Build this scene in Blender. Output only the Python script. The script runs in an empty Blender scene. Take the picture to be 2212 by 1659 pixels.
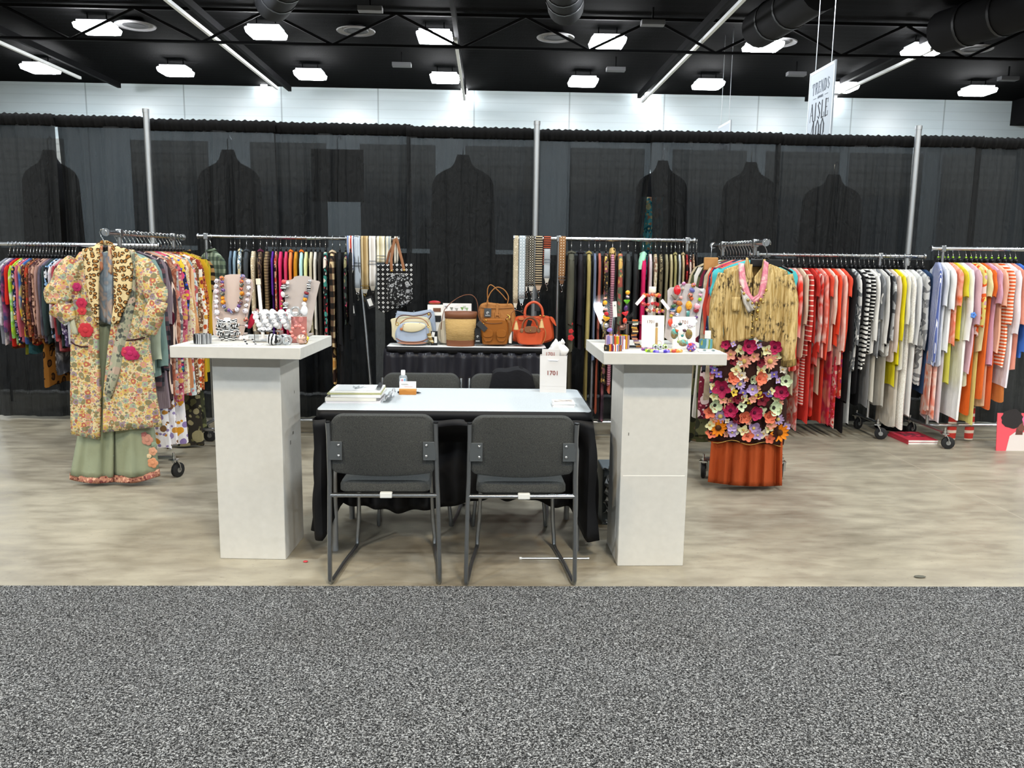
import bpy, bmesh, math, random
from math import sin, cos, pi, tan, atan, sqrt
from mathutils import Vector, Matrix
R = random.Random(7)
SC = bpy.context.scene
COL = SC.collection

# ------------------------------------------------------------------ camera
FPX, YH, CH, ROLL, YAW = 1750.0, 558.0, 1.48, 0.0135, 0.0309
PITCH = atan((829.5 - YH) / FPX)

def ray(px, py):
    u, v = px - 1106.0, py - 829.5
    c, s = cos(ROLL), sin(ROLL)
    u2, v2 = u * c + v * s, -u * s + v * c
    cp, sp = cos(PITCH), sin(PITCH)
    a, b, z = u2, FPX * cp - v2 * sp, -FPX * sp - v2 * cp
    cy, sy = cos(YAW), sin(YAW)
    return Vector((a * cy + b * sy, -a * sy + b * cy, z))

def atY(px, py, Y):
    r = ray(px, py); t = Y / r.y
    return Vector((0, 0, CH)) + r * t

def atZ(px, py, Z):
    r = ray(px, py); t = (Z - CH) / r.z
    return Vector((0, 0, CH)) + r * t

def atX(px, py, X):
    r = ray(px, py); t = X / r.x
    return Vector((0, 0, CH)) + r * t

cam_d = bpy.data.cameras.new('camera')
cam = bpy.data.objects.new('camera', cam_d); COL.objects.link(cam)
cam_d.sensor_width = 36.0; cam_d.lens = FPX / 2212 * 36.0; cam_d.clip_end = 200
o0 = ray(1106, 829.5).normalized()
rt = (ray(1206, 829.5) - ray(1106, 829.5)).normalized()
up = (ray(1106, 729.5) - ray(1106, 829.5)).normalized()
cam.matrix_world = Matrix(((rt.x, up.x, -o0.x, 0), (rt.y, up.y, -o0.y, 0), (rt.z, up.z, -o0.z, CH), (0, 0, 0, 1)))
SC.camera = cam

# ------------------------------------------------------------------ mesh builder
class MB:
    def __init__(s): s.v = []; s.f = []
    def add(s, vs, fs):
        n = len(s.v); s.v += [tuple(p) for p in vs]; s.f += [tuple(i + n for i in f) for f in fs]; return s
    def box(s, c, d, rz=0.0, rx=0.0, ry=0.0):
        m = Matrix.Rotation(rz, 3, 'Z') @ Matrix.Rotation(ry, 3, 'Y') @ Matrix.Rotation(rx, 3, 'X')
        c = Vector(c)
        vs = [c + m @ Vector((x * d[0] / 2, y * d[1] / 2, z * d[2] / 2)) for x in (-1, 1) for y in (-1, 1) for z in (-1, 1)]
        return s.add(vs, [(0, 1, 3, 2), (4, 6, 7, 5), (0, 4, 5, 1), (2, 3, 7, 6), (0, 2, 6, 4), (1, 5, 7, 3)])
    def loft(s, rings, cap0=False, cap1=False, closed=True):
        n = len(rings[0]); vs = [p for r in rings for p in r]; fs = []
        for i in range(len(rings) - 1):
            for j in range(n if closed else n - 1):
                k = (j + 1) % n
                fs.append((i * n + j, i * n + k, (i + 1) * n + k, (i + 1) * n + j))
        if cap0: fs.append(tuple(reversed(range(n))))
        if cap1: fs.append(tuple((len(rings) - 1) * n + j for j in range(n)))
        return s.add(vs, fs)
    def tube(s, pts, r, n=8, caps=True, ry=None, upv=None, cyclic=False):
        pts = [Vector(p) for p in pts]; m = len(pts)
        rad = r if isinstance(r, (list, tuple)) else [r] * m
        rings = []; ref = None
        for i, p in enumerate(pts):
            a = pts[(i - 1) % m] if cyclic else pts[max(i - 1, 0)]
            b = pts[(i + 1) % m] if cyclic else pts[min(i + 1, m - 1)]
            t = (b - a).normalized()
            if upv is not None:
                u = Vector(upv)
            elif ref is None:
                u = Vector((0, 0, 1)) if abs(t.z) < .9 else Vector((0, 1, 0))
            else:
                u = ref
            u = (u - t * u.dot(t))
            if u.length < 1e-6: u = t.orthogonal()
            u.normalize(); w = t.cross(u); ref = u
            q = rad[i] * (ry if ry else 1.0)
            rings.append([p + u * (rad[i] * cos(2 * pi * k / n)) + w * (q * sin(2 * pi * k / n)) for k in range(n)])
        if cyclic:
            rings.append(rings[0])
            return s.loft(rings)
        return s.loft(rings, caps, caps)
    def lathe(s, prof, c=(0, 0, 0), n=24, axis='Z', cap=True, sx=1.0, sy=1.0):
        c = Vector(c); rings = []
        for (r, h) in prof:
            ring = []
            for k in range(n):
                a = 2 * pi * k / n
                if axis == 'Z': q = Vector((r * cos(a) * sx, r * sin(a) * sy, h))
                elif axis == 'Y': q = Vector((r * cos(a) * sx, h, -r * sin(a) * sy))
                else: q = Vector((h, r * cos(a) * sx, r * sin(a) * sy))
                ring.append(c + q)
            rings.append(ring)
        return s.loft(rings, cap, cap)
    def ball(s, c, r, n=12, m=7, sx=1, sy=1, sz=1):
        prof = [(max(r * sin(pi * i / m), 1e-4), -r * cos(pi * i / m)) for i in range(m + 1)]
        c = Vector(c); rings = []
        for (rr, h) in prof:
            rings.append([c + Vector((rr * cos(2 * pi * k / n) * sx, rr * sin(2 * pi * k / n) * sy, h * sz)) for k in range(n)])
        return s.loft(rings, True, True)
    def prism(s, poly, y0, y1):           # poly of (x, z), extruded along Y
        n = len(poly)
        vs = [(x, y0, z) for x, z in poly] + [(x, y1, z) for x, z in poly]
        fs = [tuple(range(n)), tuple(reversed(range(n, 2 * n)))]
        fs += [(i, n + i, n + (i + 1) % n, (i + 1) % n) for i in range(n)]
        return s.add(vs, fs)
    def puffy(s, poly, y0, y1, inset=.12, steps=3, flat=0.5):   # rounded cushion from an outline of (x, z)
        cx = sum(p[0] for p in poly) / len(poly); cz = sum(p[1] for p in poly) / len(poly)
        ym, hd = (y0 + y1) / 2, (y1 - y0) / 2; rings = []
        k = [-1 + 2 * i / (2 * steps) for i in range(2 * steps + 1)]
        for t in k:
            a = abs(t) ** 3
            sc = 1 - inset * a
            rings.append([(cx + (x - cx) * sc, ym + hd * (t if flat else sin(t * pi / 2)), cz + (z - cz) * sc) for x, z in poly])
        return s.loft(rings, True, True)
    def grid(s, rows):                    # rows of points
        return s.loft(rows, closed=False)
    def xf(s, m):
        s.v = [tuple(m @ Vector(p)) for p in s.v]; return s
    def mesh(s, name):
        me = bpy.data.meshes.new(name); me.from_pydata(s.v, [], s.f); me.validate(); me.update(); return me

def link(name, me, mat, parent=None, smooth=True, bevel=0, solid=0, sub=0, loc=None, off=0):
    o = bpy.data.objects.new(name, me); COL.objects.link(o)
    if mat is not None and me is not None and not me.materials: me.materials.append(mat)
    if me is not None and smooth:
        me.polygons.foreach_set('use_smooth', [True] * len(me.polygons))
        try: me.set_sharp_from_angle(angle=math.radians(38))
        except Exception: pass
    if parent is not None: o.parent = parent
    if loc is not None: o.location = loc
    if solid:
        k = o.modifiers.new('thickness', 'SOLIDIFY'); k.thickness = solid; k.offset = off
    if sub:
        k = o.modifiers.new('smooth', 'SUBSURF'); k.levels = sub; k.render_levels = sub
    if bevel:
        k = o.modifiers.new('edge', 'BEVEL'); k.width = bevel; k.segments = 2; k.limit_method = 'ANGLE'
    return o

def B(mb, name, mat, parent=None, **kw): return link(name, mb.mesh(name), mat, parent, **kw)

LABELS = {}
def tag(o, label, cat, group=None):
    o['label'] = label; o['category'] = cat
    if group: o['group'] = group
    LABELS.setdefault(label, []).append(o.name)
    return o

def thing(name, label, cat, loc=(0, 0, 0), rz=0.0, group=None):
    o = bpy.data.objects.new(name, None); COL.objects.link(o); o.empty_display_size = .05
    o.location = loc; o.rotation_euler = (0, 0, rz)
    return tag(o, label, cat, group)

def struct(o): o['kind'] = 'structure'; return o

def dup(root, loc, label, rz=None, group=None):
    r = root.copy(); COL.objects.link(r); r.location = loc
    if rz is not None: r.rotation_euler = (0, 0, rz)
    tag(r, label, root['category'], group or root.get('group'))
    for ch in list(root.children):
        c = ch.copy(); COL.objects.link(c); c.parent = r
        for g in list(ch.children):
            d = g.copy(); COL.objects.link(d); d.parent = c
    return r

# ------------------------------------------------------------------ materials
def hx(h):
    h = h.lstrip('#'); c = [int(h[i:i + 2], 16) / 255 for i in (0, 2, 4)]
    return tuple(x / 12.92 if x <= .04045 else ((x + .055) / 1.055) ** 2.4 for x in c) + (1.0,)

_MC = {}
def newmat(name):
    m = bpy.data.materials.new(name); m.use_nodes = True
    nt = m.node_tree; b = nt.nodes['Principled BSDF']
    return m, nt, b

def P(h, rough=.6, metal=0.0, spec=.5, name=None, trans=0.0, ior=1.45, alpha=1.0, coat=0.0, emit=0.0):
    key = ('P', h, rough, metal, spec, trans, alpha, coat, emit)
    if key in _MC: return _MC[key]
    m, nt, b = newmat(name or 'plain')
    b.inputs['Base Color'].default_value = hx(h)
    b.inputs['Roughness'].default_value = rough; b.inputs['Metallic'].default_value = metal
    b.inputs['Specular IOR Level'].default_value = spec
    b.inputs['Transmission Weight'].default_value = trans; b.inputs['IOR'].default_value = ior
    b.inputs['Alpha'].default_value = alpha; b.inputs['Coat Weight'].default_value = coat
    if emit:
        b.inputs['Emission Color'].default_value = hx(h); b.inputs['Emission Strength'].default_value = emit
    _MC[key] = m
    return m

class NT:
    def __init__(s, nt):
        s.nt = nt; s.flat = False; s.tc = nt.nodes.new('ShaderNodeTexCoord'); s.co = s.tc.outputs['Object']
    def new(s, t, **kw):
        n = s.nt.nodes.new(t)
        for k, v in kw.items(): setattr(n, k, v)
        return n
    def put(s, sock, val):
        if val is None: return
        if hasattr(val, 'is_output') or isinstance(val, bpy.types.NodeSocket): s.nt.links.new(val, sock)
        else: sock.default_value = val
    def math(s, op, a, b=None, c=None):
        n = s.new('ShaderNodeMath', operation=op); s.put(n.inputs[0], a); s.put(n.inputs[1], b)
        if c is not None: s.put(n.inputs[2], c)
        return n.outputs[0]
    def vor(s, scale, co=None, rnd=1.0):
        n = s.new('ShaderNodeTexVoronoi', voronoi_dimensions='2D' if s.flat else '3D'); s.put(n.inputs['Vector'], co or s.co)
        n.inputs['Scale'].default_value = scale; n.inputs['Randomness'].default_value = rnd
        return n.outputs['Distance'], n.outputs['Color']
    def noise(s, scale, co=None, detail=2.0, dist=0.0, rough=.5):
        n = s.new('ShaderNodeTexNoise'); s.put(n.inputs['Vector'], co or s.co)
        n.inputs['Scale'].default_value = scale; n.inputs['Detail'].default_value = detail
        n.inputs['Distortion'].default_value = dist; n.inputs['Roughness'].default_value = rough
        return n.outputs[0], n.outputs[1]
    def sep(s, co=None):
        n = s.new('ShaderNodeSeparateXYZ'); s.put(n.inputs[0], co or s.co); return n.outputs
    def warp(s, amt, scale, co=None):
        _, c = s.noise(scale, co)
        a = s.new('ShaderNodeVectorMath', operation='SUBTRACT'); s.put(a.inputs[0], c); a.inputs[1].default_value = (.5, .5, .5)
        b = s.new('ShaderNodeVectorMath', operation='SCALE'); s.put(b.inputs[0], a.outputs[0]); b.inputs['Scale'].default_value = amt
        d = s.new('ShaderNodeVectorMath', operation='ADD'); s.put(d.inputs[0], co or s.co); s.put(d.inputs[1], b.outputs[0])
        return d.outputs[0]
    def vscale(s, vec, co=None):
        b = s.new('ShaderNodeVectorMath', operation='MULTIPLY'); s.put(b.inputs[0], co or s.co); b.inputs[1].default_value = vec
        return b.outputs[0]
    def mix(s, fac, a, b):
        n = s.new('ShaderNodeMix', data_type='RGBA'); s.put(n.inputs[0], fac); s.put(n.inputs[6], a); s.put(n.inputs[7], b)
        return n.outputs[2]
    def ramp(s, fac, stops, const=True):
        n = s.new('ShaderNodeValToRGB'); r = n.color_ramp
        r.interpolation = 'CONSTANT' if const else 'LINEAR'
        while len(r.elements) < len(stops): r.elements.new(0.5)
        for e, (p, c) in zip(r.elements, stops): e.position = p; e.color = c
        s.put(n.inputs[0], fac); return n.outputs[0]
    def cols(s, fac, hexes, lo=.2, hi=.8, const=True):
        n = len(hexes)
        return s.ramp(fac, [(0 if i == 0 else lo + (hi - lo) * i / n, hx(c)) for i, c in enumerate(hexes)], const)
    def lt(s, a, b): return s.math('LESS_THAN', a, b)
    def bump(s, bsdf, h, strength=.3, dist=.01):
        n = s.new('ShaderNodeBump'); n.inputs['Strength'].default_value = strength; n.inputs['Distance'].default_value = dist
        s.put(n.inputs['Height'], h); s.nt.links.new(n.outputs[0], bsdf.inputs['Normal'])

def fab(kind, *cols, s=20.0, ax='z', duty=.5, rough=.85, warp=0.0, metal=0.0, sheen=0.0, bump=0.0, name=None, flat=False):
    """cloth and surface patterns in the object's own coordinates"""
    key = ('F', kind, cols, s, ax, duty, rough, warp, metal, bump, flat)
    if key in _MC: return _MC[key]
    m, nt, b = newmat(name or 'cloth_' + kind); n = NT(nt)
    b.inputs['Roughness'].default_value = rough; b.inputs['Metallic'].default_value = metal
    b.inputs['Specular IOR Level'].default_value = .25
    co = n.warp(warp, 6.0) if warp else n.co
    if flat:
        q_ = n.sep(co); cb = n.new('ShaderNodeCombineXYZ'); n.put(cb.inputs[0], q_[0]); n.put(cb.inputs[1], q_[2]); co = cb.outputs[0]; n.flat = True
    H = [hx(c) for c in cols]
    if kind == 'plain':
        f, _ = n.noise(s, co, 3)
        dark = tuple(x * .86 for x in H[0][:3]) + (1,)
        c = n.mix(n.math('MULTIPLY', f, 1.0), dark, H[0])
    elif kind == 'stripe':
        q = n.sep(co); x = n.math('ADD', q[0], q[1]) if ax == 'd' else q[{'x': 0, 'y': 1, 'z': 2}[ax]]
        fr = n.math('FRACT', n.math('MULTIPLY', n.math('ADD', x, 50.0), s))
        k = len(cols)
        if k == 2: c = n.mix(n.lt(fr, duty), H[1], H[0])
        else: c = n.ramp(fr, [(i / k, H[i]) for i in range(k)])
    elif kind == 'floral':
        w = n.warp(.25 / s, s * 1.5, co)
        d1, c1 = n.vor(s, w); d2, c2 = n.vor(s * 2.1, w); d3, c3 = n.vor(s * 3.3, w)
        r1 = n.sep(c1)[0]; r2 = n.sep(c2)[1]; r3 = n.sep(c3)[0]
        k = list(cols[1:])
        c = n.mix(n.lt(d3, .34), H[0], n.cols(r3, k[::-1] + [cols[0]], 0, 1))
        c = n.mix(n.math('MULTIPLY', n.lt(d2, .42), n.math('GREATER_THAN', r2, .3)), c, n.cols(r2, k[1:] + k[:1], .3, 1))
        c = n.mix(n.math('MULTIPLY', n.lt(d1, .43), n.math('GREATER_THAN', r1, .35)), c, n.cols(r1, k, .35, 1))
        c = n.mix(n.math('MULTIPLY', n.lt(d1, .16), n.math('GREATER_THAN', r1, .35)), c, n.cols(r1, k[2:] + k[:2], .35, 1))
    elif kind == 'leopard':
        w = n.warp(.35 / s, s * 1.2, co)
        d, cc = n.vor(s, w); r = n.sep(cc)[0]
        c = n.ramp(d, [(0, H[1]), (.26, H[2]), (.43, H[0])])
        f, _ = n.noise(s * 1.4, co)
        c = n.mix(n.math('MULTIPLY', n.math('GREATER_THAN', f, .60), n.math('GREATER_THAN', d, .2)), c, H[0])
    elif kind == 'blotch':
        f, _ = n.noise(s, co, 2, .6)
        c = n.cols(f, cols, .3, .72)
    elif kind == 'dye':
        f, _ = n.noise(s, co, 2, 1.0)
        k = len(cols); c = n.ramp(f, [(.3 + .4 * i / max(k - 1, 1), H[i]) for i in range(k)], False)
    elif kind == 'zebra':
        w = n.warp(.9 / s, s * .45, co); x = n.sep(w)[{'x': 0, 'y': 1, 'z': 2}[ax]]
        fr = n.math('FRACT', n.math('MULTIPLY', n.math('ADD', x, 50.0), s))
        c = n.mix(n.lt(fr, duty), H[0], H[1])
    elif kind == 'check':
        x, y, z = n.sep(co)
        a = n.lt(n.math('FRACT', n.math('MULTIPLY', n.math('ADD', n.math('ADD', x, y), 50.0), s)), duty)
        e = n.lt(n.math('FRACT', n.math('MULTIPLY', n.math('ADD', z, 50.0), s)), duty)
        t = n.math('ADD', a, e)
        c = n.ramp(n.math('MULTIPLY', t, .5), [(0, H[0]), (.4, H[1]), (.9, H[2 if len(cols) > 2 else 1])])
    elif kind == 'diamond':
        x, y, z = n.sep(co)
        a = n.math('ABSOLUTE', n.math('SUBTRACT', n.math('FRACT', n.math('MULTIPLY', n.math('ADD', x, 50.0), s)), .5))
        e = n.math('ABSOLUTE', n.math('SUBTRACT', n.math('FRACT', n.math('MULTIPLY', n.math('ADD', z, 50.0), s)), .5))
        t = n.math('ADD', a, e)
        c = n.ramp(t, [(0, H[0]), (.14, H[1]), (.30, H[0]), (.80, H[2 if len(cols) > 2 else 0])])
    elif kind == 'speck':
        f, _ = n.noise(s, co, 1.0); c = n.cols(f, cols, .38, .62)
    elif kind == 'crinkle':
        w = n.vscale((1.0, 1.0, .08), co)
        f, _ = n.noise(s * 4, w, 2); f = n.ramp(f, [(.38, (0, 0, 0, 1)), (.62, (1, 1, 1, 1))], False); g, _ = n.noise(s * .5, co, 4, .3)
        g2, _ = n.noise(s * 3.4, n.vscale((1, 1, .4), co), 3)
        c = n.mix(f, H[0], H[1])
        bk = lambda v, a, e: n.ramp(v, [(a, (0, 0, 0, 1)), (e, (1, 1, 1, 1))], False)
        mk = n.math('MULTIPLY', bk(g, .46, .60), bk(g2, .47, .60))
        c = n.mix(mk, c, H[2])
        n.bump(b, f, .5, .006)
    else:
        raise ValueError(kind)
    if not bump and rough >= .8 and kind not in ('crinkle', 'speck', 'leopard'):
        f, _ = n.noise(16, n.vscale((1, 1, .4), n.co), 2, .8); n.bump(b, f, .45, .012)
    if bump:
        f, _ = n.noise(bump, n.co, 3); n.bump(b, f, .35, .006)
    nt.links.new(c if not isinstance(c, tuple) else c, b.inputs['Base Color'])
    _MC[key] = m
    return m

chrome = P('#c9cbcd', .18, 1.0, name='chrome'); steel = P('#b4b6b8', .32, 1.0, name='steel')
gold = P('#d8b25a', .25, 1.0, name='gold'); blackplastic = P('#101012', .4, name='black_plastic')
rubber = P('#1b1b1c', .7, name='rubber'); white = P('#f2f1ee', .6, name='white')
clear = P('#f4f7f8', .04, trans=.96, ior=1.3, name='clear_acrylic')
LAMP, EN, EXPO = 120.0, 195.0, -0.38
# ------------------------------------------------------------------ setting
def concrete():
    m, nt, b = newmat('concrete'); n = NT(nt)
    co = n.vscale((1, 1.6, 1))
    a, _ = n.noise(.9, co, 6, .4, .6); f, _ = n.noise(4.0, n.vscale((1, 2.6, 1)), 6, .2, .65); g, _ = n.noise(38, n.vscale((1, 2.0, 1)), 3)
    t = n.math('ADD', n.math('MULTIPLY', a, .55), n.math('MULTIPLY', f, .45))
    c = n.ramp(t, [(.30, hx('#6b6354')), (.44, hx('#8a8272')), (.54, hx('#9d9583')), (.68, hx('#b0a793'))], False)
    c = n.mix(n.math('MULTIPLY', n.math('GREATER_THAN', g, .68), .35), c, hx('#5c5549'))
    x, y, z = n.sep()
    for s, v, w in ((x, 3.17, .004), (y, 5.62, .006), (x, -6.2, .004)):
        k = n.lt(n.math('ABSOLUTE', n.math('SUBTRACT', s, v)), w)
        c = n.mix(n.math('MULTIPLY', k, .5), c, hx('#b6ac9a'))
    nt.links.new(c, b.inputs['Base Color'])
    nt.links.new(n.ramp(f, [(.3, (.30, .30, .30, 1)), (.7, (.52, .52, .52, 1))], False), b.inputs['Roughness'])
    b.inputs['Specular IOR Level'].default_value = .4
    return m

def quad(name, pts, mat):
    return struct(B(MB().add(pts, [tuple(range(len(pts)))]), name, mat, smooth=False))

B0 = MB().box((0, 8, -.1), (80, 70, .2))
struct(B(B0, 'floor', concrete(), smooth=False))

def carpetmat():
    m, nt, b = newmat('carpet_pile'); n = NT(nt)
    f, _ = n.noise(150, None, 2.0, .8, .7); g, _ = n.noise(380, None, 1.0); w, _ = n.noise(2.2, None, 3)
    t = n.math('ADD', n.math('MULTIPLY', f, .72), n.math('MULTIPLY', g, .28))
    c = n.ramp(t, [(.40, hx('#0a0a0a')), (.47, hx('#2b2b2b')), (.53, hx('#666666')), (.60, hx('#bdbdbc'))], False)
    c = n.mix(n.math('MULTIPLY', w, .25), c, hx('#3c3c3c'))
    nt.links.new(c, b.inputs['Base Color']); b.inputs['Roughness'].default_value = .95; b.inputs['Specular IOR Level'].default_value = .1
    n.bump(b, t, .8, .01)
    return m
carpet = B(MB().box((0, -3.255, .004), (30, 13.5, .008)), 'aisle_carpet', carpetmat(), smooth=False)
tag(carpet, 'grey heathered carpet covering the aisle in front of the booth', 'carpet')

def wallmat():
    m, nt, b = newmat('ribbed_wall'); n = NT(nt); x, y, z = n.sep()
    fr = n.math('FRACT', n.math('MULTIPLY', z, 2.6))
    f, _ = n.noise(1.2, n.vscale((.3, 1, 2)), 3)
    c = n.mix(f, hx('#b0bfc6'), hx('#c6d2d7'))
    c = n.mix(n.math('MULTIPLY', n.lt(fr, .08), .22), c, hx('#8d979d'))
    fx = n.math('FRACT', n.math('DIVIDE', n.math('ADD', x, 53.06), 4.36))
    c = n.mix(n.math('MULTIPLY', n.lt(fx, .014), .6), c, hx('#6d767c'))
    nt.links.new(c, b.inputs['Base Color']); b.inputs['Roughness'].default_value = .34
    n.bump(b, n.math('LESS_THAN', fr, .12), .3, .02)
    return m
WY, CZ = 38.5, 9.0
struct(B(MB().box((0, WY + .15, CZ / 2), (90, .3, CZ)), 'wall_back', wallmat(), smooth=False))
dim = P('#8f9498', .9, name='dark_paint')
struct(B(MB().box((-40, 6.75, CZ / 2), (.3, 63, CZ)), 'wall_left', dim, smooth=False))
struct(B(MB().box((40, 6.75, CZ / 2), (.3, 63, CZ)), 'wall_right', dim, smooth=False))
struct(B(MB().box((0, -25, CZ / 2), (80, .3, CZ)), 'wall_front', dim, smooth=False))
deck = fab('stripe', '#09090a', '#050505', s=2.2, ax='y', duty=.35, rough=.9, name='roof_deck')
deck.node_tree.nodes['Principled BSDF'].inputs['Specular IOR Level'].default_value = .02
struct(B(MB().box((0, 6.75, CZ + .15), (80, 64, .3)), 'ceiling', deck, smooth=False))
blk = P('#0f0f11', .85, spec=.1, name='black_steel')
def beam(nm, mb, mat=None): return struct(B(mb, nm, mat or blk, smooth=False))
for i, (yy, zz) in enumerate(((26.6, 7.95), (15.5, 7.95))):
    t = MB().box((0, yy, zz), (76, .12, .07)).box((0, yy, zz + .95), (76, .12, .09))
    for k in range(-9, 10):
        x = k * 4.0 + 1.1
        t.tube([(x - 2, yy, zz), (x, yy, zz + .95)], .045, 5).tube([(x, yy, zz + .95), (x + 2, yy, zz)], .045, 5)
    beam('ceiling_beam', t)
for x in (-16.2, -8.8, -1.1, 6.65, 14.2):
    beam('ceiling_beam', MB().box((x, 10, 8.72), (.14, 55, .22)))
beam('ceiling_soffit', MB().box((30.0, 27, 8.45), (11.5, 23.5, 1.1)))
tray = P('#d4d6d8', .5, name='pale_conduit')
for x, y0, y1, lb in ((-16.2, 20, 34.0, 'pale conduit running under the roof above the racks at far left'),
                      (-8.8, 20, 35.3, 'long pale conduit running under the roof, second from the left'),
                      (-1.1, 27, 36.9, 'short pale conduit in the middle of the roof, seen end on'),
                      (6.65, 19, 36.6, 'long pale conduit slanting under the roof near the hanging aisle sign'),
                      (14.2, 27, 33.9, 'pale conduit under the roof just beyond the hanging aisle sign')):
    c = B(MB().box((x, (y0 + y1) / 2, 8.3), (.10, y1 - y0, .10)), 'ceiling_conduit', tray, smooth=False); tag(c, lb, 'conduit', 'pale conduits under the roof')

# round ducts
ductm = P('#18181a', .8, .0, .12, name='painted_duct')
for a, b2, r, lb in (((1640, 62), (1775, -25), .55, 'dark round duct over the aisle sign'),
                     ((2035, 70), (2290, -10), .6, 'large round duct in the top right roof corner'),
                     ((1222, 14), (1215, -70), .5, 'round duct end high in the middle of the roof'),
                     ((590, 6), (640, -80), .5, 'round duct end high at the top left of the roof')):
    p, q = atZ(a[0], a[1], 8.35), atZ(b2[0], b2[1], 8.35)
    t = thing('hanging_duct', lb, 'duct', p)
    d = q - p; L = d.length; d.normalize()
    B(MB().tube([Vector((0, 0, 0)), d * L], r, 20), 'pipe', ductm, t)
    mb = MB()
    B(MB().tube([d * .9, d * .98], r * 1.04, 20), 'collar', P('#151517', .5, .3), t)
    B(MB().tube([d * (L * .55), d * (L * .55 + .08)], r * 1.04, 20), 'collar', P('#151517', .5, .3), t)
# round air diffusers
vr = P('#6e6e70', .6, name='vent_ring'); vin = P('#1c1c1e', .7)
vn = ['leftmost', 'second', 'middle', 'fourth', 'rightmost']
for (px, py), w in zip(((293, 57), (769, 69), (1200, 83), (1680, 94), (2103, 108)), vn):
    p = atZ(px, py, 8.82)
    t = thing('air_vent', f'round grey ceiling air diffuser, {w} of the five' if w != 'middle' else 'round grey ceiling air diffuser, middle of the five', 'vent', p, group='ceiling air diffusers')
    B(MB().lathe([(.62, 0), (.64, .03), (.45, .10), (.40, .02)], n=28, cap=False), 'ring', vr, t)
    B(MB().lathe([(.40, .02), (.28, .07), (.30, .01), (.14, .05)], n=24), 'cone', vin, t)
    B(MB().tube([(0, 0, .05), (0, 0, .17)], .3, 16), 'collar', blk, t)
# speaker boxes
for px, py, w in ((800, 20, 'near the top beside a light'), (868, 140, 'left of the centre lights'), (1410, 50, 'high right of centre'), (1330, 150, 'right of the centre lights'), (1720, 160, 'beside the hanging aisle sign'), (2178, 170, 'near the right end of the roof')):
    p = atZ(px, py, 8.5)
    t = thing('ceiling_speaker', f'small dark speaker box hung under the roof, {w}', 'speaker', p, group='small speaker boxes under the roof')
    B(MB().box((0, 0, 0), (.7, .3, .14)), 'box', P('#55565a', .6), t, bevel=.01); B(MB().tube([(0, 0, .05), (0, 0, .45)], .03, 6), 'hanger_rod', blk, t)

# high bay lights: the two rows in the frame
lampm, nt_, b_ = newmat('lamp_glow'); b_.inputs['Emission Color'].default_value = (.97, .985, 1, 1); b_.inputs['Emission Strength'].default_value = LAMP; b_.inputs['Base Color'].default_value = (1, 1, 1, 1)
ROWA = [(-12.5, 27.6), (-7.2, 27.7), (-1.8, 27.8), (3.85, 27.95), (9.05, 28.05), (14.5, 28.1)]
ROWB = [(-17.5, 33.6), (-12.3, 33.6), (-7.1, 33.75), (-1.8, 33.9), (3.75, 34.05), (8.85, 34.1), (14.35, 34.2), (20.1, 34.3)]
proto = None
for nm, row in (('nearer row', ROWA), ('row by the far wall', ROWB)):
    for i, (x, y) in enumerate(row):
        lb = f'glowing roof light, {["first","second","third","fourth","fifth","sixth","seventh","eighth"][i]} from left in the {nm}'
        if proto is None:
            proto = thing('ceiling_light', lb, 'light', (x, y, 8.6), group=nm)
            B(MB().box((0, 0, .07), (1.0, .75, .1)), 'housing', P('#8d8f92', .5), proto, bevel=.01)
            B(MB().lathe([(.56, .02), (.60, -.02), (.56, -.16), (.40, -.2)], n=4).xf(Matrix.Rotation(pi / 4, 4, 'Z')).xf(Matrix.Diagonal((1.35, 1.1, 1, 1))), 'diffuser', lampm, proto, bevel=.01)
            [B(MB().tube([(q, 0, .1), (q, 0, .4)], .02, 6), 'rod', blk, proto) for q in (-.3, .3)]
        else: dup(proto, (x, y, 8.6), lb, group=nm)
for i, (px, py, w) in enumerate(((570, 180, 'at the left'), (1003, 196, 'in the middle'), (1400, 205, 'right of the middle'), (1801, 213, 'just behind the aisle sign'))):
    p = atY(px, py, 38.2)
    t = thing('wall_floodlight', f'small glowing floodlight on top of the far wall, {w}', 'light', p, group='small floodlights on the far wall')
    B(MB().box((0, 0, 0), (.26, .14, .34)), 'lens', lampm, t, bevel=.02); B(MB().box((0, .1, .1), (.3, .16, .3)), 'housing', P('#a0a2a4', .5), t); B(MB().box((0, .22, .2), (.06, .2, .06)), 'bracket', blk, t)

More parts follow.
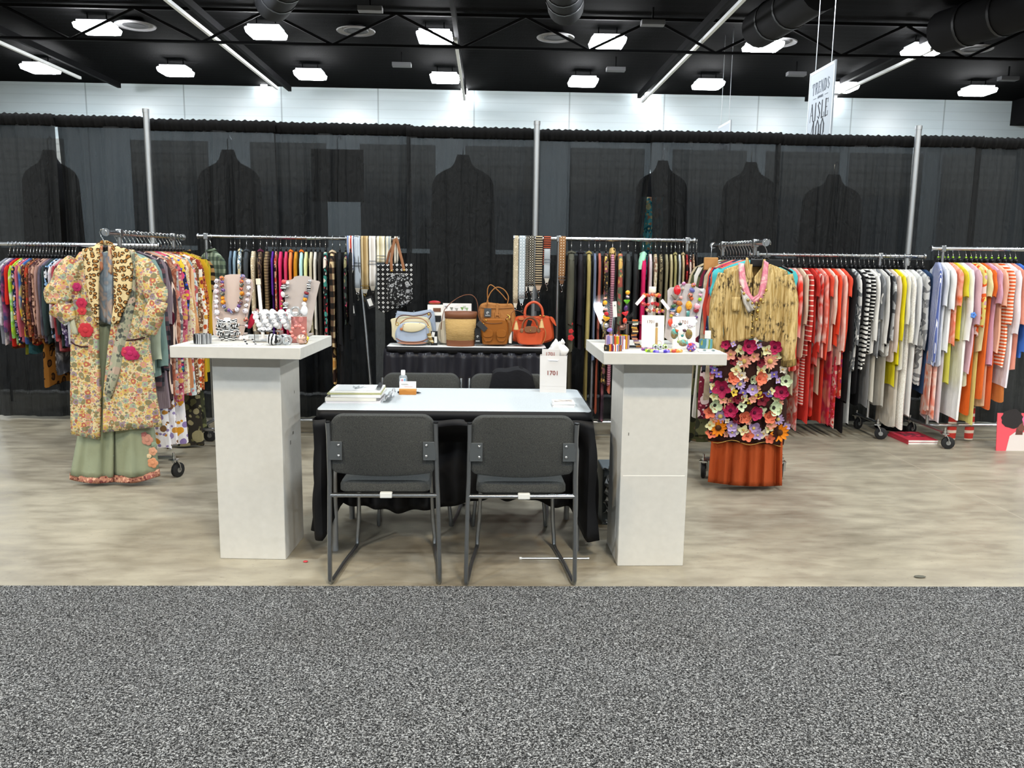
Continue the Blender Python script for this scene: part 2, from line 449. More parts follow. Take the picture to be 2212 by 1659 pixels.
# ------------------------------------------------------------------ hanging aisle signs
signw = P('#a4abb3', .5, name='sign_board'); frame_m = P('#c4c8cc', .5); ink = P('#1e202c', .7, name='sign_ink')
def text_obj(s, size, mat, parent, loc, rot, sx=1.0, name='lettering', ext=.002, align='CENTER', bold=0.0):
    cu = bpy.data.curves.new(name, 'FONT'); cu.body = s; cu.size = size; cu.extrude = ext; cu.align_x = align; cu.align_y = 'CENTER'; cu.offset = bold
    o = bpy.data.objects.new('tmp_text', cu); COL.objects.link(o)
    dg = bpy.context.evaluated_depsgraph_get(); me = bpy.data.meshes.new_from_object(o.evaluated_get(dg)); bpy.data.objects.remove(o)
    me.materials.clear()
    t = link(name, me, mat, parent, smooth=False)
    t.location = loc; t.rotation_euler = rot; t.scale = (sx, 1, 1)
    return t
def serif_text(s, hgt, w, mat, parent, x, yc, zc, name):
    """Upright letters with thick and thin strokes on the face of a board lying in the YZ plane; +u runs towards -Y"""
    G = {'A': ([(0, 0, .42, 1, .07), (.42, 1, .9, 0, .2), (.2, .36, .7, .36, .06)]), 'I': ([(.45, 0, .45, 1, .22)]), 'S': ([(.8, .82, .45, .97, .09), (.45, .97, .18, .8, .14), (.18, .8, .75, .3, .2), (.75, .3, .5, .03, .12), (.5, .03, .12, .18, .09)]),
         'L': ([(.25, 0, .25, 1, .22), (.25, .04, .85, .04, .08), (.85, .04, .85, .28, .06)]), 'E': ([(.25, 0, .25, 1, .22), (.25, .04, .85, .04, .08), (.25, .96, .85, .96, .08), (.25, .52, .65, .52, .07), (.85, .04, .85, .26, .06), (.85, .96, .85, .76, .06)]),
         'T': ([(.45, 0, .45, 1, .22), (.05, .96, .85, .96, .08), (.05, .96, .05, .72, .06), (.85, .96, .85, .72, .06)]), 'R': ([(.22, 0, .22, 1, .22), (.22, .95, .65, .95, .08), (.68, .95, .72, .55, .2), (.65, .5, .22, .5, .08), (.5, .5, .85, 0, .2)]),
         'N': ([(.15, 0, .15, 1, .08), (.15, 1, .8, 0, .2), (.8, 0, .8, 1, .08)]), 'D': ([(.22, 0, .22, 1, .22), (.22, .96, .55, .96, .08), (.55, .96, .8, .7, .16), (.8, .7, .8, .3, .22), (.8, .3, .55, .04, .16), (.55, .04, .22, .04, .08)]),
         '4': ([(.62, 0, .62, 1, .22), (.62, 1, .08, .3, .07), (.08, .28, .9, .28, .08)]), '0': ([(.16, .3, .16, .7, .2), (.16, .7, .45, .98, .12), (.45, .98, .76, .7, .12), (.76, .7, .76, .3, .2), (.76, .3, .45, .02, .12), (.45, .02, .16, .3, .12)])}
    n = len(s); u0 = -w / 2; cw = w / n
    for i, ch in enumerate(s):
        mb = MB()
        for (a, b, c, d, t) in G[ch]:
            p = Vector((a * cw * .95, b * hgt, 0)); q = Vector((c * cw * .95, d * hgt, 0)); dd = (q - p); L = dd.length; dd.normalize(); nn = Vector((-dd.y, dd.x, 0)) * (t * cw * .5)
            vs = [p - dd * .01 - nn, q + dd * .01 - nn, q + dd * .01 + nn, p - dd * .01 + nn]
            mb.add([(x - .004, yc - (u0 + i * cw + v.x), zc + v.y) for v in vs] + [(x, yc - (u0 + i * cw + v.x), zc + v.y) for v in vs], [(0, 1, 2, 3), (7, 6, 5, 4), (0, 4, 5, 1), (1, 5, 6, 2), (2, 6, 7, 3), (3, 7, 4, 0)])
        B(mb, name, mat, parent, smooth=False)
def aisle_sign(X, Yc, w, ztop, lb, num):
    t = thing('aisle_sign', lb, 'sign', (X, Yc, ztop))
    h = 2.6
    B(MB().box((0, 0, -h / 2), (.03, w, h)), 'board', signw, t, smooth=False)
    f = MB()
    for yy in (-w / 2 + .03, w / 2 - .03): f.box((-.003, yy, -h / 2), (.034, .05, h))
    f.box((-.003, 0, -.04), (.034, w - .06, .07))
    B(f, 'frame', frame_m, t, smooth=False)
    for yy in (-w * .32, w * .3): B(MB().tube([(0, yy, -.02), (0, yy, 8.9 - ztop)], .008, 5), 'hanging_wire', steel, t)
    pale = P('#6a707c', .7)
    serif_text('TRENDS', .26, w * .70, pale, t, -.016, 0, -.56, 'lettering')
    [B(MB().box((-.018, q, -.66), (.004, .18, .012)), 'rule', pale, t) for q in (.34, -.34)]
    text_obj('APPAREL', .085, pale, t, (-.018, 0, -.66), (pi / 2, 0, -pi / 2), name='lettering')
    serif_text('AISLE', .40, w * .72, ink, t, -.016, .02, -1.17, 'lettering')
    serif_text(num, .46, w * .58, ink, t, -.016, .05, -1.64, 'lettering')
    return t
a, b2 = atZ(1757, 160, 6), atZ(1801, 128, 6)
aisle_sign((a.x + b2.x) / 2, (a.y + b2.y) / 2, abs(a.y - b2.y), 6.0, 'tall white hanging aisle sign reading AISLE 400 above the black drapes', '400')
a, b2 = atZ(1546, 266, 6.0), atZ(1567, 255, 6.0)
aisle_sign(7.8, a.y if 24 < a.y < 36 else 32.0, 1.5, 6.0, 'small distant aisle sign just peeking over the black drapes', '400')

# ------------------------------------------------------------------ pipe and drape
def sheer():
    m, nt, b = newmat('sheer_black'); n = NT(nt)
    f, _ = n.noise(60, n.vscale((1, 1, .25)), 2)
    nt.links.new(n.mix(f, hx('#070809'), hx('#111416')), b.inputs['Base Color'])
    b.inputs['Roughness'].default_value = .75; b.inputs['Specular IOR Level'].default_value = .3
    wv, _ = n.noise(16, n.vscale((1, 1, .07)), 3, .3); wv2, _ = n.noise(20, n.vscale((1, 1, .5)), 3, .6)
    n.bump(b, n.math('ADD', wv, n.math('MULTIPLY', wv2, .35)), .8, .05)
    tr = n.new('ShaderNodeBsdfTransparent'); tr.inputs[0].default_value = (.9, .95, 1, 1)
    mx = n.new('ShaderNodeMixShader'); mx.inputs[0].default_value = .06
    out = nt.nodes['Material Output']
    nt.links.new(b.outputs[0], mx.inputs[1]); nt.links.new(tr.outputs[0], mx.inputs[2]); nt.links.new(mx.outputs[0], out.inputs[0])
    return m
sheer_m = sheer(); header_m = fab('plain', '#0b0b0c', s=40, rough=.9, name='black_header')
DY = 7.24
def drape(x0, x1, lb, seed, gapL=0.0, gapR=0.0, zt=2.585, dy=0.0):
    r = random.Random(seed); t = thing('black_drape', lb, 'drape', ((x0 + x1) / 2, DY + dy, 0), group='sheer black drapes along the back of the booth')
    w = x1 - x0; nu = int(w * 62); nv = 22; zb = .03
    ks = [(r.uniform(14, 22), r.uniform(0, 6), .5), (r.uniform(28, 44), r.uniform(0, 6), .34), (r.uniform(5, 8), r.uniform(0, 6), .55), (r.uniform(60, 80), r.uniform(0, 6), .26)]
    env = [(r.uniform(1.5, 3.5), r.uniform(0, 6))]
    rows = []
    for j in range(nv + 1):
        v = j / nv; z = zt - .09 + (zb - zt + .09) * v; row = []
        for i in range(nu + 1):
            u = i / nu; x = -w / 2 + w * u
            e = .35 + .65 * (.5 + .5 * sin(env[0][0] * x * 2 + env[0][1])) ** 1.5
            y = sum(a * sin(k * x + p + .25 * sin(3 * v + p)) for k, p, a in ks) * .06 * e * (.55 + .45 * min(1, v * 4))
            g = sin(pi * min(1, max(0, (v - .08) / .75)))
            x2 = x + (gapL * (1 - u) ** 3 - gapR * u ** 3) * g + .004 * sin(9 * v + 30 * u)
            row.append((x2, y, z))
        rows.append(row)
    B(MB().grid(rows), 'curtain', sheer_m, t)
    rows = []
    for j in range(9):
        a = j / 8; row = []
        for i in range(nu * 2 + 1):
            u = i / (nu * 2); x = -w / 2 + w * u
            ru = .006 * sin(130 * x + seed) + .005 * sin(71 * x)
            yy = -.028 * sin(pi * a) - .006 + ru * (.4 + a) * .8
            zz = zt - .098 * a + (ru * .8 if j == 0 else 0) + .012 * sin(pi * a)
            row.append((x, yy, zz))
        rows.append(row)
    B(MB().grid(rows), 'header', header_m, t, solid=.004)
    return t
PX = [atY(p, 270, DY).x for p in (-60, 121, 317, 318, 595, 886, 1160, 1161, 1414, 1690, 1985, 1986, 2128, 2290)]
for i, (a, b2, lb, gl, gr) in enumerate(((PX[0], PX[1], 'sheer black drape panel at the far left edge of the back wall', 0, .012), (PX[1], PX[2], 'sheer black drape panel just left of the first drape pole', 0, .0),
     (PX[3], PX[4], 'sheer black drape panel behind the rack of the floral robe', 0, 0), (PX[4], PX[5], 'sheer black drape panel behind the shoulder straps', .0, 0),
     (PX[5], PX[6], 'sheer black drape panel behind the handbag table', 0, 0), (PX[7], PX[8], 'sheer black drape panel right of the middle drape pole', 0, .06),
     (PX[8], PX[9], 'sheer black drape panel with the turquoise dress showing at its open edge', .05, 0), (PX[9], PX[10], 'sheer black drape panel behind the red and white clothes', 0, 0),
     (PX[11], PX[12], 'sheer black drape panel just right of the last drape pole', 0, 0), (PX[12], PX[13], 'sheer black drape panel at the far right edge', 0, 0))):
    drape(a - .03 * (i not in (0, 2, 5, 8)), b2 + .0, lb, 11 + i * 5, gl, gr, 2.635 if i < 2 else 2.61 if i < 4 else 2.59, .05 * (i % 2))
pole_m = P('#b9bcbe', .38, .85, name='drape_pole')
for px, zt, lb in ((317, 2.66, 'silver drape pole behind the rack of the floral robe'), (1160, 2.62, 'silver drape pole in the middle above the shoulder straps'), (1985, 2.64, 'silver drape pole behind the red and white clothes')):
    x = atY(px, 270, 7.12).x
    t = thing('drape_pole', lb, 'pole', (x, 7.12, 0), group='silver drape poles')
    B(MB().tube([(0, 0, .01), (0, 0, zt - .25), (0, 0, zt)], .026, 14), 'pole', pole_m, t)
    B(MB().lathe([(.15, 0), (.15, .012), (.03, .02)], n=24), 'base_plate', blk, t)
    B(MB().lathe([(.029, zt - .02), (.029, zt + .012), (.018, zt + .016)], n=14), 'cap', pole_m, t)
# things faintly seen through the drape
gridm = fab('check', '#8f9496', '#9a9fa1', '#a8adae', s=14, duty=.75, rough=.5, name='grid_panel')
for i, px in enumerate((60, 370, 625, 860, 1085, 1310, 1530, 1730, 1910, 2110)):
    x = atY(px, 400, 8.05).x
    t = thing('grid_board', f'pale display panel faintly seen through the black drapes, number {["one","two","three","four","five","six","seven","eight","nine","ten"][i]} from the left', 'panel', (x, 8.05, 0), group='pale panels behind the drapes')
    B(MB().box((0, 0, 2.05), (.72, .03, .98)), 'board', gridm, t, smooth=False)
    for s in (-.33, .33): B(MB().tube([(s, .03, .01), (s, .03, 2.5)], .012, 8), 'leg', blk, t)
dk = fab('plain', '#131315', s=30, rough=.9)
for px, w, z0, z1, lb in ((495, .56, 1.35, 2.43, 'dark coat shape hanging behind the drape above the green plaid jacket'), (730, .48, 1.98, 2.45, 'dark square cloth hanging behind the drape above the shoulder straps'), (1000, .55, 1.4, 2.42, 'dark coat shape behind the drape above the bucket bag'),
     (1430, .46, 1.45, 2.40, 'dark coat shape behind the drape beside the turquoise dress'), (1620, .5, 1.4, 2.4, 'dark coat shape behind the drape above the crinkled tan shirt'), (1800, .55, 1.4, 2.3, 'dark coat shape behind the drape above the red clothes'), (110, .5, 1.35, 2.4, 'dark coat shape behind the drape at the far left')):
    x = atY(px, 400, 7.75).x; r = []
    sq = 'square' in lb
    for k in range(28):
        v = k / 27; z = z1 + (z0 - z1) * v
        hw = w / 2 * (1 if sq else (.2 + 1.2 * v if v < .1 else .32 + 7.5 * (v - .1) if v < .17 else min(1, .845 + 2 * (v - .17))) * (1 + .14 * v)); th = .05
        r.append([(hw * cos(a * pi / 8), th * sin(a * pi / 8) * (1 if k else .3), z) for a in range(16)])
    t = thing('dark_coat', lb, 'coat', (x, 7.75, 0), group='dark clothes behind the drapes')
    B(MB().loft(r, True, True), 'body', dk, t)
    B(MB().tube([(0, 0, z1 - .02), (0, 0, z1 + .09), (.02, 0, z1 + .12), (.04, 0, z1 + .09)], .004, 6), 'hanger_hook', chrome, t)
x = atY(1409, 450, 7.55).x
rows = [[(-.10 + .2 * i / 8 + .01 * sin(5 * v), .02 * sin(i * 1.7), 2.05 - .75 * v / 12) for i in range(9)] for v in range(13)]
t = thing('turquoise_dress', 'turquoise floral dress showing through the gap in the drapes', 'dress', (x, 7.55, 0))
B(MB().grid(rows), 'body', fab('floral', '#5fb7c0', '#d8d2a0', '#2d6f80', '#c98f6a', s=14), t, solid=.004)
B(MB().tube([(0, 0, 2.03), (0, 0, 2.14), (.02, 0, 2.16), (.04, 0, 2.14)], .003, 6), 'hanger_hook', chrome, t)

for x0, x1, lb in ((-5.2, -1.2, 'low black drape added to darken the view behind the sheer drapes, at the left'), (-1.1, 2.3, 'low black drape added to darken the view behind the sheer drapes, in the middle'), (2.4, 5.6, 'low black drape added to darken the view behind the sheer drapes, at the right')):  # added opaque cloth, hides the lit floor behind so the lower drapes look dark
    t = thing('added_dark_backing', lb, 'drape', ((x0 + x1) / 2, 8.7, 0)); w = x1 - x0
    B(MB().grid([[(-w / 2 + w * i / 160, .03 * sin(i * .9) + .02 * sin(i * .37), z) for i in range(161)] for z in (.02, .5, 1.0, 1.52)]), 'curtain', header_m, t)
# ------------------------------------------------------------------ display pedestals
pedm = fab('plain', '#cfcdc6', s=30, rough=.55, name='painted_board')
PEDZ = 1.065
def pedestal(cx, cy, w, d, cw, lb, rz, marks):
    t = thing('display_pedestal', lb, 'pedestal', (cx, cy, 0), rz)
    B(MB().box((0, 0, PEDZ - .0275), (w, d, .055)), 'top', pedm, t, bevel=.003)
    B(MB().box((0, 0, (PEDZ - .055) / 2), (cw, cw, PEDZ - .055)), 'column', pedm, t, bevel=.003)
    for i, (x, y, z, dx, dy, dz) in enumerate(marks):
        B(MB().box((x, y, z), (dx, dy, dz)), 'scuff' if dx < .1 else 'seam', P('#77736c' if dx < .1 else '#efece4', .8), t, smooth=False)
    return t
LP = pedestal(-1.137, 4.005, .60, .60, .325, 'white display pedestal crowded with black and white jewellery, beside the floral robe', -.045,
    [(.163, .02, .60, .001, .02, .012), (.163, -.03, .56, .001, .012, .02), (.163, .06, .80, .001, .006, .014)])
RP = pedestal(.803, 3.925, .565, .60, .325, 'white display pedestal crowded with colourful jewellery, beside the flowered skirt', .015,
    [(0, -.163, .455, .30, .001, .004), (-.13, -.163, .66, .004, .001, .014)])

# ------------------------------------------------------------------ selling table with velvet skirt
velvet = fab('plain', '#0b0b0e', s=25, rough=.55, name='black_velvet')
cloth_w = fab('speck', '#b4babd', '#b9bfc2', '#bec3c6', s=260, rough=.8, name='white_table_cover')
def wave(k, p, x): return sin(k * x + p)
def skirt(t, x0, x1, y0, y1, zt, zb, recess=None, back=False, seed=1, name='skirt', mat=None, amp=.018, hem=None, top=.25):
    r = random.Random(seed); path = []
    n = 90
    if back: pass
    L = [((x0, y1), (x0, y0)), ((x0, y0), (x1, y0)), ((x1, y0), (x1, y1))]
    seg = [abs(y1 - y0), x1 - x0, abs(y1 - y0)]
    rows = []; nv = 16; pts = []
    for (a, b2), l, sd in zip(L, seg, (0, 1, 2)):
        m = int(l * 85)
        for i in range(m + (sd == 2)):
            u = i / m; pts.append((a[0] + (b2[0] - a[0]) * u, a[1] + (b2[1] - a[1]) * u, sd))
    s = 0; prev = None
    for j in range(nv + 1):
        v = j / nv; row = []; s = 0; prev = None
        for (x, y, sd) in pts:
            if prev: s += sqrt((x - prev[0]) ** 2 + (y - prev[1]) ** 2)
            prev = (x, y)
            f = amp * (top + .9 * v) * (sin(47 * s + .8 * sin(9 * s + seed) + .4 * v) + .6 * sin(23 * s + 1 + .9 * v)) + .008 * sin(9 * v + 30 * s)
            zz = zb + (hem(x, y) if hem else 0)
            z = zt + (zz - zt) * v + .004 * sin(33 * s)
            dx = dy = 0
            if sd == 0: dx = -f - .02 * v
            elif sd == 2: dx = f + .03 * v
            else:
                dy = -f - .015 * v
                if recess:
                    q = min(1, max(0, (v - .05) / .30)); q = q * q * (3 - 2 * q)
                    dy += recess(x) * q - (0 if recess(x) < .02 else f * .0)
            row.append((x + dx, y + dy, z))
        rows.append(row)
    return B(MB().grid(rows), name, mat or velvet, t, solid=.004, off=1)
TX0, TX1, TY0, TY1, TZ = -.825, .512, 3.87, 4.55, .747
t = thing('selling_table', 'white topped table with black velvet skirt behind the two grey chairs', 'table', (0, 0, 0))
mb = MB()
def rrect(x0, x1, y0, y1, r, n=6):
    o = []
    for cx, cy, a0 in ((x1 - r, y1 - r, 0), (x0 + r, y1 - r, pi / 2), (x0 + r, y0 + r, pi), (x1 - r, y0 + r, 1.5 * pi)):
        o += [(cx + r * cos(a0 + pi / 2 * k / n), cy + r * sin(a0 + pi / 2 * k / n)) for k in range(n + 1)]
    return o
rr = rrect(TX0, TX1, TY0, TY1, .035)
B(MB().loft([[(x, y, TZ - .03) for x, y in rr], [(x, y, TZ) for x, y in rr]], True, True), 'top', cloth_w, t, bevel=.003)
bnd = rrect(TX0 - .006, TX1 + .006, TY0 - .006, TY1 + .006, .04)
B(MB().loft([[(x + .002 * sin(60 * y), y + .003 * sin(50 * x), TZ - .004 - .002 * sin(90 * x + 70 * y)) for x, y in bnd], [(x, y, TZ - .055) for x, y in bnd]]), 'skirt_band', velvet, t, solid=.005, off=1)
def rec(x):
    d = abs(x + .15)
    return .19 if d < .585 else max(0, .19 * (1 - (d - .585) / .06))
skirt(t, TX0 - .012, TX1 + .012, TY0 - .012, TY1, TZ - .045, .10, rec, seed=4, hem=lambda x, y: (.0 if y > TY0 + .1 else (.12 + .035 * sin(6 * x + 1)) * rec(x) / .19))
for x, y in ((TX0 + .06, TY0 + .10), (TX1 - .05, TY0 + .10), (TX0 + .06, TY1 - .07), (TX1 - .05, TY1 - .07)):
    B(MB().tube([(x, y, 0), (x, y, TZ - .03)], .016, 10), 'leg', P('#a3a5a7', .4, .6), t)
SELL = t

# ------------------------------------------------------------------ sled chairs
tweed = fab('speck', '#343534', '#3d3e3d', '#484946', s=420, rough=.95, name='grey_tweed')
frm = P('#8d9092', .3, .9, name='grey_frame'); plate = P('#55595b', .45, .4, name='bracket_plate'); rivm = P('#d8d9da', .25, 1, name='rivet')
def pill(w, h, r, n=6, bot=.02):
    o = rrect(-w / 2, w / 2, 0, h, r, n); m = len(o) // 4; o2 = o[:2 * m]
    q = rrect(-w / 2, w / 2, 0, h, .022, n)[2 * m:]
    xs = [w / 2 * (-1 + 2 * k / 14) for k in range(1, 14)]
    q = q[:m] + [(x * .9, 0) for x in xs] + q[m:]
    return [(x, z + (bot * ((x / (w / 2)) ** 2 - 1) if z < h * .3 else 0)) for x, z in o2 + q]
def chair(x, y, rz, lb, grp):
    """rear of the chair faces -Y; origin on the floor between the rear legs"""
    t = thing('sled_chair', lb, 'chair', (x, y, 0), rz, grp); W = .238; rr_ = .0105
    for s in (-1, 1):
        mb = MB().tube([(s * W * .985, -.045, .80 - .035), (s * W * .985, -.03, .70), (s * W, -.005, .50), (s * (W + .003), .0, .42), (s * (W + .008), .0, .2), (s * (W + .010), 0, .03), (s * (W + .009), .006, .013), (s * (W + .005), .025, .011),
                        (s * (W - .012), .25, .011), (s * (W - .035), .44, .011), (s * (W - .04), .475, .022), (s * (W - .041), .487, .06), (s * (W - .05), .482, .16), (s * (W - .058), .455, .40), (s * (W - .06), .45, .425)], rr_, 10)
        B(mb, 'leg_frame', frm, t)
        B(MB().tube([(s * W * .985, -.0451, .7649), (s * W * .985, -.0455, .770)], .0108, 10), 'end_cap', blackplastic, t)
        pl = B(MB().box((s * (W - .032), -.030, .635), (.058, .006, .085)), 'bracket', plate, t, bevel=.002)
        for dz in (-.022, .026): B(MB().ball((s * (W - .046), -.035, .635 + dz), .0065, 10, 6, sy=.6), 'rivet', rivm, pl)
    B(MB().tube([(-W, .0, .425), (W, .0, .425)], .0105, 10), 'cross_bar', P('#b6b8b9', .22, 1, name='bright_bar'), t)
    B(MB().tube([(-W + .06, .45, .425), (W - .06, .45, .425)], .009, 8), 'front_bar', frm, t)
    B(MB().box((.01, 0, .4265), (.055, .026, .026)), 'inventory_sticker', P('#d9dad6', .7), t, bevel=.004)
    bk = MB(); o = pill(.455, .265, .055)
    rings = []
    for yy, sc in ((-.026, .965), (-.022, .992), (-.010, 1.0), (.012, 1.0), (.026, .97), (.030, .9)):
        rings.append([(px * sc, yy - .10 * (pz / .265 - .5) * .28 - .018 * (1 - (px / .23) ** 2) * 0, .532 + .1325 + (pz - .1325) * sc) for px, pz in o])
    b = B(bk.loft(rings, True, True), 'backrest', tweed, t)
    st = MB(); o = rrect(-.205, .205, .02, .47, .05); rings = []
    for zz, sc in ((.428, .96), (.436, 1.0), (.462, 1.0), (.476, .965), (.481, .88)):
        rings.append([(px * sc * (1 - .06 * (py - .02) / .45), .245 + (py - .245) * sc, zz + .012 * (py - .1) + .006 * (1 - (px / .2) ** 2)) for px, py in o])
    B(st.loft(rings, True, True), 'seat', tweed, t)
    return t
ch = chair(-.458, 3.522, .006, 'grey upholstered sled chair in front of the skirted table, nearer the black and white jewellery', 'grey chairs at the table')
dup(ch, (.159, 3.512, 0), 'grey upholstered sled chair in front of the skirted table, nearer the colourful jewellery', .012)
dup(ch, (-.392, 4.78, 0), 'grey chair behind the table, seen over the sanitizer bottle', pi)
dup(ch, (.128, 4.78, 0), 'grey chair behind the table with a black jacket over its back', pi)
# jacket over the rear chair
jm = fab('plain', '#131317', s=60, rough=.95, bump=60, name='black_knit'); rows = []
t = thing('folded_jacket', 'black knit jacket draped over the back of the rear chair', 'jacket', (.128, 4.78, 0))
for j in range(15):
    a = j / 14; row = []
    for i in range(17):
        u = -1 + i / 8
        if a < .5: y, z = -.085 - .010 * sin(pi * a * 2), .56 + .5 * a * .54 * 2 * .93
        else: y, z = .085 + .01 * sin(pi * (a - .5)), .80 - (a - .6) * .5
        if .42 < a < .6: y = -.085 + (a - .42) / .18 * .165; z = .822 + .012 * sin(pi * (a - .42) / .18)
        w = .148 - .03 * max(0, z - .72) / .1
        row.append((u * w + .02, y + .006 * sin(7 * u + 3 * a), z - .035 * abs(u) ** 4 + .006 * sin(5 * u)))
    rows.append(row)
B(MB().grid(rows), 'body', jm, t, solid=.012)
B(MB().tube([(.06, -.072, .60), (.05, -.082, .70), (.066, -.076, .80), (.07, -.03, .842)], .012, 8), 'sleeve_seam', jm, t)

# ------------------------------------------------------------------ bag table at the back
BX0, BX1, BY0, BY1, BZ = -.775, .452, 6.222, 6.46, .80
BY1 = 6.46
t = thing('bag_table', 'white topped table with black pleated skirt carrying the handbags', 'table', (0, 0, 0))
rr = rrect(BX0, BX1, BY0, BY1, .02)
B(MB().loft([[(x, y, BZ - .025) for x, y in rr], [(x, y, BZ) for x, y in rr]], True, True), 'top', P('#e6e8e8', .7), t)
bnd = rrect(BX0 - .006, BX1 + .006, BY0 - .006, BY1, .03)
B(MB().loft([[(x, y + .003 * sin(50 * x), BZ - .004 - .003 * sin(120 * x + 70 * y)) for x, y in bnd], [(x, y, BZ - .05) for x, y in bnd]]), 'skirt_band', velvet, t, solid=.005, off=1)
satin = fab('plain', '#26262c', s=25, rough=.33, name='black_satin')
skirt(t, BX0 - .01, BX1 + .01, BY0 - .012, BY1, BZ - .045, .02, seed=9, mat=satin, amp=.024, top=.8)
for x in (BX0 + .06, BX1 - .06):
    for y in (BY0 + .05, BY1 - .05): B(MB().tube([(x, y, 0), (x, y, BZ - .025)], .015, 8), 'leg', steel, t)

# ------------------------------------------------------------------ things on the selling table
paperw = P('#e2e2e0', .7, name='paper'); ppr2 = P('#d6d3cb', .75); plast = P('#eef1f4', .12, trans=.55, ior=1.2, name='plastic_sleeve')
def sheet_thing(name, label, cat, c, w, d, th, rz, mat, grp=None, z=TZ, sagx=0.0, tilt=0.0):
    t = thing(name, label, cat, (c[0], c[1], z), rz, grp)
    nx = 10; rows = []
    for j in range(2):
        row = []
        rows.append([(-w / 2 + w * i / nx, -d / 2 + d * j, th * .5 + sagx * ((i / nx - .5) * 2) ** 2 + tilt * i / nx) for i in range(nx + 1)])
    B(MB().grid(rows), 'pages', mat, t, solid=th, smooth=False)
    return t
bx, by = atZ(772, 850, TZ + .03).x, 4.16
STK = [('order_binder', 'grey plastic covered binder at the bottom of the paper pile', .275, .24, .010, .02, P('#d9d6da', .4), -.005),
       ('order_book', 'thick white order book, second from the bottom of the paper pile', .255, .24, .017, .0, ppr2, -.015),
       ('order_book', 'thick cream order book in the middle of the paper pile', .25, .235, .014, -.02, paperw, .012),
       ('paper_folder', 'olive edged folder near the top of the paper pile', .27, .235, .006, .03, P('#a7a778', .7), .0),
       ('order_sheet_pad', 'loose white order sheets lying on top of the paper pile', .255, .22, .008, .015, paperw, .005)]
z = TZ
for nm, lb, w_, d_, th, rz, mt, ox in STK:
    tt = sheet_thing(nm, lb, 'papers', (bx + ox, by), w_, d_, th, rz, mt, z=z)
    z += th + .0012
PILEZ = z
# plastic wrapped sleeve sticking out of the pile on the right
t = thing('plastic_sleeve', 'crumpled clear plastic sleeve sticking out of the paper pile', 'sleeve', (bx + .155, by, TZ))
rows = [[(-.012 + .045 * i / 7 + .006 * sin(j * 1.9), -.11 + .22 * j / 9, .006 + .05 * i / 7 * (.4 + .6 * sin(j * .7 + 1) ** 2) + .006 * sin(i * 2.1 + j)) for i in range(8)] for j in range(10)]
B(MB().grid(rows), 'film', P('#d5d8dc', .15, trans=.3, ior=1.2), t, solid=.0015)
t = thing('pencil_case', 'slim black pouch lying on the corner of the paper pile', 'pouch', (bx + .115, by + .01, PILEZ), .05)
B(MB().box((0, 0, .008), (.022, .16, .014), ry=.15), 'body', P('#2c2d30', .5), t, bevel=.004); B(MB().box((0, -.082, .008), (.02, .006, .012)), 'zip_end', steel, t)
t = thing('drawing_leaflet', 'translucent leaflet with a grey plant sketch on top of the paper pile', 'leaflet', (bx + .0, by, PILEZ))
B(MB().box((0, 0, .0006), (.20, .19, .0008)), 'sheet', P('#e4e8ea', .3), t, smooth=False)
lf = MB()
for a, b2 in (((0, -.06), (-.03, .06)), ((0, -.06), (.0, .07)), ((0, -.06), (.03, .06)), ((0, -.05), (.06, .03))):
    lf.add([(a[0], a[1], .0014), ((a[0] + b2[0]) / 2 + .012, (a[1] + b2[1]) / 2, .0014), (b2[0], b2[1], .0014), ((a[0] + b2[0]) / 2 - .008, (a[1] + b2[1]) / 2, .0014)], [(0, 1, 2, 3)])
B(lf, 'leaf_print', P('#9fa5a8', .7), t, smooth=False)
# card holder
p = atZ(881, 852, TZ)
t = thing('card_holder', 'oak block card holder with white business cards by the sanitizer', 'card holder', (p.x, p.y, TZ), .0)
oak = fab('zebra', '#c48a48', '#b27636', s=26, ax='z', rough=.5, name='oak')
B(MB().box((0, 0, .016), (.092, .03, .032)), 'block', oak, t, bevel=.002)
crd = B(MB().box((0, 0, .045), (.089, .006, .052), rx=-.12), 'card', paperw, t, smooth=False)
ln = MB().box((-.018, -.0050, .058), (.035, .0006, .0022)).box((-.014, -.0046, .054), (.042, .0006, .0014)); B(ln, 'print', P('#b5b5b5', .8), crd, smooth=False)
ln = MB().box((.004, -.0036, .043), (.045, .0006, .002)); B(ln, 'print', P('#c98f96', .8), crd, smooth=False)
t = thing('pen', 'dark pen lying on the table behind the oak card holder', 'pen', (p.x + .003, p.y + .03, TZ), -.04)
B(MB().tube([(-.062, 0, .006), (.05, 0, .006), (.066, 0, .005)], [.005, .005, .0015], 8), 'barrel', P('#23262b', .3), t); B(MB().box((-.04, 0, .0125), (.04, .003, .002)), 'clip', steel, t)
p = atZ(869, 836, TZ)
t = thing('sanitizer_bottle', 'small clear hand sanitizer bottle with white flip cap', 'bottle', (p.x, p.y + .05, TZ))
body = B(MB().lathe([(.0165, 0), (.019, .004), (.019, .048), (.016, .058), (.010, .062)], sx=1.25, sy=.8, n=24), 'body', P('#dfeaf2', .08, trans=.6, ior=1.3), t)
B(MB().lathe([(.011, .060), (.0125, .064), (.0125, .088), (.011, .090)], n=20), 'cap', P('#fbfbfb', .4), t)
B(MB().box((0, -.0158, .028), (.032, .001, .036)), 'sticker', P('#e8eef4', .5), body, smooth=False)
B(MB().lathe([(.0065, -.0172), (.0065, -.0166)], (-.004, 0, .034), 16, 'Y'), 'red_print', P('#c98c98', .6), body); B(MB().box((.010, -.0166, .032), (.009, .0012, .022)), 'blue_print', P('#7fb4d8', .6), body, smooth=False)
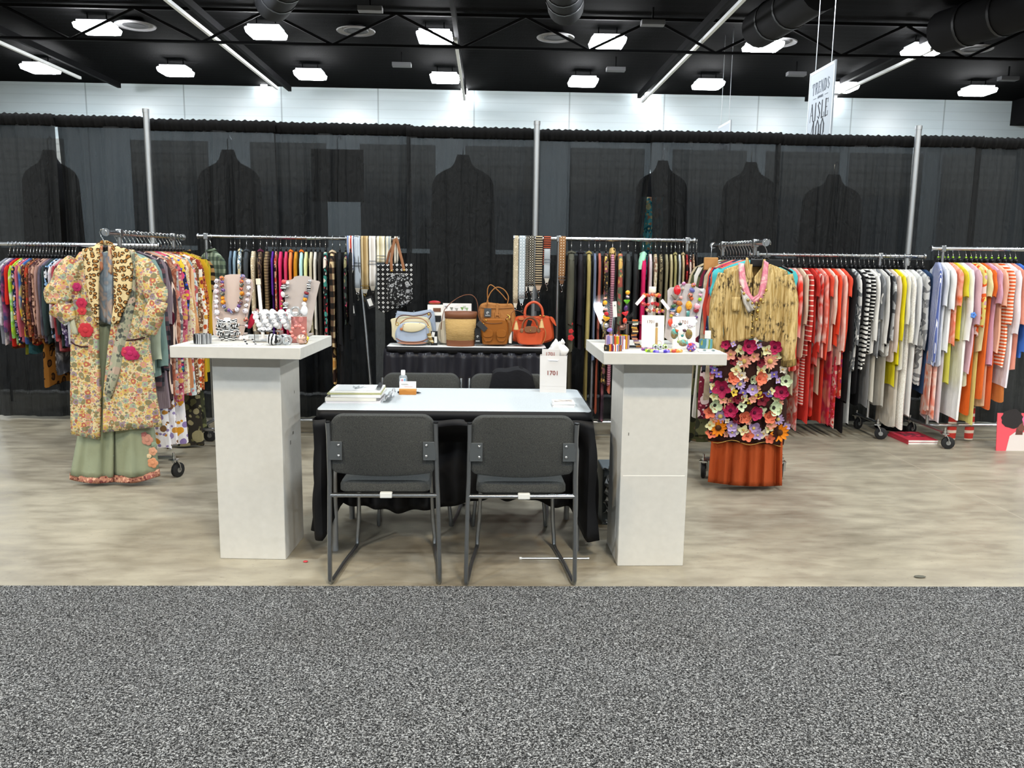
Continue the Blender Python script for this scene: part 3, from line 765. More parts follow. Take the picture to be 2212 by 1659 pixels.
# gift bag
p = atZ(1196, 849, TZ); GX, GY = p.x + .0, p.y + .05
t = thing('gift_bag', 'white paper gift bag printed 1701 standing on the table', 'bag', (GX, GY, TZ), -.10)
gbm = P('#d9d6d4', .55, name='bag_paper')
mb = MB(); w_, d_, h_ = .146, .062, .205
r0 = [(-w_ / 2, -d_ / 2), (w_ / 2, -d_ / 2), (w_ / 2, d_ / 2), (-w_ / 2, d_ / 2)]
mb.loft([[(x, y, 0) for x, y in r0], [(x * 1.01, y, .10) for x, y in r0], [(x * 1.02, y * 1.02, h_) for x, y in r0]], True, False)
B(mb, 'body', gbm, t, solid=.0012, smooth=False)
B(MB().box((0, -d_ / 2 - .0008, .036), (w_ * 1.0, .0006, .0012)), 'fold_line', P('#d9d5d2', .6), t, smooth=False)
B(MB().tube([(-.027, -d_ / 2 - .002, .186), (-.026, -d_ / 2 - .004, .181), (.024, -d_ / 2 - .004, .180), (.025, -d_ / 2 - .002, .185)], .0032, 8), 'handle', P('#f7f5f4', .6), t)
text_obj('1701', .034, P('#8a4a44', .6, name='maroon_ink'), t, (-.004, -d_ / 2 - .0016, .108), (pi / 2, 0, 0), ext=.0004, bold=.0006)
text_obj('- - - - - - - - - - - - - - -', .008, P('#cfc9c7', .6), t, (-.004, -d_ / 2 - .0014, .018), (pi / 2, 0, 0), ext=.0002)
t = thing('folded_paper_bag', 'flat folded 1701 paper bag tucked inside the gift bag', 'bag', (GX - .018, GY - .016, TZ + .04), -.10)
B(MB().box((0, .0, .10), (.096, .005, .20)), 'body', P('#d2cfcd', .6), t, bevel=.001)
text_obj('1701', .028, P('#a06a64', .6), t, (-.002, -.0042, .172), (pi / 2, 0, 0), ext=.0004, bold=.0005)
t = thing('paper_tag_strip', 'grey striped paper strip in the mouth of the gift bag', 'paper', (GX + .05, GY - .012, TZ + .13), -.10)
B(MB().box((0, 0, .045), (.028, .004, .09)), 'strip', P('#cfccc9', .7), t)
B(MB().box((0, -.0024, .075), (.022, .0006, .012)), 'print', P('#b2aeab', .7), t)
t = thing('tissue_paper', 'crumpled white tissue paper sticking out of the gift bag', 'tissue', (GX + .020, GY + .010, TZ + .15), 0)
rows = []
for j in range(13):
    v = j / 12; rows.append([((.018 + .040 * min(1, v * 1.6)) * (1 if v < .65 else 1 - 1.6 * (v - .65) ** 1.3 * 2) * cos(a) * (1 + .14 * sin(3 * a + 2 * v)) , (.010 + .014 * v) * sin(a), .118 * v + .010 * v * sin(3 * a + 1) + .005 * v * sin(5 * a)) for a in [2 * pi * k / 26 for k in range(26)]])
B(MB().loft(rows, False, True), 'crumple', P('#e2e1e0', .8), t, solid=.001)
rows = [[(-.03 + .06 * i / 8 + .012 * sin(j), -.006 + .006 * sin(i + j), .05 + .085 * j / 8 + .012 * sin(i * 1.3)) for i in range(9)] for j in range(9)]
B(MB().grid(rows), 'inner_fold', P('#e2e1e0', .8), t, solid=.001)
# stack of photo cards
p = atZ(1217, 877, TZ)
for k in range(5):
    t = thing('photo_card', f'white photo card, {["bottom of","second in","middle of","fourth in","top of"][k]} the small stack at the table corner', 'card', (p.x + .003 * (k % 2) - .002, p.y + .002 * (k % 3), TZ + .0052 * k), .03 * ((k % 3) - 1), 'stack of photo cards')
    c = B(MB().box((0, 0, .0026), (.108, .082, .0046)), 'card', P('#f3f2f1', .6), t, smooth=False)
    if k == 4:
        B(MB().box((0, .002, .0051), (.092, .066, .0004)), 'photo_print', fab('blotch', '#8d8680', '#b5aaa2', '#d9cfc8', '#efe6e2', s=30, rough=.35), c, smooth=False)

# ------------------------------------------------------------------ bits on the floor
t = thing('floor_rod', 'thin silver rod lying on the floor under the table corner', 'rod', atZ(1200, 1206, .006))
L = atZ(1276, 1205, .006) - atZ(1131, 1206, .006)
B(MB().tube([(-L.x / 2, 0, 0), (L.x / 2, 0, 0)], .005, 8), 'rod', P('#c9cccb', .3, .9), t); B(MB().tube([(-L.x / 2 - .012, 0, 0), (-L.x / 2, 0, 0)], .0065, 8), 'end_cap', P('#e4e5e5', .5), t)
t = thing('red_petal', 'tiny red scrap lying on the floor beside the pedestal', 'scrap', atZ(660, 1214, .001)); B(MB().ball((0, 0, .003), .012, 10, 6, sz=.25), 'scrap', P('#b5383c', .5), t)
t = thing('leaf_scrap', 'small dark leaf scrap on the floor near the carpet edge', 'scrap', atZ(1987, 1247, .001)); B(MB().ball((0, 0, .004), .03, 8, 6, sy=.5, sz=.12), 'scrap', P('#55544a', .8), t)
# plastic box behind the colourful pedestal
p = atZ(1322, 1150, 0)
t = thing('plastic_wrapped_box', 'grey crate with crumpled clear plastic beside the colourful jewellery pedestal', 'box', (p.x + .02, 4.50, 0))
cr = MB().box((.04, 0, .16), (.20, .24, .32)); B(cr, 'box', P('#5c6468', .6), t, bevel=.006)
for k in range(4):
    rows = [[(-.05 + .07 * i / 7 + .012 * sin(i * 2 + j * 1.3 + k), -.13 + .05 * sin(j + k) , .02 + .07 * k + .11 * j / 7 + .012 * sin(i * 1.7 + k)) for i in range(8)] for j in range(8)]
    B(MB().grid(rows), 'plastic_film', P('#eef3f6', .1, trans=.7, ior=1.3), t, solid=.001)
# magazines and poster at right
p = atZ(1935, 955, 0)
t = None
for k in range(2):
    c = atZ(1945, 940, 0)
    t = thing('magazine', ('lower' if k == 0 else 'upper') + ' red covered magazine of the pair lying on the floor under the lace dress', 'magazine', (c.x + .006 * k, 6.62, .0195 * k), .02 - .03 * k, 'red magazines on the floor')
    B(MB().box((0, 0, .0095), (.245, .33, .016)), 'pages', P('#ece7e4', .7), t, smooth=False); B(MB().box((0, 0, .0185), (.25, .335, .0012)), 'cover', P('#c43748', .35), t, smooth=False)
    B(MB().box((.0, .03, .0193), (.16, .15, .0004)), 'cover_print', fab('blotch', '#b52e42', '#7c2433', '#453035', s=14), t, smooth=False); B(MB().box((-.1252, 0, .0095), (.0012, .335, .0185)), 'spine', P('#c43748', .4), t, smooth=False)
pl = atY(2161, 888, 6.25); pr = atY(2235, 888, 6.25); zb = .0
t = thing('portrait_poster', 'pink poster of a person with dark curly hair leaning under the orange clothes', 'poster', (pl.x + .18, 6.25, 0), 0)
ph = pl.z - .02
T = Matrix.Rotation(-.10, 4, 'X')
def flat(poly, y): return MB().add([T @ Vector((x, y, z)) for x, z in poly], [tuple(range(len(poly)))])
B(MB().box((0, .004, ph / 2), (.36, .006, ph)).xf(T), 'board', P('#e0525e', .45), t, smooth=False)
def blob(cx, cz, rx, rz_, n=26, w=.0, k=7): return [(cx + rx * cos(2 * pi * i / n) * (1 + w * sin(k * 2 * pi * i / n)), cz + rz_ * sin(2 * pi * i / n) * (1 + w * cos(5 * 2 * pi * i / n))) for i in range(n)]
B(flat([(-.10, 0), (.14, 0), (.14, .03), (.10, .13), (.045, .15), (-.02, .16), (-.075, .12)], -.0005), 'shirt_print', P('#d9cfca', .5), t, smooth=False)
B(flat([(-.03, .13), (.03, .13), (.035, .185), (-.02, .185)], -.0008), 'neck_print', P('#5d3a31', .5), t, smooth=False)
B(flat(blob(.02, .215, .042, .055), -.0010), 'face_print', P('#6d4438', .5), t, smooth=False)
B(flat(blob(-.06, .26, .088, .078, 40, .06, 11), -.0012), 'hair_print', P('#201a1b', .6), t, smooth=False)
B(flat(blob(.075, .245, .05, .055, 30, .1, 5), -.0014), 'flower_print', P('#f2699a', .5), t, smooth=False)
t = thing('striped_boot', 'red and cream striped trouser leg touching the floor under the orange clothes', 'trousers', atY(2065, 935, 6.6) * 1.0)
t.location = (atY(2068, 935, 6.6).x, 6.6, 0)
for s, h in ((-.05, .10), (.10, .09)):
    B(MB().loft([[(s + .04 * cos(a) * k, .02 * sin(a) * k, z) for a in [2 * pi * q / 12 for q in range(12)]] for z, k in ((.01, .5), (.015, .9), (h, 1), (h + .12, .9), (.3, .8))], True, True), 'leg', fab('stripe', '#d8c7b8', '#b8382f', s=14, duty=.35), t)
# ------------------------------------------------------------------ clothes rails
def caster(par, x, y, rz=0.0):
    c = B(MB().tube([(x, y, .125), (x, y, .152)], .014, 10).tube([(x, y, .152), (x, y, .175)], .009, 10), 'caster_stem', chrome, par)
    ox, oy = .03 * cos(rz), .03 * sin(rz)
    ax = Vector((-sin(rz), cos(rz), 0))
    for s in (-1, 1):
        mb = MB(); b0 = Vector((x, y, .125)) + ax * .02 * s; w = Vector((x + ox, y + oy, .052)) + ax * .02 * s
        mb.tube([b0, (b0 + w) / 2 + Vector((ox * .3, oy * .3, 0)), w], .006, 6, ry=2.0); B(mb, 'fork', chrome, c)
    B(MB().box((x, y, .126), (.05, .05, .008), rz=rz), 'fork_plate', chrome, c)
    ctr = Vector((x + ox, y + oy, .051))
    B(MB().tube([ctr - ax * .014, ctr - ax * .010, ctr + ax * .010, ctr + ax * .014], [.043, .05, .05, .043], 24), 'wheel', rubber, c)
    B(MB().tube([ctr - ax * .0165, ctr + ax * .0165], .018, 14), 'hub', steel, c)
def rack(lb, p0, p1, z, ups, base=True, ring=None, ends=.27, name='clothes_rack', lean=None, stretch=0.0):
    """p0, p1: the ends of the rail seen from above; ups: where along it the uprights stand"""
    p0, p1 = Vector((p0[0], p0[1], 0)), Vector((p1[0], p1[1], 0)); d = p1 - p0; L = d.length; d.normalize(); nrm = Vector((-d.y, d.x, 0))
    t = thing(name, lb, 'clothes rack', p0)
    Z = Vector((0, 0, z))
    B(MB().tube([Z, Z + d * L], .0155, 14), 'rail', P('#c4c6c8', .22, 1, name='rail'), t)
    for e in (0, L): B(MB().tube([Z + d * (e - .006), Z + d * (e + .006)], .024, 16), 'end_cap', steel, t)
    for i, u in enumerate(ups):
        q = d * u; ln = lean[i] if lean else Vector((0, 0, 0))
        B(MB().tube([q + Vector((0, 0, .14)) + ln, q + Z - Vector((0, 0, .015))], .014, 12), 'upright', steel, t)
        B(MB().box(q + Z, (.036, .036, .05), rz=math.atan2(d.y, d.x)), 'rail_clamp', steel, t, bevel=.004)
        f = MB(); a, b2 = q + nrm * ends + Vector((0, 0, .14)) + ln, q - nrm * ends + Vector((0, 0, .14)) + ln
        B(f.tube([a, b2], .0135, 10), 'foot_bar', steel, t)
        for e in (a, b2): caster(t, e.x, e.y, math.atan2(d.y, d.x) + R.uniform(-.5, .5))
    if base and len(ups) > 1: B(MB().tube([d * ups[0] + Vector((0, 0, .14)), d * ups[-1] + Vector((0, 0, .14))], .0135, 10), 'base_bar', steel, t)
    return t

RAIL = {}
def defrail(k, p0, p1, z, rot, phrase): RAIL[k] = (Vector((p0[0], p0[1], z)), Vector((p1[0], p1[1], z)), rot, phrase)
AY, CY, DYR, FY, GYR = 6.62, 6.60, 6.60, 6.86, 6.60
XB, XE = -2.35, 1.755
rack('silver clothes rail at the far left, behind the floral robe', (-4.75, AY), (-2.62, AY), 1.54, (.35,), False)
rack('clothes rack running back from the floral robe, rail seen end on', (XB, 5.13), (XB, 6.40), 1.605, (.182, 1.075))
lnC = Vector((.13, -.06, 0))
rack('clothes rack along the back holding the purple and pink jackets', (-2.30, CY), (-.715, CY), 1.62, (.06, 1.25), True, ends=.20, lean=[Vector((0, 0, 0)), lnC])
rack('clothes rack along the back with the olive rose jacket and the patterned straps', (.205, DYR), (1.66, DYR), 1.64, (.36, 1.40), True, ends=.16)
rack('clothes rack running back from the crinkled shirt and flowered skirt', (XE, 5.16), (XE, 6.38), 1.60, (.20, .94))
rack('clothes rack at the right holding the red, black and white clothes', (2.20, FY), (3.70, FY), 1.542, (.06, 1.12), False, ends=.2)
rack('clothes rack at the far right holding the orange and white clothes', (3.60, GYR - .02), (5.2, GYR + .0), 1.605, (.10, 1.45), True)

# ------------------------------------------------------------------ hangers
def hook_pts(rr=.021, drop=.085):
    p = [(0, -rr * .9, -.012)]
    p += [(0, -rr * cos(a), .000 + rr * sin(a)) for a in [pi * k / 8 for k in range(9)]]
    p += [(0, rr * .7, -.022), (0, .004, -.040), (0, 0, -.052), (0, 0, -drop)]
    return p
hook_me = MB().tube(hook_pts(), .0028, 7).mesh('hook'); hook_me.materials.append(chrome)
hook_me.polygons.foreach_set('use_smooth', [True] * len(hook_me.polygons))
bar = MB()
for s in (-1, 1):
    bar.tube([(0, 0, -.086), (0, s * .03, -.110), (0, s * .08, -.136), (0, s * .14, -.163), (0, s * .172, -.184)], [.010, .009, .0075, .0075, .0065], 8, ry=.62, upv=(0, 0, 1))
bar.box((0, 0, -.090), (.011, .05, .026))
bar_me = bar.mesh('shoulder_bar'); bar_me.materials.append(blackplastic); bar_me.polygons.foreach_set('use_smooth', [True] * len(bar_me.polygons))
clip = MB().box((0, 0, -.09), (.011, .30, .012)); clip_me = clip.mesh('clip_bar'); clip_me.materials.append(blackplastic)
greensz = MB().ball((0, 0, -.066), .0085, 8, 6).mesh('size_bead'); greensz.materials.append(P('#9fd22e', .4, name='lime_plastic'))
def hanger(loc, rz, lb, grp, kind='s', green=False):
    h = thing('clothes_hanger', lb, 'hanger', loc, rz, grp)
    for nm, me in (('hook', hook_me), ('clip_bar' if kind == 'c' else 'shoulder_bar', clip_me if kind == 'c' else bar_me)):
        o = bpy.data.objects.new(nm, me); COL.objects.link(o); o.parent = h
    if green:
        o = bpy.data.objects.new('size_bead', greensz); COL.objects.link(o); o.parent = h
    return h

# ------------------------------------------------------------------ garments
def lerp(a, b2, u): return a + (b2 - a) * u
def torso(L, hw, th, r, hem=1.0, ztop=-.108, slit=0.0):
    zs = [(ztop, .058, .8), (ztop - .012, .09, .9), (ztop - .03, .14, .9), (ztop - .055, .188, 1.0), (ztop - .09, .205, 1.0)]
    k = hw / .205
    zs = [(z, w * k, t) for z, w, t in zs]
    n = 13; z0 = zs[-1][0]
    for i in range(1, n + 1):
        v = i / n; w = hw * (1 - .06 * sin(pi * min(1, v * 1.4)) + (hem - 1) * v * v); zs.append((lerp(z0, -L, v), w, 1.0))
    ph, ph2, kf = r.uniform(0, 6), r.uniform(0, 6), r.choice((5, 6, 7)); rings = []
    for (z, w, t) in zs:
        v = min(1, max(0, (-z - .2) / max(L - .2, .1))); ring = []
        for a in range(20):
            q = 2 * pi * a / 20; c, s = cos(q), sin(q)
            y = w * (1 if c >= 0 else -1) * abs(c) ** .75
            x = th / 2 * t * (1 if s >= 0 else -1) * abs(s) ** .6 * (1 + .28 * v * sin(kf * q + ph + 2 * v))
            x += th * .16 * sin(3.1 * z * 3 + ph2 + y * 5) * v
            ring.append((x, y + .006 * sin(9 * z + ph), z + (.012 * sin(2 * q + ph) * v)))
        rings.append(ring)
    return rings
def sleeve(sgn, hw, th, ln, r, z0=-.165, wid=.052, flare=1.0):
    n = 10; rings = []; ph = r.uniform(0, 6); out = r.uniform(.012, .045)
    for i in range(n + 1):
        v = i / n; z = z0 - ln * v; yc = sgn * (hw * .88 + out * v + .012 * sin(pi * v))
        wy = wid * lerp(1.0, .74 * flare, v) * (.55 if i == 0 else 1); wx = th * .5 * lerp(1.0, .86, v) * (.8 if i == 0 else 1)
        wob = .007 * sin(9 * v + ph)
        rings.append([(wx * cos(a) * (1 + .12 * sin(8 * v + ph)), yc + wob + wy * sin(a), z + .012 * cos(a) * sin(a)) for a in [2 * pi * q / 12 for q in range(12)]])
    return rings
MINI = [0]
def garment(rail, lb, cat, fabm, near=None, at=None, L=.75, sl=.55, th=.026, hw=.205, seed=None, hem=1.0, under=None, coll=None, name=None, green=False, kind='s', rz=0.0, slm=None, dz=0.0, flare=1.0):
    """hang one garment (and what hangs under it) from a rail. near: pixel column of its near edge; at: place along the rail in metres"""
    p0, p1, rot, phrase = RAIL[rail]; MINI[0] += 1; r = random.Random(seed if seed is not None else MINI[0] * 13)
    if near is not None:
        X = atY(near, 600, p0.y - hw).x
        if rail in 'CD': rz = rz - .8 * atan(X / p0.y)
        loc = Vector((X - hw * sin(rz), p0.y, p0.z))
    else:
        d = (p1 - p0).normalized(); loc = p0 + d * at
    loc = loc + Vector((0, 0, .0185 - .021 + .0)) ; loc.z = p0.z + .0155 - .0185 + .0
    nm = name or cat.replace(' ', '_')
    g = thing(nm, lb, cat, loc + Vector((0, 0, dz)), rot + rz, phrase)
    if kind == 's':
        B(MB().loft(torso(L, hw, th, r, hem)), 'body', fabm, g)
        if sl:
            for s in (-1, 1): B(MB().loft(sleeve(s, hw, th, sl, r, flare=flare)), 'sleeve', slm or fabm, g)
        if coll is not None:
            cr = []
            for z, w, t in ((-.112, .062, .9), (-.098, .060, 1.1), (-.088, .066, 1.3), (-.104, .080, 1.6)):
                cr.append([(th * .5 * t * sin(a), w * cos(a), z - .012 * abs(sin(a))) for a in [2 * pi * q / 16 for q in range(16)]])
            B(MB().loft(cr), 'collar', coll, g)
    else:      # hung from a clip bar: skirt or trousers
        rings = []; ph = r.uniform(0, 6)
        for i in range(13):
            v = i / 12; z = -.096 - (L - .096) * v; w = hw * lerp(.75, hem, v); tt = th * .5 * (.4 if i == 0 else 1)
            rings.append([(tt * sin(a) * (1 + .35 * v * sin(6 * a + ph)), w * cos(a), z) for a in [2 * pi * q / 20 for q in range(20)]])
        B(MB().loft(rings), 'body', fabm, g)
    h = hanger(loc, rot + rz, ('black hanger holding the ' + ' '.join(lb.replace(',', '').split()[:12])) if len(lb.split()) > 7 else 'black hanger holding the ' + lb, phrase + ' hangers', kind, green)
    if under:
        um, uL, ucat, ulb = under[:4]; uw = under[4] if len(under) > 4 else .82
        q = thing(ucat.replace(' ', '_'), ulb, ucat, loc, rot + rz, phrase)
        rings = []; ph = r.uniform(0, 6); top = -(L - .10)
        for i in range(11):
            v = i / 10; z = lerp(top, -uL, v); w = hw * uw * lerp(.92, 1.06, v); tt = th * (.36 if v < .3 else .42)
            rings.append([(tt * (1 if sin(a) > 0 else -1) * abs(sin(a)) ** .7 * (1 + .3 * v * sin(5 * a + ph)), w * cos(a), z + .01 * sin(3 * a + ph) * v) for a in [2 * pi * k / 18 for k in range(18)]])
        B(MB().loft(rings), 'body', um, q)
    return g
ROTX, ROTY = 0.0, pi / 2
# ------------------------------------------------------------------ what hangs on the rails
defrail('A', (-4.75, AY), (-2.62, AY), 1.54, 0.0, 'clothes on the far left rail')
defrail('B', (XB, 5.13), (XB, 6.44), 1.605, pi / 2, 'clothes on the rack behind the floral robe')
defrail('C', (-2.30, CY), (-.715, CY), 1.62, 0.0, 'clothes on the back rail beside the straps')
defrail('D', (.205, DYR), (1.66, DYR), 1.64, 0.0, 'clothes on the back rail right of the bags')
defrail('E', (XE, 5.16), (XE, 6.42), 1.60, pi / 2, 'clothes on the rack behind the crinkled shirt')
defrail('F', (2.20, FY), (3.70, FY), 1.542, 0.0, 'clothes on the red black and white rail')
defrail('G', (3.60, GYR), (5.2, GYR), 1.605, 0.0, 'clothes on the far right rail')
def zpx(rail, px, py, hw=.205, at=None):
    p0, p1, rot, ph = RAIL[rail]
    Yn = (p0.y - hw) if at is None else p0.y + at
    return p0.z - atY(px, py, Yn).z
def H(rail, px, b2, sb, f, lb, cat, th=.024, at=None, u=None, **kw):
    hw = kw.get('hw', .205); L = zpx(rail, px, b2, hw, at); sl = (zpx(rail, px, sb, hw, at) - .165) if sb else 0
    if u:
        um, ub, uc, ul = u[:4]; u = (um, zpx(rail, px, ub, hw, at), uc, ul) + tuple(u[4:])
    return garment(rail, lb, cat, f, near=None if at is not None else px, at=at, L=L, sl=sl, th=th, under=u, **kw)
pl = lambda c, **k: fab('plain', c, s=26, **k)
def fit(rows, Y, ith):
    ps = [r[0] for r in rows]; out = []
    for i, r in enumerate(rows):
        g = min([abs(ps[j] - ps[i]) for j in (i - 1, i + 1) if 0 <= j < len(ps)]) / FPX * Y
        r = list(r); 
        if ith is None: r.append(min(.0235, .70 * g))
        else: r[ith] = min(r[ith], .70 * g)
        out.append(tuple(r))
    return out
# far left rail
A_ = [(-8, 745, 690, pl('#8d8f9a'), 'grey blouse at the left edge of the picture', 'blouse', None),
 (1, 742, 700, fab('dye', '#6d7386', '#d8d4d8', '#3a3d4d', s=9), 'grey and white mottled shirt, left end of the far left rail', 'shirt', None),
 (9, 738, 715, fab('dye', '#5b2b52', '#8e3f73', '#2f3b66', '#a8445a', s=8), 'plum and navy mottled shirt next to the red one', 'shirt', (pl('#7e4a3a'), 752, 'trousers', 'rust brown trousers under the plum shirt')),
 (17, 745, 655, pl('#d3281f'), 'plain red shirt on the far left rail', 'shirt', None),
 (24, 744, 728, fab('dye', '#e8efe0', '#7cc24a', '#b7cf2c', '#e5f0e0', s=7), 'lime green and white tie-dye shirt', 'shirt', (pl('#a84430'), 750, 'trousers', 'brick red trousers under the lime shirt')),
 (31, 742, 720, fab('floral', '#1d2347', '#6f7fb5', '#dadff0', '#c9a94c', s=22), 'navy floral shirt between the lime and pink shirts', 'shirt', None),
 (38, 738, 725, pl('#cf6a7e'), 'rose pink shirt on the far left rail', 'shirt', (pl('#8d8c2e'), 764, 'trousers', 'olive yellow trousers under the rose pink shirt')),
 (45, 740, 690, fab('dye', '#f1d52a', '#e9c72c', '#3f6fb0', '#4060a8', s=5), 'yellow and blue blouse beside the rose pink shirt', 'blouse', (pl('#3f7f93'), 765, 'skirt', 'teal skirt under the yellow and blue blouse')),
 (52, 740, 722, fab('floral', '#3a2624', '#8d6a3d', '#c9a26a', '#602a2a', s=20), 'dark brown sequinned print shirt', 'shirt', None),
 (59, 742, 725, fab('floral', '#8a5236', '#c98a53', '#3b2520', '#b8402a', s=17), 'copper brown print blouse with red hem', 'blouse', (fab('floral', '#a83328', '#e2b070', '#4a2018', s=24), 745, 'skirt', 'red bordered skirt under the copper blouse')),
 (66, 728, 700, fab('floral', '#5b3c3e', '#b08a7c', '#2b1a20', '#8f6a66', s=15), 'plum brown snake print blouse', 'blouse', None),
 (73, 735, 705, fab('leopard', '#c9a592', '#8d6a5a', '#4a302c', s=24), 'dusty pink spotted shirt on the far left rail', 'shirt', None),
 (80, 733, 720, pl('#b58f85'), 'plain dusty pink shirt next to the spotted one', 'shirt', (fab('leopard', '#a8702f', '#5d3a16', '#2a180c', s=13), 835, 'skirt', 'long amber animal print skirt hanging below the far left rail', 1.0)),
 (87, 740, 722, fab('dye', '#8a8790', '#5e5a68', '#7e6d84', s=5), 'grey and mauve shaded shirt', 'shirt', None),
 (95, 741, 722, pl('#38494a'), 'dark teal shirt on the far left rail', 'shirt', None),
 (102, 735, 640, fab('floral', '#1d1d24', '#e3e3e6', '#8fb5dc', s=13), 'black and white bloom print blouse with pale blue hem', 'blouse', (fab('floral', '#8d8580', '#d8d0c9', '#4a4340', s=20), 800, 'skirt', 'grey mottled skirt under the black and white blouse')),
 (110, 728, 706, fab('dye', '#d8d8dc', '#bdbcc4', '#e8e6e4', s=10), 'pale grey crinkled blouse beside the robe sleeve', 'blouse', (fab('dye', '#2b2b30', '#46464c', '#a5a5aa', s=10), 808, 'dress', 'sheer black speckled dress beside the robe', 1.0)),
 (117, 760, 735, fab('dye', '#d9737a', '#b5404c', '#d98a8c', s=5), 'coral pink shirt beside the robe sleeve', 'shirt', None),
 (124, 750, 720, pl('#33403f'), 'dark green shirt half hidden by the robe', 'shirt', None),
 (131, 750, 720, fab('floral', '#6c5a86', '#d8cfe0', '#382f55', s=18), 'purple print blouse half hidden by the robe', 'blouse', None),
 (138, 745, 700, pl('#e8e8ea'), 'white shirt half hidden by the robe', 'shirt', None)]
for px, b2, sb, f, lb, cat, u, th in fit(A_, AY, None): H('A', px, b2, sb, f, lb, cat, th, u=u)

# rack behind the robe, from the robe backwards
B_ = [(.15, 805, 776, fab('dye', '#a9b39b', '#b5bea8', '#9aa58c', s=4), 'sage green jacket just behind the floral robe', 'jacket', None, {}),
 (.228, 812, 790, pl('#7d9894'), 'dusty teal jacket behind the sage one', 'jacket', None, {}),
 (.285, 830, 800, fab('check', '#1c1c22', '#3a3a42', '#6a4a50', s=16), 'charcoal plaid shirt behind the floral robe', 'shirt', None, {}),
 (.34, 878, 700, fab('stripe', '#8b7d85', '#7a6c76', s=90, ax='y'), 'long mauve grey cardigan behind the floral robe', 'cardigan', None, {}),
 (.405, 865, 770, fab('stripe', '#e6cfc0', '#3a2c30', s=24, ax='d', duty=.14), 'cream jacket with thin dark stripes and a burgundy elbow patch', 'jacket', (fab('floral', '#e9e8ee', '#8d7fb0', '#c98a3a', '#7a5a3a', s=9), 968, 'trousers', 'white floral trousers under the cream striped jacket'), {}),
 (.47, 850, 760, fab('dye', '#a8644a', '#8c4a38', '#c09078', '#6d4030', s=14), 'rust print shirt behind the cream striped jacket', 'shirt', None, {}),
 (.525, 850, 770, fab('floral', '#a9a39f', '#e0dad4', '#5c5a63', '#c97a6c', s=16), 'grey floral shirt behind the rust one', 'shirt', (fab('floral', '#eceaf0', '#9486b5', '#d09440', '#80604a', s=8), 960, 'trousers', 'white and gold floral trousers under the grey floral shirt'), {}),
 (.59, 868, 770, fab('floral', '#c0647a', '#e0c4b8', '#93344c', '#d0a05a', s=22), 'pink and red floral dress with striped hem', 'dress', None, {'band': 1}),
 (.655, 800, 690, fab('floral', '#20284c', '#3b5bd0', '#e0c23a', '#d84a78', s=12), 'navy blouse with bright blue and yellow flowers', 'blouse', None, {}),
 (.715, 850, 760, fab('floral', '#e6d9bc', '#d8a878', '#b8808a', '#d8c48a', s=24), 'cream and apricot floral dress behind the navy blouse', 'dress', (fab('floral', '#e8e6ea', '#d99a2a', '#8d7ab0', s=8), 955, 'trousers', 'white and orange floral trousers under the apricot dress'), {}),
 (.78, 840, 750, fab('stripe', '#d8a070', '#c08a5c', '#e0b890', '#b87850', s=30, ax='d'), 'peach orange print shirt on the rack behind the robe', 'shirt', None, {}),
 (.845, 850, 745, fab('floral', '#c8d2d4', '#e48a92', '#7f9aa5', '#b85a5c', s=13), 'pale blue shirt with small pink flowers', 'shirt', None, {}),
 (.915, 850, 745, fab('floral', '#6a4630', '#b8966a', '#d8ccb4', '#8c5a3c', s=34), 'brown and cream paisley shirt on the left rack', 'shirt', None, {}),
 (.98, 840, 745, fab('floral', '#efe8da', '#c8542c', '#8c2f2a', '#d8a03a', s=10), 'ivory shirt with rust leaves', 'shirt', None, {}),
 (1.04, 840, 745, fab('floral', '#b8602f', '#7c2a30', '#d0a068', '#4a2424', s=38), 'orange and maroon ikat shirt', 'shirt', (fab('floral', '#2a2620', '#5c5a3c', '#8a8262', s=9), 960, 'trousers', 'dark olive print trousers under the ikat shirt'), {}),
 (1.115, 820, 735, pl('#c59a1e'), 'mustard yellow blouse at the back of the rack', 'blouse', (fab('floral', '#3c3f2c', '#6c6f48', '#20221a', s=10), 930, 'skirt', 'mottled olive skirt under the mustard blouse'), {}),
 (1.17, 800, 720, fab('stripe', '#b9a52c', '#98861c', s=60, ax='y'), 'olive gold fringed top at the back of the rack', 'top', None, {})]
for at, b2, sb, f, lb, cat, u, ex in B_:
    px = 340 + 120 * at
    g = H('B', px, b2, sb, f, lb, cat, .040, at=at, u=u, hw=.20)
    if 'burgundy' in lb:
        B(MB().ball((0, 0, 0), .05, 16, 8, sx=.28, sy=.62, sz=1.5).xf(Matrix.Translation((-.008, -.212, -.55)) ), 'elbow_patch', fab('plain', '#4f0d22', s=30, rough=.9), g)
        B(MB().ball((0, 0, 0), .05, 16, 8, sx=.28, sy=.62, sz=1.5).xf(Matrix.Translation((-.008, .212, -.55))), 'elbow_patch', fab('plain', '#4f0d22', s=30, rough=.9), g)
    if ex.get('band'):
        for k, c in enumerate(('#c9b33a', '#a83048', '#e8e2d8', '#b03a58', '#3f8a7c')):
            z = -.80 + .028 * -k
            B(MB().loft([[(.0235 * cos(a), .213 * sin(a), zz) for a in [2 * pi * q / 20 for q in range(20)]] for zz in (z, z - .018)]), 'hem_stripe', pl(c), g, solid=.001)
t = garment('B', 'brown and black tiger striped jacket at the far end of the rack', 'jacket', fab('zebra', '#a07a48', '#1c1410', s=17, ax='z', duty=.4), at=1.225, L=.66, sl=.5, th=.046, coll=fab('zebra', '#a07a48', '#1c1410', s=17, ax='z', duty=.4), dz=.0)

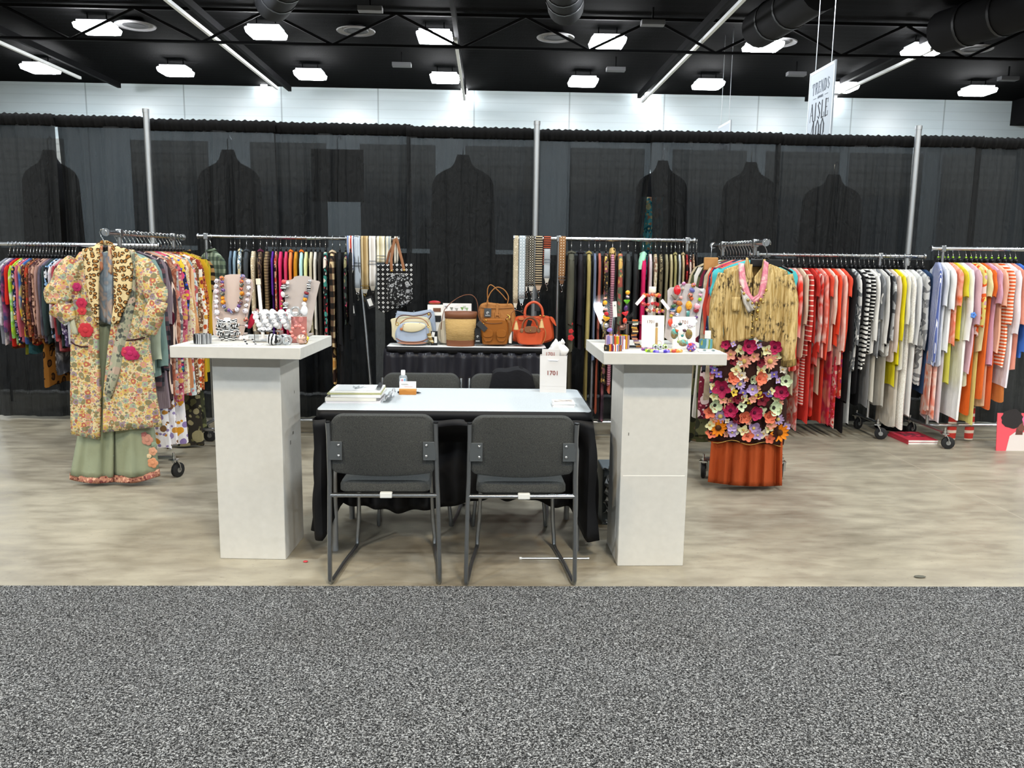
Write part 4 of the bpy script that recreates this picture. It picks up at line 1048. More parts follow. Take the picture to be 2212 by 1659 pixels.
# back rail with the bright jackets
C_ = [(478, 690, 640, fab('check', '#8f9a86', '#5d6b57', '#3e4a40', s=16), 'green plaid jacket at the rack corner', 'jacket', .06, 1, None, .5),
 (497, 735, 700, pl('#5d6f80'), 'slate blue jacket beside the green plaid one', 'jacket', .028, 0, None, 0),
 (506, 735, 700, pl('#8ba3b3'), 'light denim blue jacket on the back rail', 'jacket', .03, 0, None, 0),
 (517, 735, 700, fab('blotch', '#e8eae6', '#6d8698', '#d8c69a', '#3f5566', s=17), 'white and blue painterly print shirt', 'shirt', .03, 1, None, 0),
 (531, 735, 700, pl('#3c4146'), 'charcoal hooded jacket beside the sequin one', 'jacket', .036, 1, None, 0),
 (546, 735, 715, fab('leopard', '#c3b091', '#8e7a5a', '#efe6d0', s=42), 'champagne sequinned jacket behind the first bust', 'jacket', .036, 0, None, 0),
 (561, 735, 700, fab('speck', '#2c1f1f', '#4c3a34', '#7a6248', s=60), 'dark brown glittery jacket with plum collar', 'jacket', .034, 2, None, 0),
 (575, 735, 700, fab('stripe', '#5c4a34', '#8a7656', s=45, ax='z'), 'bronze metallic jacket on the back rail', 'jacket', .034, 0, (pl('#d8b468'), 735, 'skirt', 'straw yellow skirt under the bronze jacket'), 0),
 (588, 735, 636, pl('#5b2a9a'), 'bright purple jacket on the back rail', 'jacket', .022, 0, None, 0),
 (595, 735, 700, fab('floral', '#d9b592', '#7a2430', '#2f1a1c', '#b8402f', s=22), 'cream and red snake print shirt', 'shirt', .028, 0, None, 0),
 (605, 735, 700, pl('#d8336c'), 'hot pink jacket next to the snake print shirt', 'jacket', .034, 0, None, 0),
 (617, 735, 700, pl('#c83f66'), 'raspberry pink jacket, second of the pink pair', 'jacket', .028, 0, None, 0),
 (627, 735, 700, pl('#f08c50'), 'peach orange jacket on the back rail', 'jacket', .034, 3, None, 0),
 (638, 735, 700, pl('#c2841c'), 'mustard jacket between peach and pale blue', 'jacket', .036, 0, None, 0),
 (650, 735, 700, pl('#b8dee6'), 'pale blue jacket with orange collar', 'jacket', .030, 3, None, 0),
 (660, 735, 700, pl('#dfe0a4'), 'pale lemon jacket on the back rail', 'jacket', .032, 0, None, 0),
 (671, 735, 700, pl('#cfc6ac'), 'beige jacket on the back rail', 'jacket', .030, 0, None, 0),
 (680, 735, 710, pl('#e6e0d6'), 'ivory jacket with black trim', 'jacket', .028, 0, None, 0),
 (690, 738, 725, pl('#38322c'), 'dark brown jacket next to the ivory one', 'jacket', .030, 0, None, 0),
 (702, 745, 735, fab('floral', '#131214', '#c8404a', '#e6d6c8', '#3f8a80', s=10), 'black jacket embroidered with red and mint flowers', 'jacket', .036, 0, None, 0),
 (717, 752, 730, fab('check', '#cdb58c', '#5a4434', '#17120f', s=11), 'tan and black check hooded jacket', 'jacket', .042, 4, (fab('leopard', '#2a1a14', '#c98f4a', '#d8b070', s=9), 832, 'scarf', 'long black and gold scarf hanging below the check jacket', .5), 0),
 (733, 755, 742, pl('#17171a'), 'long plain black coat on the back rail', 'coat', .040, 0, (pl('#131214'), 830, 'trousers', 'black trousers under the long black coat'), 0),
 (746, 700, 660, fab('floral', '#121113', '#b8506a', '#8a8460', '#3f4a44', s=10), 'black coat with pink rose print', 'coat', .030, 0, None, 0),
 (756, 735, 700, pl('#0f0f11'), 'plain black dress, last on the back rail before the straps', 'dress', .028, 0, None, 0)]
colc = {1: None, 2: pl('#5d2440'), 3: pl('#e8741f'), 4: pl('#cdb89a')}
for px, b2, sb, f, lb, cat, th, cl, u, rz in fit(C_, CY, 6): H('C', px, b2, sb, f, lb, cat, th, u=u, coll=(f if cl == 1 else colc[cl] if cl else None), rz=rz)

# back rail right of the bags
D_ = [(1234, 757, 700, pl('#4f4e42'), 'dark olive jacket with embroidered red roses at its hem', 'jacket', .060, 1, (pl('#4a4434'), 868, 'skirt', 'dark taupe pleated skirt under the olive rose jacket'), 0),
 (1254, 755, 700, pl('#17131a', rough=.6), 'black velvet jacket beside the olive one', 'jacket', .05, 1, None, 0),
 (1272, 750, 745, pl('#a3935c'), 'khaki jacket with standing collar', 'jacket', .042, 1, (pl('#8f7f4a'), 868, 'skirt', 'long khaki satin skirt under the khaki jacket'), 0),
 (1285, 780, 730, pl('#69748c'), 'slate blue long jacket beside the khaki one', 'jacket', .030, 0, (pl('#8d929c'), 892, 'trousers', 'grey velvet trousers under the slate blue jacket'), 0),
 (1295, 760, 710, pl('#b06454'), 'terracotta jacket on the back rail', 'jacket', .030, 0, (pl('#a8553e'), 893, 'trousers', 'terracotta trousers reaching low beside the pedestal'), 0),
 (1309, 830, 745, fab('floral', '#26221e', '#8a7a4a', '#c9a85a', '#7a4a50', s=15), 'black jacket with golden flower print', 'jacket', .040, 0, (fab('dye', '#3a2c38', '#5d4454', '#b8747c', s=7), 915, 'scarf', 'plum grey satin scarf hanging to the floor by the pedestal', .5), 0),
 (1323, 830, 740, fab('stripe', '#c08a96', '#7e4a5c', s=55, ax='z'), 'pink ribbed coat with leopard fur collar', 'coat', .034, 5, (fab('dye', '#a8443c', '#c9705a', '#7a2a2c', s=6), 850, 'trousers', 'red satin trousers behind the pedestal'), 0),
 (1340, 745, 700, fab('floral', '#5d6650', '#77805f', '#c9a25a', '#a8564a', s=10), 'olive green floral jacket', 'jacket', .042, 0, None, 0),
 (1357, 745, 720, pl('#3a3d3c'), 'charcoal coat on the back rail', 'coat', .055, 0, None, 0),
 (1373, 745, 720, pl('#242627'), 'black coat next to the charcoal one', 'coat', .040, 0, None, 0),
 (1390, 745, 700, pl('#d0205e'), 'bright magenta jacket beneath a mint collar', 'jacket', .040, 6, None, 0),
 (1405, 745, 700, pl('#c9bdc0'), 'pale lilac grey jacket beside the magenta one', 'jacket', .034, 0, None, 0),
 (1416, 745, 700, fab('floral', '#cbbfa6', '#efe6d6', '#8a6a58', '#a89a7a', s=12), 'beige blouse with pearl trim', 'blouse', .034, 0, None, 0),
 (1428, 745, 700, fab('leopard', '#6a614c', '#a89a76', '#322c22', s=26), 'dark snake print shirt', 'shirt', .030, 0, None, 0),
 (1440, 745, 700, pl('#8c8468'), 'khaki brown jacket near the second bust', 'jacket', .032, 0, None, 0),
 (1450, 745, 700, pl('#b9ad86'), 'sand coloured jacket near the second bust', 'jacket', .030, 0, (fab('zebra', '#d9c0a8', '#7a4a40', s=18, ax='z'), 760, 'dress', 'zebra striped dress under the sand jacket'), 0),
 (1459, 745, 700, pl('#a39a68'), 'pale olive jacket on the back rail', 'jacket', .030, 1, None, 0),
 (1468, 745, 700, pl('#b9bbbc'), 'light grey jacket on the back rail', 'jacket', .026, 0, None, 0),
 (1476, 745, 700, pl('#c0aa80'), 'tan jacket on the back rail', 'jacket', .026, 1, None, 0),
 (1484, 745, 700, fab('floral', '#8a1c22', '#d8504a', '#26141a', s=16), 'red and black print dress', 'dress', .024, 0, None, 0),
 (1491, 745, 700, fab('floral', '#161114', '#a83a3a', '#d8c8c0', s=18), 'black dress with red dots', 'dress', .024, 0, None, 0),
 (1498, 745, 700, fab('floral', '#3a2a22', '#8a6a50', '#c9a888', s=20), 'brown mottled shirt near the rack corner', 'shirt', .024, 0, None, 0),
 (1505, 745, 700, pl('#1c191a'), 'black shirt at the right end of the back rail', 'shirt', .024, 0, None, 0)]
dcol = {5: fab('leopard', '#c9a86a', '#8a6434', '#2e2014', s=26), 6: pl('#9fd8b8')}
for px, b2, sb, f, lb, cat, th, cl, u, rz in fit(D_, DYR, 6):
    g = H('D', px, b2, sb, f, lb, cat, th, u=u, coll=(f if cl == 1 else dcol[cl] if cl else None), rz=rz)
    if 'embroidered red roses' in lb:
        for (yy, zz, r0) in ((-.222, -.72, .017), (-.232, -.77, .022), (-.222, -.66, .012)):
            mb = MB()
            for k in range(5): mb.ball((.008 + .6 * r0 * cos(k * 1.257), yy - .008, zz + .6 * r0 * sin(k * 1.257)), r0 * .6, 8, 5, sy=.16)
            B(mb, 'embroidered_rose', pl('#b32a2e'), g)
    if 'leopard fur' in lb:
        B(MB().lathe([(.02, -.20), (.05, -.16), (.055, -.11), (.04, -.07), (.01, -.06)], n=18, sx=.55, sy=1.3), 'fur_collar', dcol[5], g)
    if 'mint collar' in lb:
        B(MB().loft([[(.024 * cos(a) * k - .03 * v, (-.11 - .07 * v) + .05 * sin(a) * k, -.09 - .14 * v) for a in [2 * pi * q / 12 for q in range(12)]] for v, k in ((0, .4), (.2, 1), (.6, 1.1), (1, .9))], True, True), 'mint_hood', dcol[6], g)

# rack behind the crinkled shirt
E_ = [(.17, 760, 640, pl('#4fb9bf'), 'turquoise top just behind the crinkled shirt', 'top', .245),
 (.23, 760, 680, pl('#e0674a'), 'coral top behind the turquoise one', 'top', .235),
 (.29, 765, 700, fab('floral', '#cfd8de', '#7fa5b0', '#d8807a', s=14), 'pale grey print top on the rack behind the crinkled shirt', 'top', .20),
 (.35, 800, 740, fab('dye', '#5a8a98', '#3d6a80', '#a8c4c8', s=5), 'grey blue long top on the right rack', 'top', .20),
 (.41, 840, 750, fab('floral', '#26304e', '#6a4f92', '#b03a5a', s=12), 'navy and purple print dress', 'dress', .20),
 (.47, 760, 720, pl('#d84a3a'), 'tomato red top on the rack behind the crinkled shirt', 'top', .20),
 (.53, 860, 750, fab('dye', '#d9c9b0', '#b5a58c', '#8a7c6c', s=6), 'sand mottled long shirt', 'shirt', .20),
 (.60, 800, 745, pl('#3a3b46'), 'slate charcoal top on the right rack', 'top', .20),
 (.67, 900, 750, fab('floral', '#7a1f36', '#d87a8a', '#3a1420', '#e8d0d0', s=12), 'burgundy floral dress on the right rack', 'dress', .20),
 (.74, 940, 760, fab('floral', '#5a5a3c', '#77784e', '#2f3022', s=8), 'long dark olive print dress', 'dress', .20),
 (.82, 900, 750, pl('#e4e0da'), 'off white shirt at the back of the rack', 'shirt', .20),
 (.90, 950, 750, fab('floral', '#4a4c30', '#6b5a44', '#23241a', s=9), 'long mossy print skirt dress at the back of the rack', 'dress', .20),
 (.98, 880, 745, pl('#b8a88a'), 'beige cardigan at the back of the rack', 'cardigan', .20)]
for at, b2, sb, f, lb, cat, hw in E_: H('E', 1540 - 60 * at, b2, sb, f, lb, cat, .036, at=at, hw=hw)
t = thing('cardboard_hanger', 'brown cardboard hanger cover sticking up behind the crinkled shirt', 'hanger', (XE - .10, 5.72, 1.46))
B(MB().box((-.09, 0, 0), (.10, .02, .09)).box((.02, 0, -.025), (.14, .02, .05)), 'card', pl('#b98a54'), t, bevel=.006)
B(MB().tube([(-.09, 0, .04), (-.09, 0, .13), (-.07, 0, .15)], .003, 6), 'hook', chrome, t)

# red black and white rail
tie = lambda *c, s=5: fab('dye', *c, s=s)
F_ = [(1708, 800, 760, fab('floral', '#3f3a66', '#a83a5a', '#2f7f86', '#d8b0a0', s=14), 'purple and teal print shirt half hidden by the crinkled shirt', 'shirt', .030, None),
 (1718, 800, 760, tie('#d8342a', '#e85a48', '#f0d8d0'), 'red shirt with pale smudges at the left of the red group', 'shirt', .030, (pl('#e4dccb'), 885, 'skirt', 'cream skirt under the first red shirt')),
 (1731, 800, 728, tie('#e23a24', '#dc3a2c', '#f4e6dc', s=3.5), 'red to white dip-dyed shirt', 'shirt', .036, (pl('#c9b79a'), 855, 'skirt', 'beige skirt under the dip-dyed shirt')),
 (1744, 770, 700, pl('#d6c5ac'), 'beige blouse in the red group', 'blouse', .026, (tie('#f0dcd2', '#d8443a', '#f3e4da', s=9), 930, 'trousers', 'red and white streaked trousers under the beige blouse')),
 (1755, 770, 736, fab('stripe', '#efdccc', '#c8403a', s=24, ax='z', duty=.22), 'cream top with thin red stripes', 'top', .042, (fab('stripe', '#f0e4d8', '#d0453c', s=40, ax='z', duty=.4), 875, 'trousers', 'red and white striped trousers under the cream striped top')),
 (1768, 740, 640, pl('#c8352c'), 'deep red top beside the cream striped one', 'top', .026, (pl('#e8453a'), 915, 'trousers', 'coral red trousers under the deep red top')),
 (1777, 790, 760, tie('#efe0d6', '#e4d4ca', '#d0382c', '#c43026', s=5), 'white and red tie-dye tunic', 'tunic', .034, (tie('#e0402e', '#c8302a', '#e8b0a0'), 900, 'skirt', 'red tie-dye skirt under the white and red tunic')),
 (1788, 775, 740, tie('#f0e2da', '#e06a58', '#ecd8cf'), 'pale pink and red smudged shirt', 'shirt', .028, (pl('#cdb89c'), 852, 'shorts', 'beige cotton shorts under the pink smudged shirt')),
 (1798, 775, 640, pl('#e5553f'), 'coral shirt in the middle of the red group', 'shirt', .030, (pl('#d9402e'), 915, 'trousers', 'red trousers under the coral shirt')),
 (1807, 760, 700, pl('#ecd9c8'), 'cream shirt between two coral ones', 'shirt', .022, None),
 (1816, 745, 722, pl('#ee4a2c'), 'orange red shirt with loose sleeves', 'shirt', .042, (tie('#e03a2c', '#c8385a', '#f0a888'), 920, 'skirt', 'red and pink patterned skirt under the orange red shirt')),
 (1828, 790, 757, tie('#f2ded4', '#e8b8a8', '#f0dcd0'), 'blush white blouse in the red group', 'blouse', .026, (fab('floral', '#e0455a', '#f0a0a0', '#c83a2a', '#f4dcc8', s=14), 925, 'trousers', 'pink and red floral trousers under the blush blouse')),
 (1838, 760, 640, pl('#e8563e'), 'coral blouse, last of the red group', 'blouse', .032, (fab('floral', '#d84a3a', '#a8306a', '#f0b090', s=12), 860, 'skirt', 'magenta and coral skirt under the last coral blouse')),
 (1848, 870, 758, pl('#1b1a1c'), 'black textured dress, first of the black group', 'dress', .030, (pl('#151416'), 935, 'trousers', 'black trousers under the textured black dress')),
 (1860, 800, 745, fab('blotch', '#d8d6d2', '#77797b', '#e8e6e2', '#4c4e52', s=7), 'grey and white colour blocked shirt', 'shirt', .034, (fab('stripe', '#17171a', '#eceae6', s=22, ax='x', duty=.4), 918, 'trousers', 'black trousers with white side stripes')),
 (1868, 850, 700, pl('#161517'), 'black blouse beside the zigzag one', 'blouse', .024, None),
 (1878, 800, 785, fab('zebra', '#f2f0ea', '#131214', s=26, ax='z', duty=.42), 'black and white zigzag striped jacket', 'jacket', .034, (pl('#131214'), 876, 'skirt', 'black skirt with white hem under the zigzag jacket')),
 (1889, 760, 690, fab('stripe', '#f2f0ea', '#151416', s=34, ax='z', duty=.38), 'white top with black horizontal stripes', 'top', .036, None),
 (1899, 765, 735, pl('#efece6'), 'white shirt right of the black striped top', 'shirt', .030, (pl('#8d8c8c'), 880, 'trousers', 'grey trousers under the white shirt')),
 (1910, 770, 690, fab('blotch', '#85878a', '#6d6f72', '#e8e6e2', s=4.5), 'grey colour block sweater', 'sweater', .036, (pl('#e6e0d2'), 868, 'trousers', 'cream linen trousers under the grey sweater')),
 (1921, 760, 742, pl('#efece6'), 'white pocket shirt beside the grey sweater', 'shirt', .028, None),
 (1927, 745, 740, pl('#161517'), 'thin black cardigan between white shirts', 'cardigan', .020, None),
 (1934, 770, 735, fab('blotch', '#f0efec', '#c8c8c8', '#5c5d60', s=10), 'white and grey marbled shirt', 'shirt', .030, (pl('#cfcabf'), 880, 'trousers', 'stone trousers under the marbled shirt')),
 (1945, 780, 760, pl('#e6d2c4'), 'pale blush blouse beside the yellow top', 'blouse', .026, None),
 (1955, 790, 735, pl('#ecdc1e'), 'bright yellow top in the white group', 'top', .030, (pl('#e6d624'), 835, 'shorts', 'bright yellow trousers under the yellow top')),
 (1964, 800, 700, pl('#f3f0e8'), 'ivory blouse between the yellow top and lace dress', 'blouse', .026, (pl('#efe4d4'), 925, 'skirt', 'cream lace hemmed skirt under the ivory blouse')),
 (1976, 926, 740, fab('speck', '#ece6da', '#f4f0e6', '#fbf8f0', s=90), 'long white lace dress above the red magazines', 'dress', .048, None),
 (1990, 900, 745, pl('#ecebe8'), 'white dress beside the lace one', 'dress', .030, None),
 (2006, 830, 755, fab('blotch', '#e9e7e3', '#8f8f90', '#d8d6d2', '#3a3b3f', s=8), 'grey and white abstract print dress', 'dress', .044, None),
 (2019, 848, 760, pl('#2f4668'), 'navy linen dress at the end of the rail', 'dress', .040, None)]
for px, b2, sb, f, lb, cat, th, u in fit(F_, FY, 6): H('F', px, b2, sb, f, lb, cat, th, u=u, rz=0.0)

# far right rail
G_ = [(2034, 790, 780, fab('stripe', '#eef0f6', '#5a6aa8', s=60, ax='d', duty=.3), 'blue and white striped shirt at the start of the far right rail', 'shirt', .040, (fab('dye', '#e86a2c', '#f2d8cc', '#e45a24', s=5), 890, 'trousers', 'orange and white tie-dye trousers under the striped shirt')),
 (2047, 790, 660, pl('#e4e6ea'), 'sheer white blouse beside the striped shirt', 'blouse', .040, (fab('dye', '#e8622a', '#f4e0d6', '#e8622a', s=5), 905, 'trousers', 'orange and pink tie-dye trousers under the sheer blouse')),
 (2061, 760, 668, pl('#f4f3f1'), 'white wrap shirt on the far right rail', 'shirt', .040, (pl('#d8d0d4'), 915, 'skirt', 'sheer pale grey skirt under the white wrap shirt')),
 (2075, 745, 660, fab('dye', '#ea6a2e', '#f0b09a', '#e25426', s=7), 'orange and peach print top', 'top', .036, (pl('#e2dc60'), 830, 'shorts', 'lime yellow shorts under the orange print top')),
 (2086, 735, 640, pl('#dfd83a'), 'lemon yellow top on the far right rail', 'top', .026, None),
 (2100, 905, 735, pl('#f4f2ef'), 'white dress shirt with a blue flower on its cuff', 'dress', .050, None),
 (2115, 805, 700, pl('#dfb6c0'), 'pink linen shirt on the far right rail', 'shirt', .036, (pl('#e6dfc0'), 835, 'shorts', 'cream shorts under the pink linen shirt')),
 (2126, 725, 705, fab('blotch', '#f0d8d0', '#e8622a', '#e6d87a', '#c9a0b0', s=8), 'multicolour spotted blouse with orange dots', 'blouse', .030, (pl('#ea6a24'), 897, 'trousers', 'bright orange trousers under the spotted blouse')),
 (2137, 760, 640, pl('#e8e2b0'), 'pale cream top with yellow trousers below', 'top', .026, (pl('#e4e088'), 918, 'trousers', 'pale yellow trousers under the cream top')),
 (2147, 860, 640, pl('#e8702e'), 'orange dress on the far right rail', 'dress', .030, None),
 (2159, 790, 655, pl('#d9a9c2'), 'lilac pink top with wide sleeves', 'top', .044, (pl('#eec4a8'), 880, 'trousers', 'peach trousers under the lilac pink top')),
 (2172, 760, 660, pl('#eeb79c'), 'peach top beside the lilac one', 'top', .034, (pl('#e8703c'), 885, 'skirt', 'deep orange skirt under the peach top')),
 (2187, 790, 700, fab('stripe', '#f4e2d2', '#e0602c', s=36, ax='z', duty=.5), 'orange and white striped top', 'top', .044, None),
 (2201, 835, 720, pl('#efecf2'), 'white blouse with balloon sleeves at the right edge', 'blouse', .040, (pl('#d88a4a'), 870, 'skirt', 'caramel orange skirt under the balloon sleeve blouse')),
 (2213, 800, 700, pl('#e89a86'), 'salmon top at the right edge of the picture', 'top', .036, None),
 (2225, 770, 760, pl('#3f6fc8'), 'royal blue dress at the right edge of the picture', 'dress', .036, None)]
for px, b2, sb, f, lb, cat, th, u in fit(G_, GYR, 6):
    g = H('G', px, b2, sb, f, lb, cat, th, u=u, green=True, flare=1.25, rz=-.36 if px < 2040 else -.22 if px < 2050 else -.10 if px < 2065 else 0)
    if 'blue flower' in lb:
        mb = MB()
        for k in range(5): mb.ball((.006 + .014 * cos(k * 1.257), -.262, -.52 + .014 * sin(k * 1.257)), .012, 8, 5, sy=.4)
        B(mb, 'flower_print', pl('#5b8bd8'), g)
# ------------------------------------------------------------------ outfits shown facing the aisle
def resamp(pts, n):
    d = [0]
    for a, b2 in zip(pts, pts[1:]): d.append(d[-1] + sqrt((a[0] - b2[0]) ** 2 + (a[1] - b2[1]) ** 2))
    out = []; j = 0
    for i in range(n + 1):
        s = d[-1] * i / n
        while j < len(d) - 2 and d[j + 1] < s: j += 1
        u = (s - d[j]) / max(d[j + 1] - d[j], 1e-6); out.append((lerp(pts[j][0], pts[j + 1][0], u), lerp(pts[j][1], pts[j + 1][1], u)))
    return out
def panel(Lp, Rp, Y, O, nu=14, nv=26, bulge=.04, fold=.006, fk=9.0, ph=0.0, close=None, sag=0.0, b0=.0, b1=1.0, flare=1.0):
    """a hanging piece of cloth between two edges traced in the picture at depth Y; close = depth of a back layer"""
    Ls, Rs = resamp(Lp, nv), resamp(Rp, nv); rows = []
    for j in range(nv + 1):
        v = j / nv; row = []
        for i in range(nu + 1):
            u = i / nu; px, py = lerp(Ls[j][0], Rs[j][0], u), lerp(Ls[j][1], Rs[j][1], u) + sag * sin(pi * u)
            y = Y - bulge * sin(pi * (b0 + (b1 - b0) * u)) * (.55 + .45 * min(1, v * 3)) - fold * (.3 + flare * v) * (sin(fk * u * pi + ph + 1.2 * v) + .55 * sin(fk * .43 * u * pi * (1 + .3 * u) + 2 * ph + 1) + .35 * sin(fk * 1.9 * u * pi + 3 * ph - 1.5 * v))
            row.append(atY(px, py, y) - O)
        if close:
            for i in range(nu - 1, 0, -1):
                p = row[i]; row.append(Vector((p.x, -p.y * 0 + close - (Y - O.y) * 0 + .5 * (-(p.y)) , p.z)))
        rows.append(row)
    mb = MB()
    if close: mb.loft(rows)
    else: mb.grid(rows)
    return mb
# ---- floral robe
RY = 5.085; O = Vector((XB, RY, 1.605))
robe_f = fab('floral', '#cbbb92', '#c08a76', '#94a088', '#b89a5c', '#8d7a84', '#a8604c', '#7a7656', '#c9ab62', '#8a7450', s=25, bump=70, flat=True)
leo = fab('leopard', '#d9c393', '#9a6a34', '#2f2014', s=36, bump=120, flat=True)
t = thing('floral_robe', 'tapestry floral robe with leopard lapels hanging at the end of the left rack', 'robe', O)
lin = pl('#7d7a66')
B(panel([(160, 560), (152, 640), (158, 720), (156, 900)], [(306, 562), (318, 640), (322, 720), (344, 890)], RY + .115, O, bulge=-.015), 'back', lin, t, solid=.005)
B(panel([(172, 545), (152, 575), (154, 660), (153, 760), (152, 860), (154, 938)], [(212, 532), (214, 580), (213, 660), (214, 760), (220, 860), (216, 950)], RY, O, b0=.1, b1=.75, fk=5), 'front_panel', robe_f, t, solid=.006)
B(panel([(244, 532), (249, 580), (246, 660), (233, 750), (223, 850), (222, 934)], [(290, 540), (312, 572), (321, 660), (326, 760), (338, 850), (351, 921)], RY, O, b0=.2, b1=.9, fk=5, ph=1), 'front_panel', robe_f, t, solid=.006)
def limb(pts, O, name, mat, par, n=12, wob=.1, seed=1, solid=.004, squash=.72):
    """tube of cloth through (px, py, Y, radius in px)"""
    P_ = [atY(a, b2, c) - O for a, b2, c, d in pts]; Rr = [d * c / FPX for a, b2, c, d in pts]
    m = 6; Q, S = [], []
    for i in range(len(P_) - 1):
        for k in range(m):
            u = k / m; p0 = P_[max(i - 1, 0)]; p1 = P_[i]; p2 = P_[i + 1]; p3 = P_[min(i + 2, len(P_) - 1)]
            Q.append(.5 * ((2 * p1) + (p2 - p0) * u + (2 * p0 - 5 * p1 + 4 * p2 - p3) * u * u + (3 * p1 - p0 - 3 * p2 + p3) * u ** 3)); S.append(lerp(Rr[i], Rr[i + 1], u))
    Q.append(P_[-1]); S.append(Rr[-1]); rings = []
    for i, q in enumerate(Q):
        tg = (Q[min(i + 1, len(Q) - 1)] - Q[max(i - 1, 0)]).normalized(); w = Vector((0, 1, 0)); w = (w - tg * w.dot(tg)).normalized(); u_ = tg.cross(w)
        rings.append([q + u_ * (S[i] * cos(a) * (1 + wob * sin(3 * a + i * .7 + seed))) + w * (S[i] * squash * sin(a) * (1 + wob * sin(2 * a + i * 1.1))) for a in [2 * pi * k / 16 for k in range(16)]])
    return B(MB().loft(rings), name, mat, par, solid=solid)
limb([(166, 562, RY, 20), (146, 598, RY - .01, 27), (128, 636, RY - .02, 28), (124, 658, RY - .03, 22)], O, 'sleeve', robe_f, t)
limb([(128, 662, RY - .03, 24), (140, 676, RY - .04, 20), (152, 692, RY - .03, 15)], O, 'cuff', robe_f, t, seed=3)
limb([(300, 566, RY, 20), (320, 600, RY - .01, 25), (336, 636, RY - .02, 24), (338, 655, RY - .03, 18)], O, 'sleeve', robe_f, t, seed=5)
limb([(342, 650, RY - .05, 18), (333, 680, RY - .06, 20), (317, 716, RY - .05, 18)], O, 'cuff', robe_f, t, seed=7)
B(panel([(150, 690), (151, 705), (158, 722)], [(160, 688), (164, 704), (170, 722)], RY - .045, O, nu=5, nv=8, bulge=.01), 'cuff_lining', pl('#b3b49c'), t, solid=.003)
B(panel([(178, 538), (184, 590), (192, 645), (208, 703)], [(217, 529), (214, 590), (213, 650), (213, 703)], RY - .045, O, nu=8, bulge=.018, fold=.003), 'lapel', leo, t, solid=.008)
B(panel([(241, 529), (246, 590), (247, 650), (240, 700)], [(278, 538), (288, 575), (284, 630), (256, 700)], RY - .045, O, nu=8, bulge=.018, fold=.003), 'lapel', leo, t, solid=.008)
B(panel([(279, 540), (288, 575), (284, 630), (256, 700), (236, 790), (225, 850)], [(290, 545), (294, 590), (293, 650), (280, 720), (262, 800), (240, 862)], RY - .042, O, nu=6, bulge=.012, fold=.003), 'turned_facing', fab('floral', '#9a9a84', '#6f7466', '#4c4f4a', '#b09a8a', s=16), t, solid=.003)
B(MB().tube([atY(a, b2, c) - O for a, b2, c in ((206, 541, RY - .03), (212, 531, RY + .01), (222, 526, RY + .035), (232, 526, RY + .035), (243, 531, RY + .01), (250, 541, RY - .03))], .022, 10, ry=.5), 'collar', leo, t)
for a in ([(153, 738), (162, 745), (176, 749), (190, 749)], [(251, 735), (270, 736), (290, 734), (313, 729)]):
    B(MB().tube([atY(x, y, RY - .045) - O for x, y in a], .0045, 8), 'pocket_piping', pl('#3a1a20'), t)
def embroider(par, O, px, py, Y, r, col, name='embroidered_flower', petals=6):
    c = atY(px, py, Y) - O; rr = r * Y / FPX; mb = MB()
    for k in range(petals): mb.ball(c + Vector((.55 * rr * cos(k * 2 * pi / petals), 0, .55 * rr * sin(k * 2 * pi / petals))), rr * .55, 10, 6, sy=.13)
    mb.ball(c + Vector((0, -.004, 0)), rr * .4, 10, 6, sy=.22)
    return B(mb, name, pl(col), par)
for px, py, r, c in ((185, 713, 15, '#b8323a'), (176, 655, 11, '#b02a48'), (177, 671, 9, '#c03a40'), (166, 620, 9, '#a8285a'), (281, 763, 15, '#b52a5c'), (270, 760, 10, '#c23a52'), (292, 768, 9, '#a02450')):
    embroider(t, O, px, py, RY - .052, r, c)
hanger((XB, RY + .01, 1.605 - .003), pi / 2, 'chrome hooked hanger holding the floral robe', 'clothes on the rack behind the floral robe hangers')
t = thing('printed_shirt', 'blue grey printed shirt worn inside the floral robe', 'shirt', O)
B(panel([(204, 545), (206, 620), (208, 690)], [(256, 545), (254, 620), (252, 706)], RY + .012, O, nu=12, nv=18, bulge=.02, fold=.008, fk=6), 'body', fab('dye', '#93a0ac', '#7a8894', '#b9a294', '#a8b4bc', s=9), t, solid=.004)
B(panel([(207, 535), (206, 575), (214, 592)], [(222, 530), (222, 562), (225, 578)], RY - .005, O, nu=4, nv=8, bulge=.01), 'collar_point', fab('floral', '#c9a888', '#8d8f9a', '#b5785a', s=14), t, solid=.004)
B(panel([(234, 530), (233, 560), (234, 588)], [(246, 535), (248, 570), (244, 596)], RY - .005, O, nu=4, nv=8, bulge=.01), 'collar_point', fab('floral', '#c9a888', '#8d8f9a', '#b5785a', s=14), t, solid=.004)
t = thing('sage_trousers', 'wide sage green trousers with a brown border below the floral robe', 'trousers', O)
sage = fab('plain', '#92997f', s=8, bump=40)
leg1 = ([(206, 700), (186, 800), (170, 930), (152, 1026)], [(241, 700), (243, 800), (246, 930), (245, 1030)]); leg2 = ([(242, 700), (245, 800), (247, 930), (246, 1030)], [(272, 700), (304, 800), (334, 930), (344, 1018)])
for (a, b2), ph, sg in ((leg1, 0, 3), (leg2, 2, 3)):
    B(panel(a, b2, RY + .055, O, nu=20, nv=24, bulge=.05, fold=.010, fk=4, ph=ph, sag=6), 'leg', sage, t, solid=.005)
    B(panel(a, b2, RY + .085, O, nu=10, nv=16, bulge=-.012, fold=.005), 'leg_back', sage, t, solid=.005)
band = fab('floral', '#a8745f', '#8a4f48', '#c99a80', '#6d3a38', s=28)
B(panel([(151.5, 1021), (150, 1035)], [(245.5, 1026), (245, 1041)], RY + .05, O, nu=20, nv=4, bulge=.052, fold=.011, fk=4, ph=1.2, sag=6), 'hem_border', band, t, solid=.006)
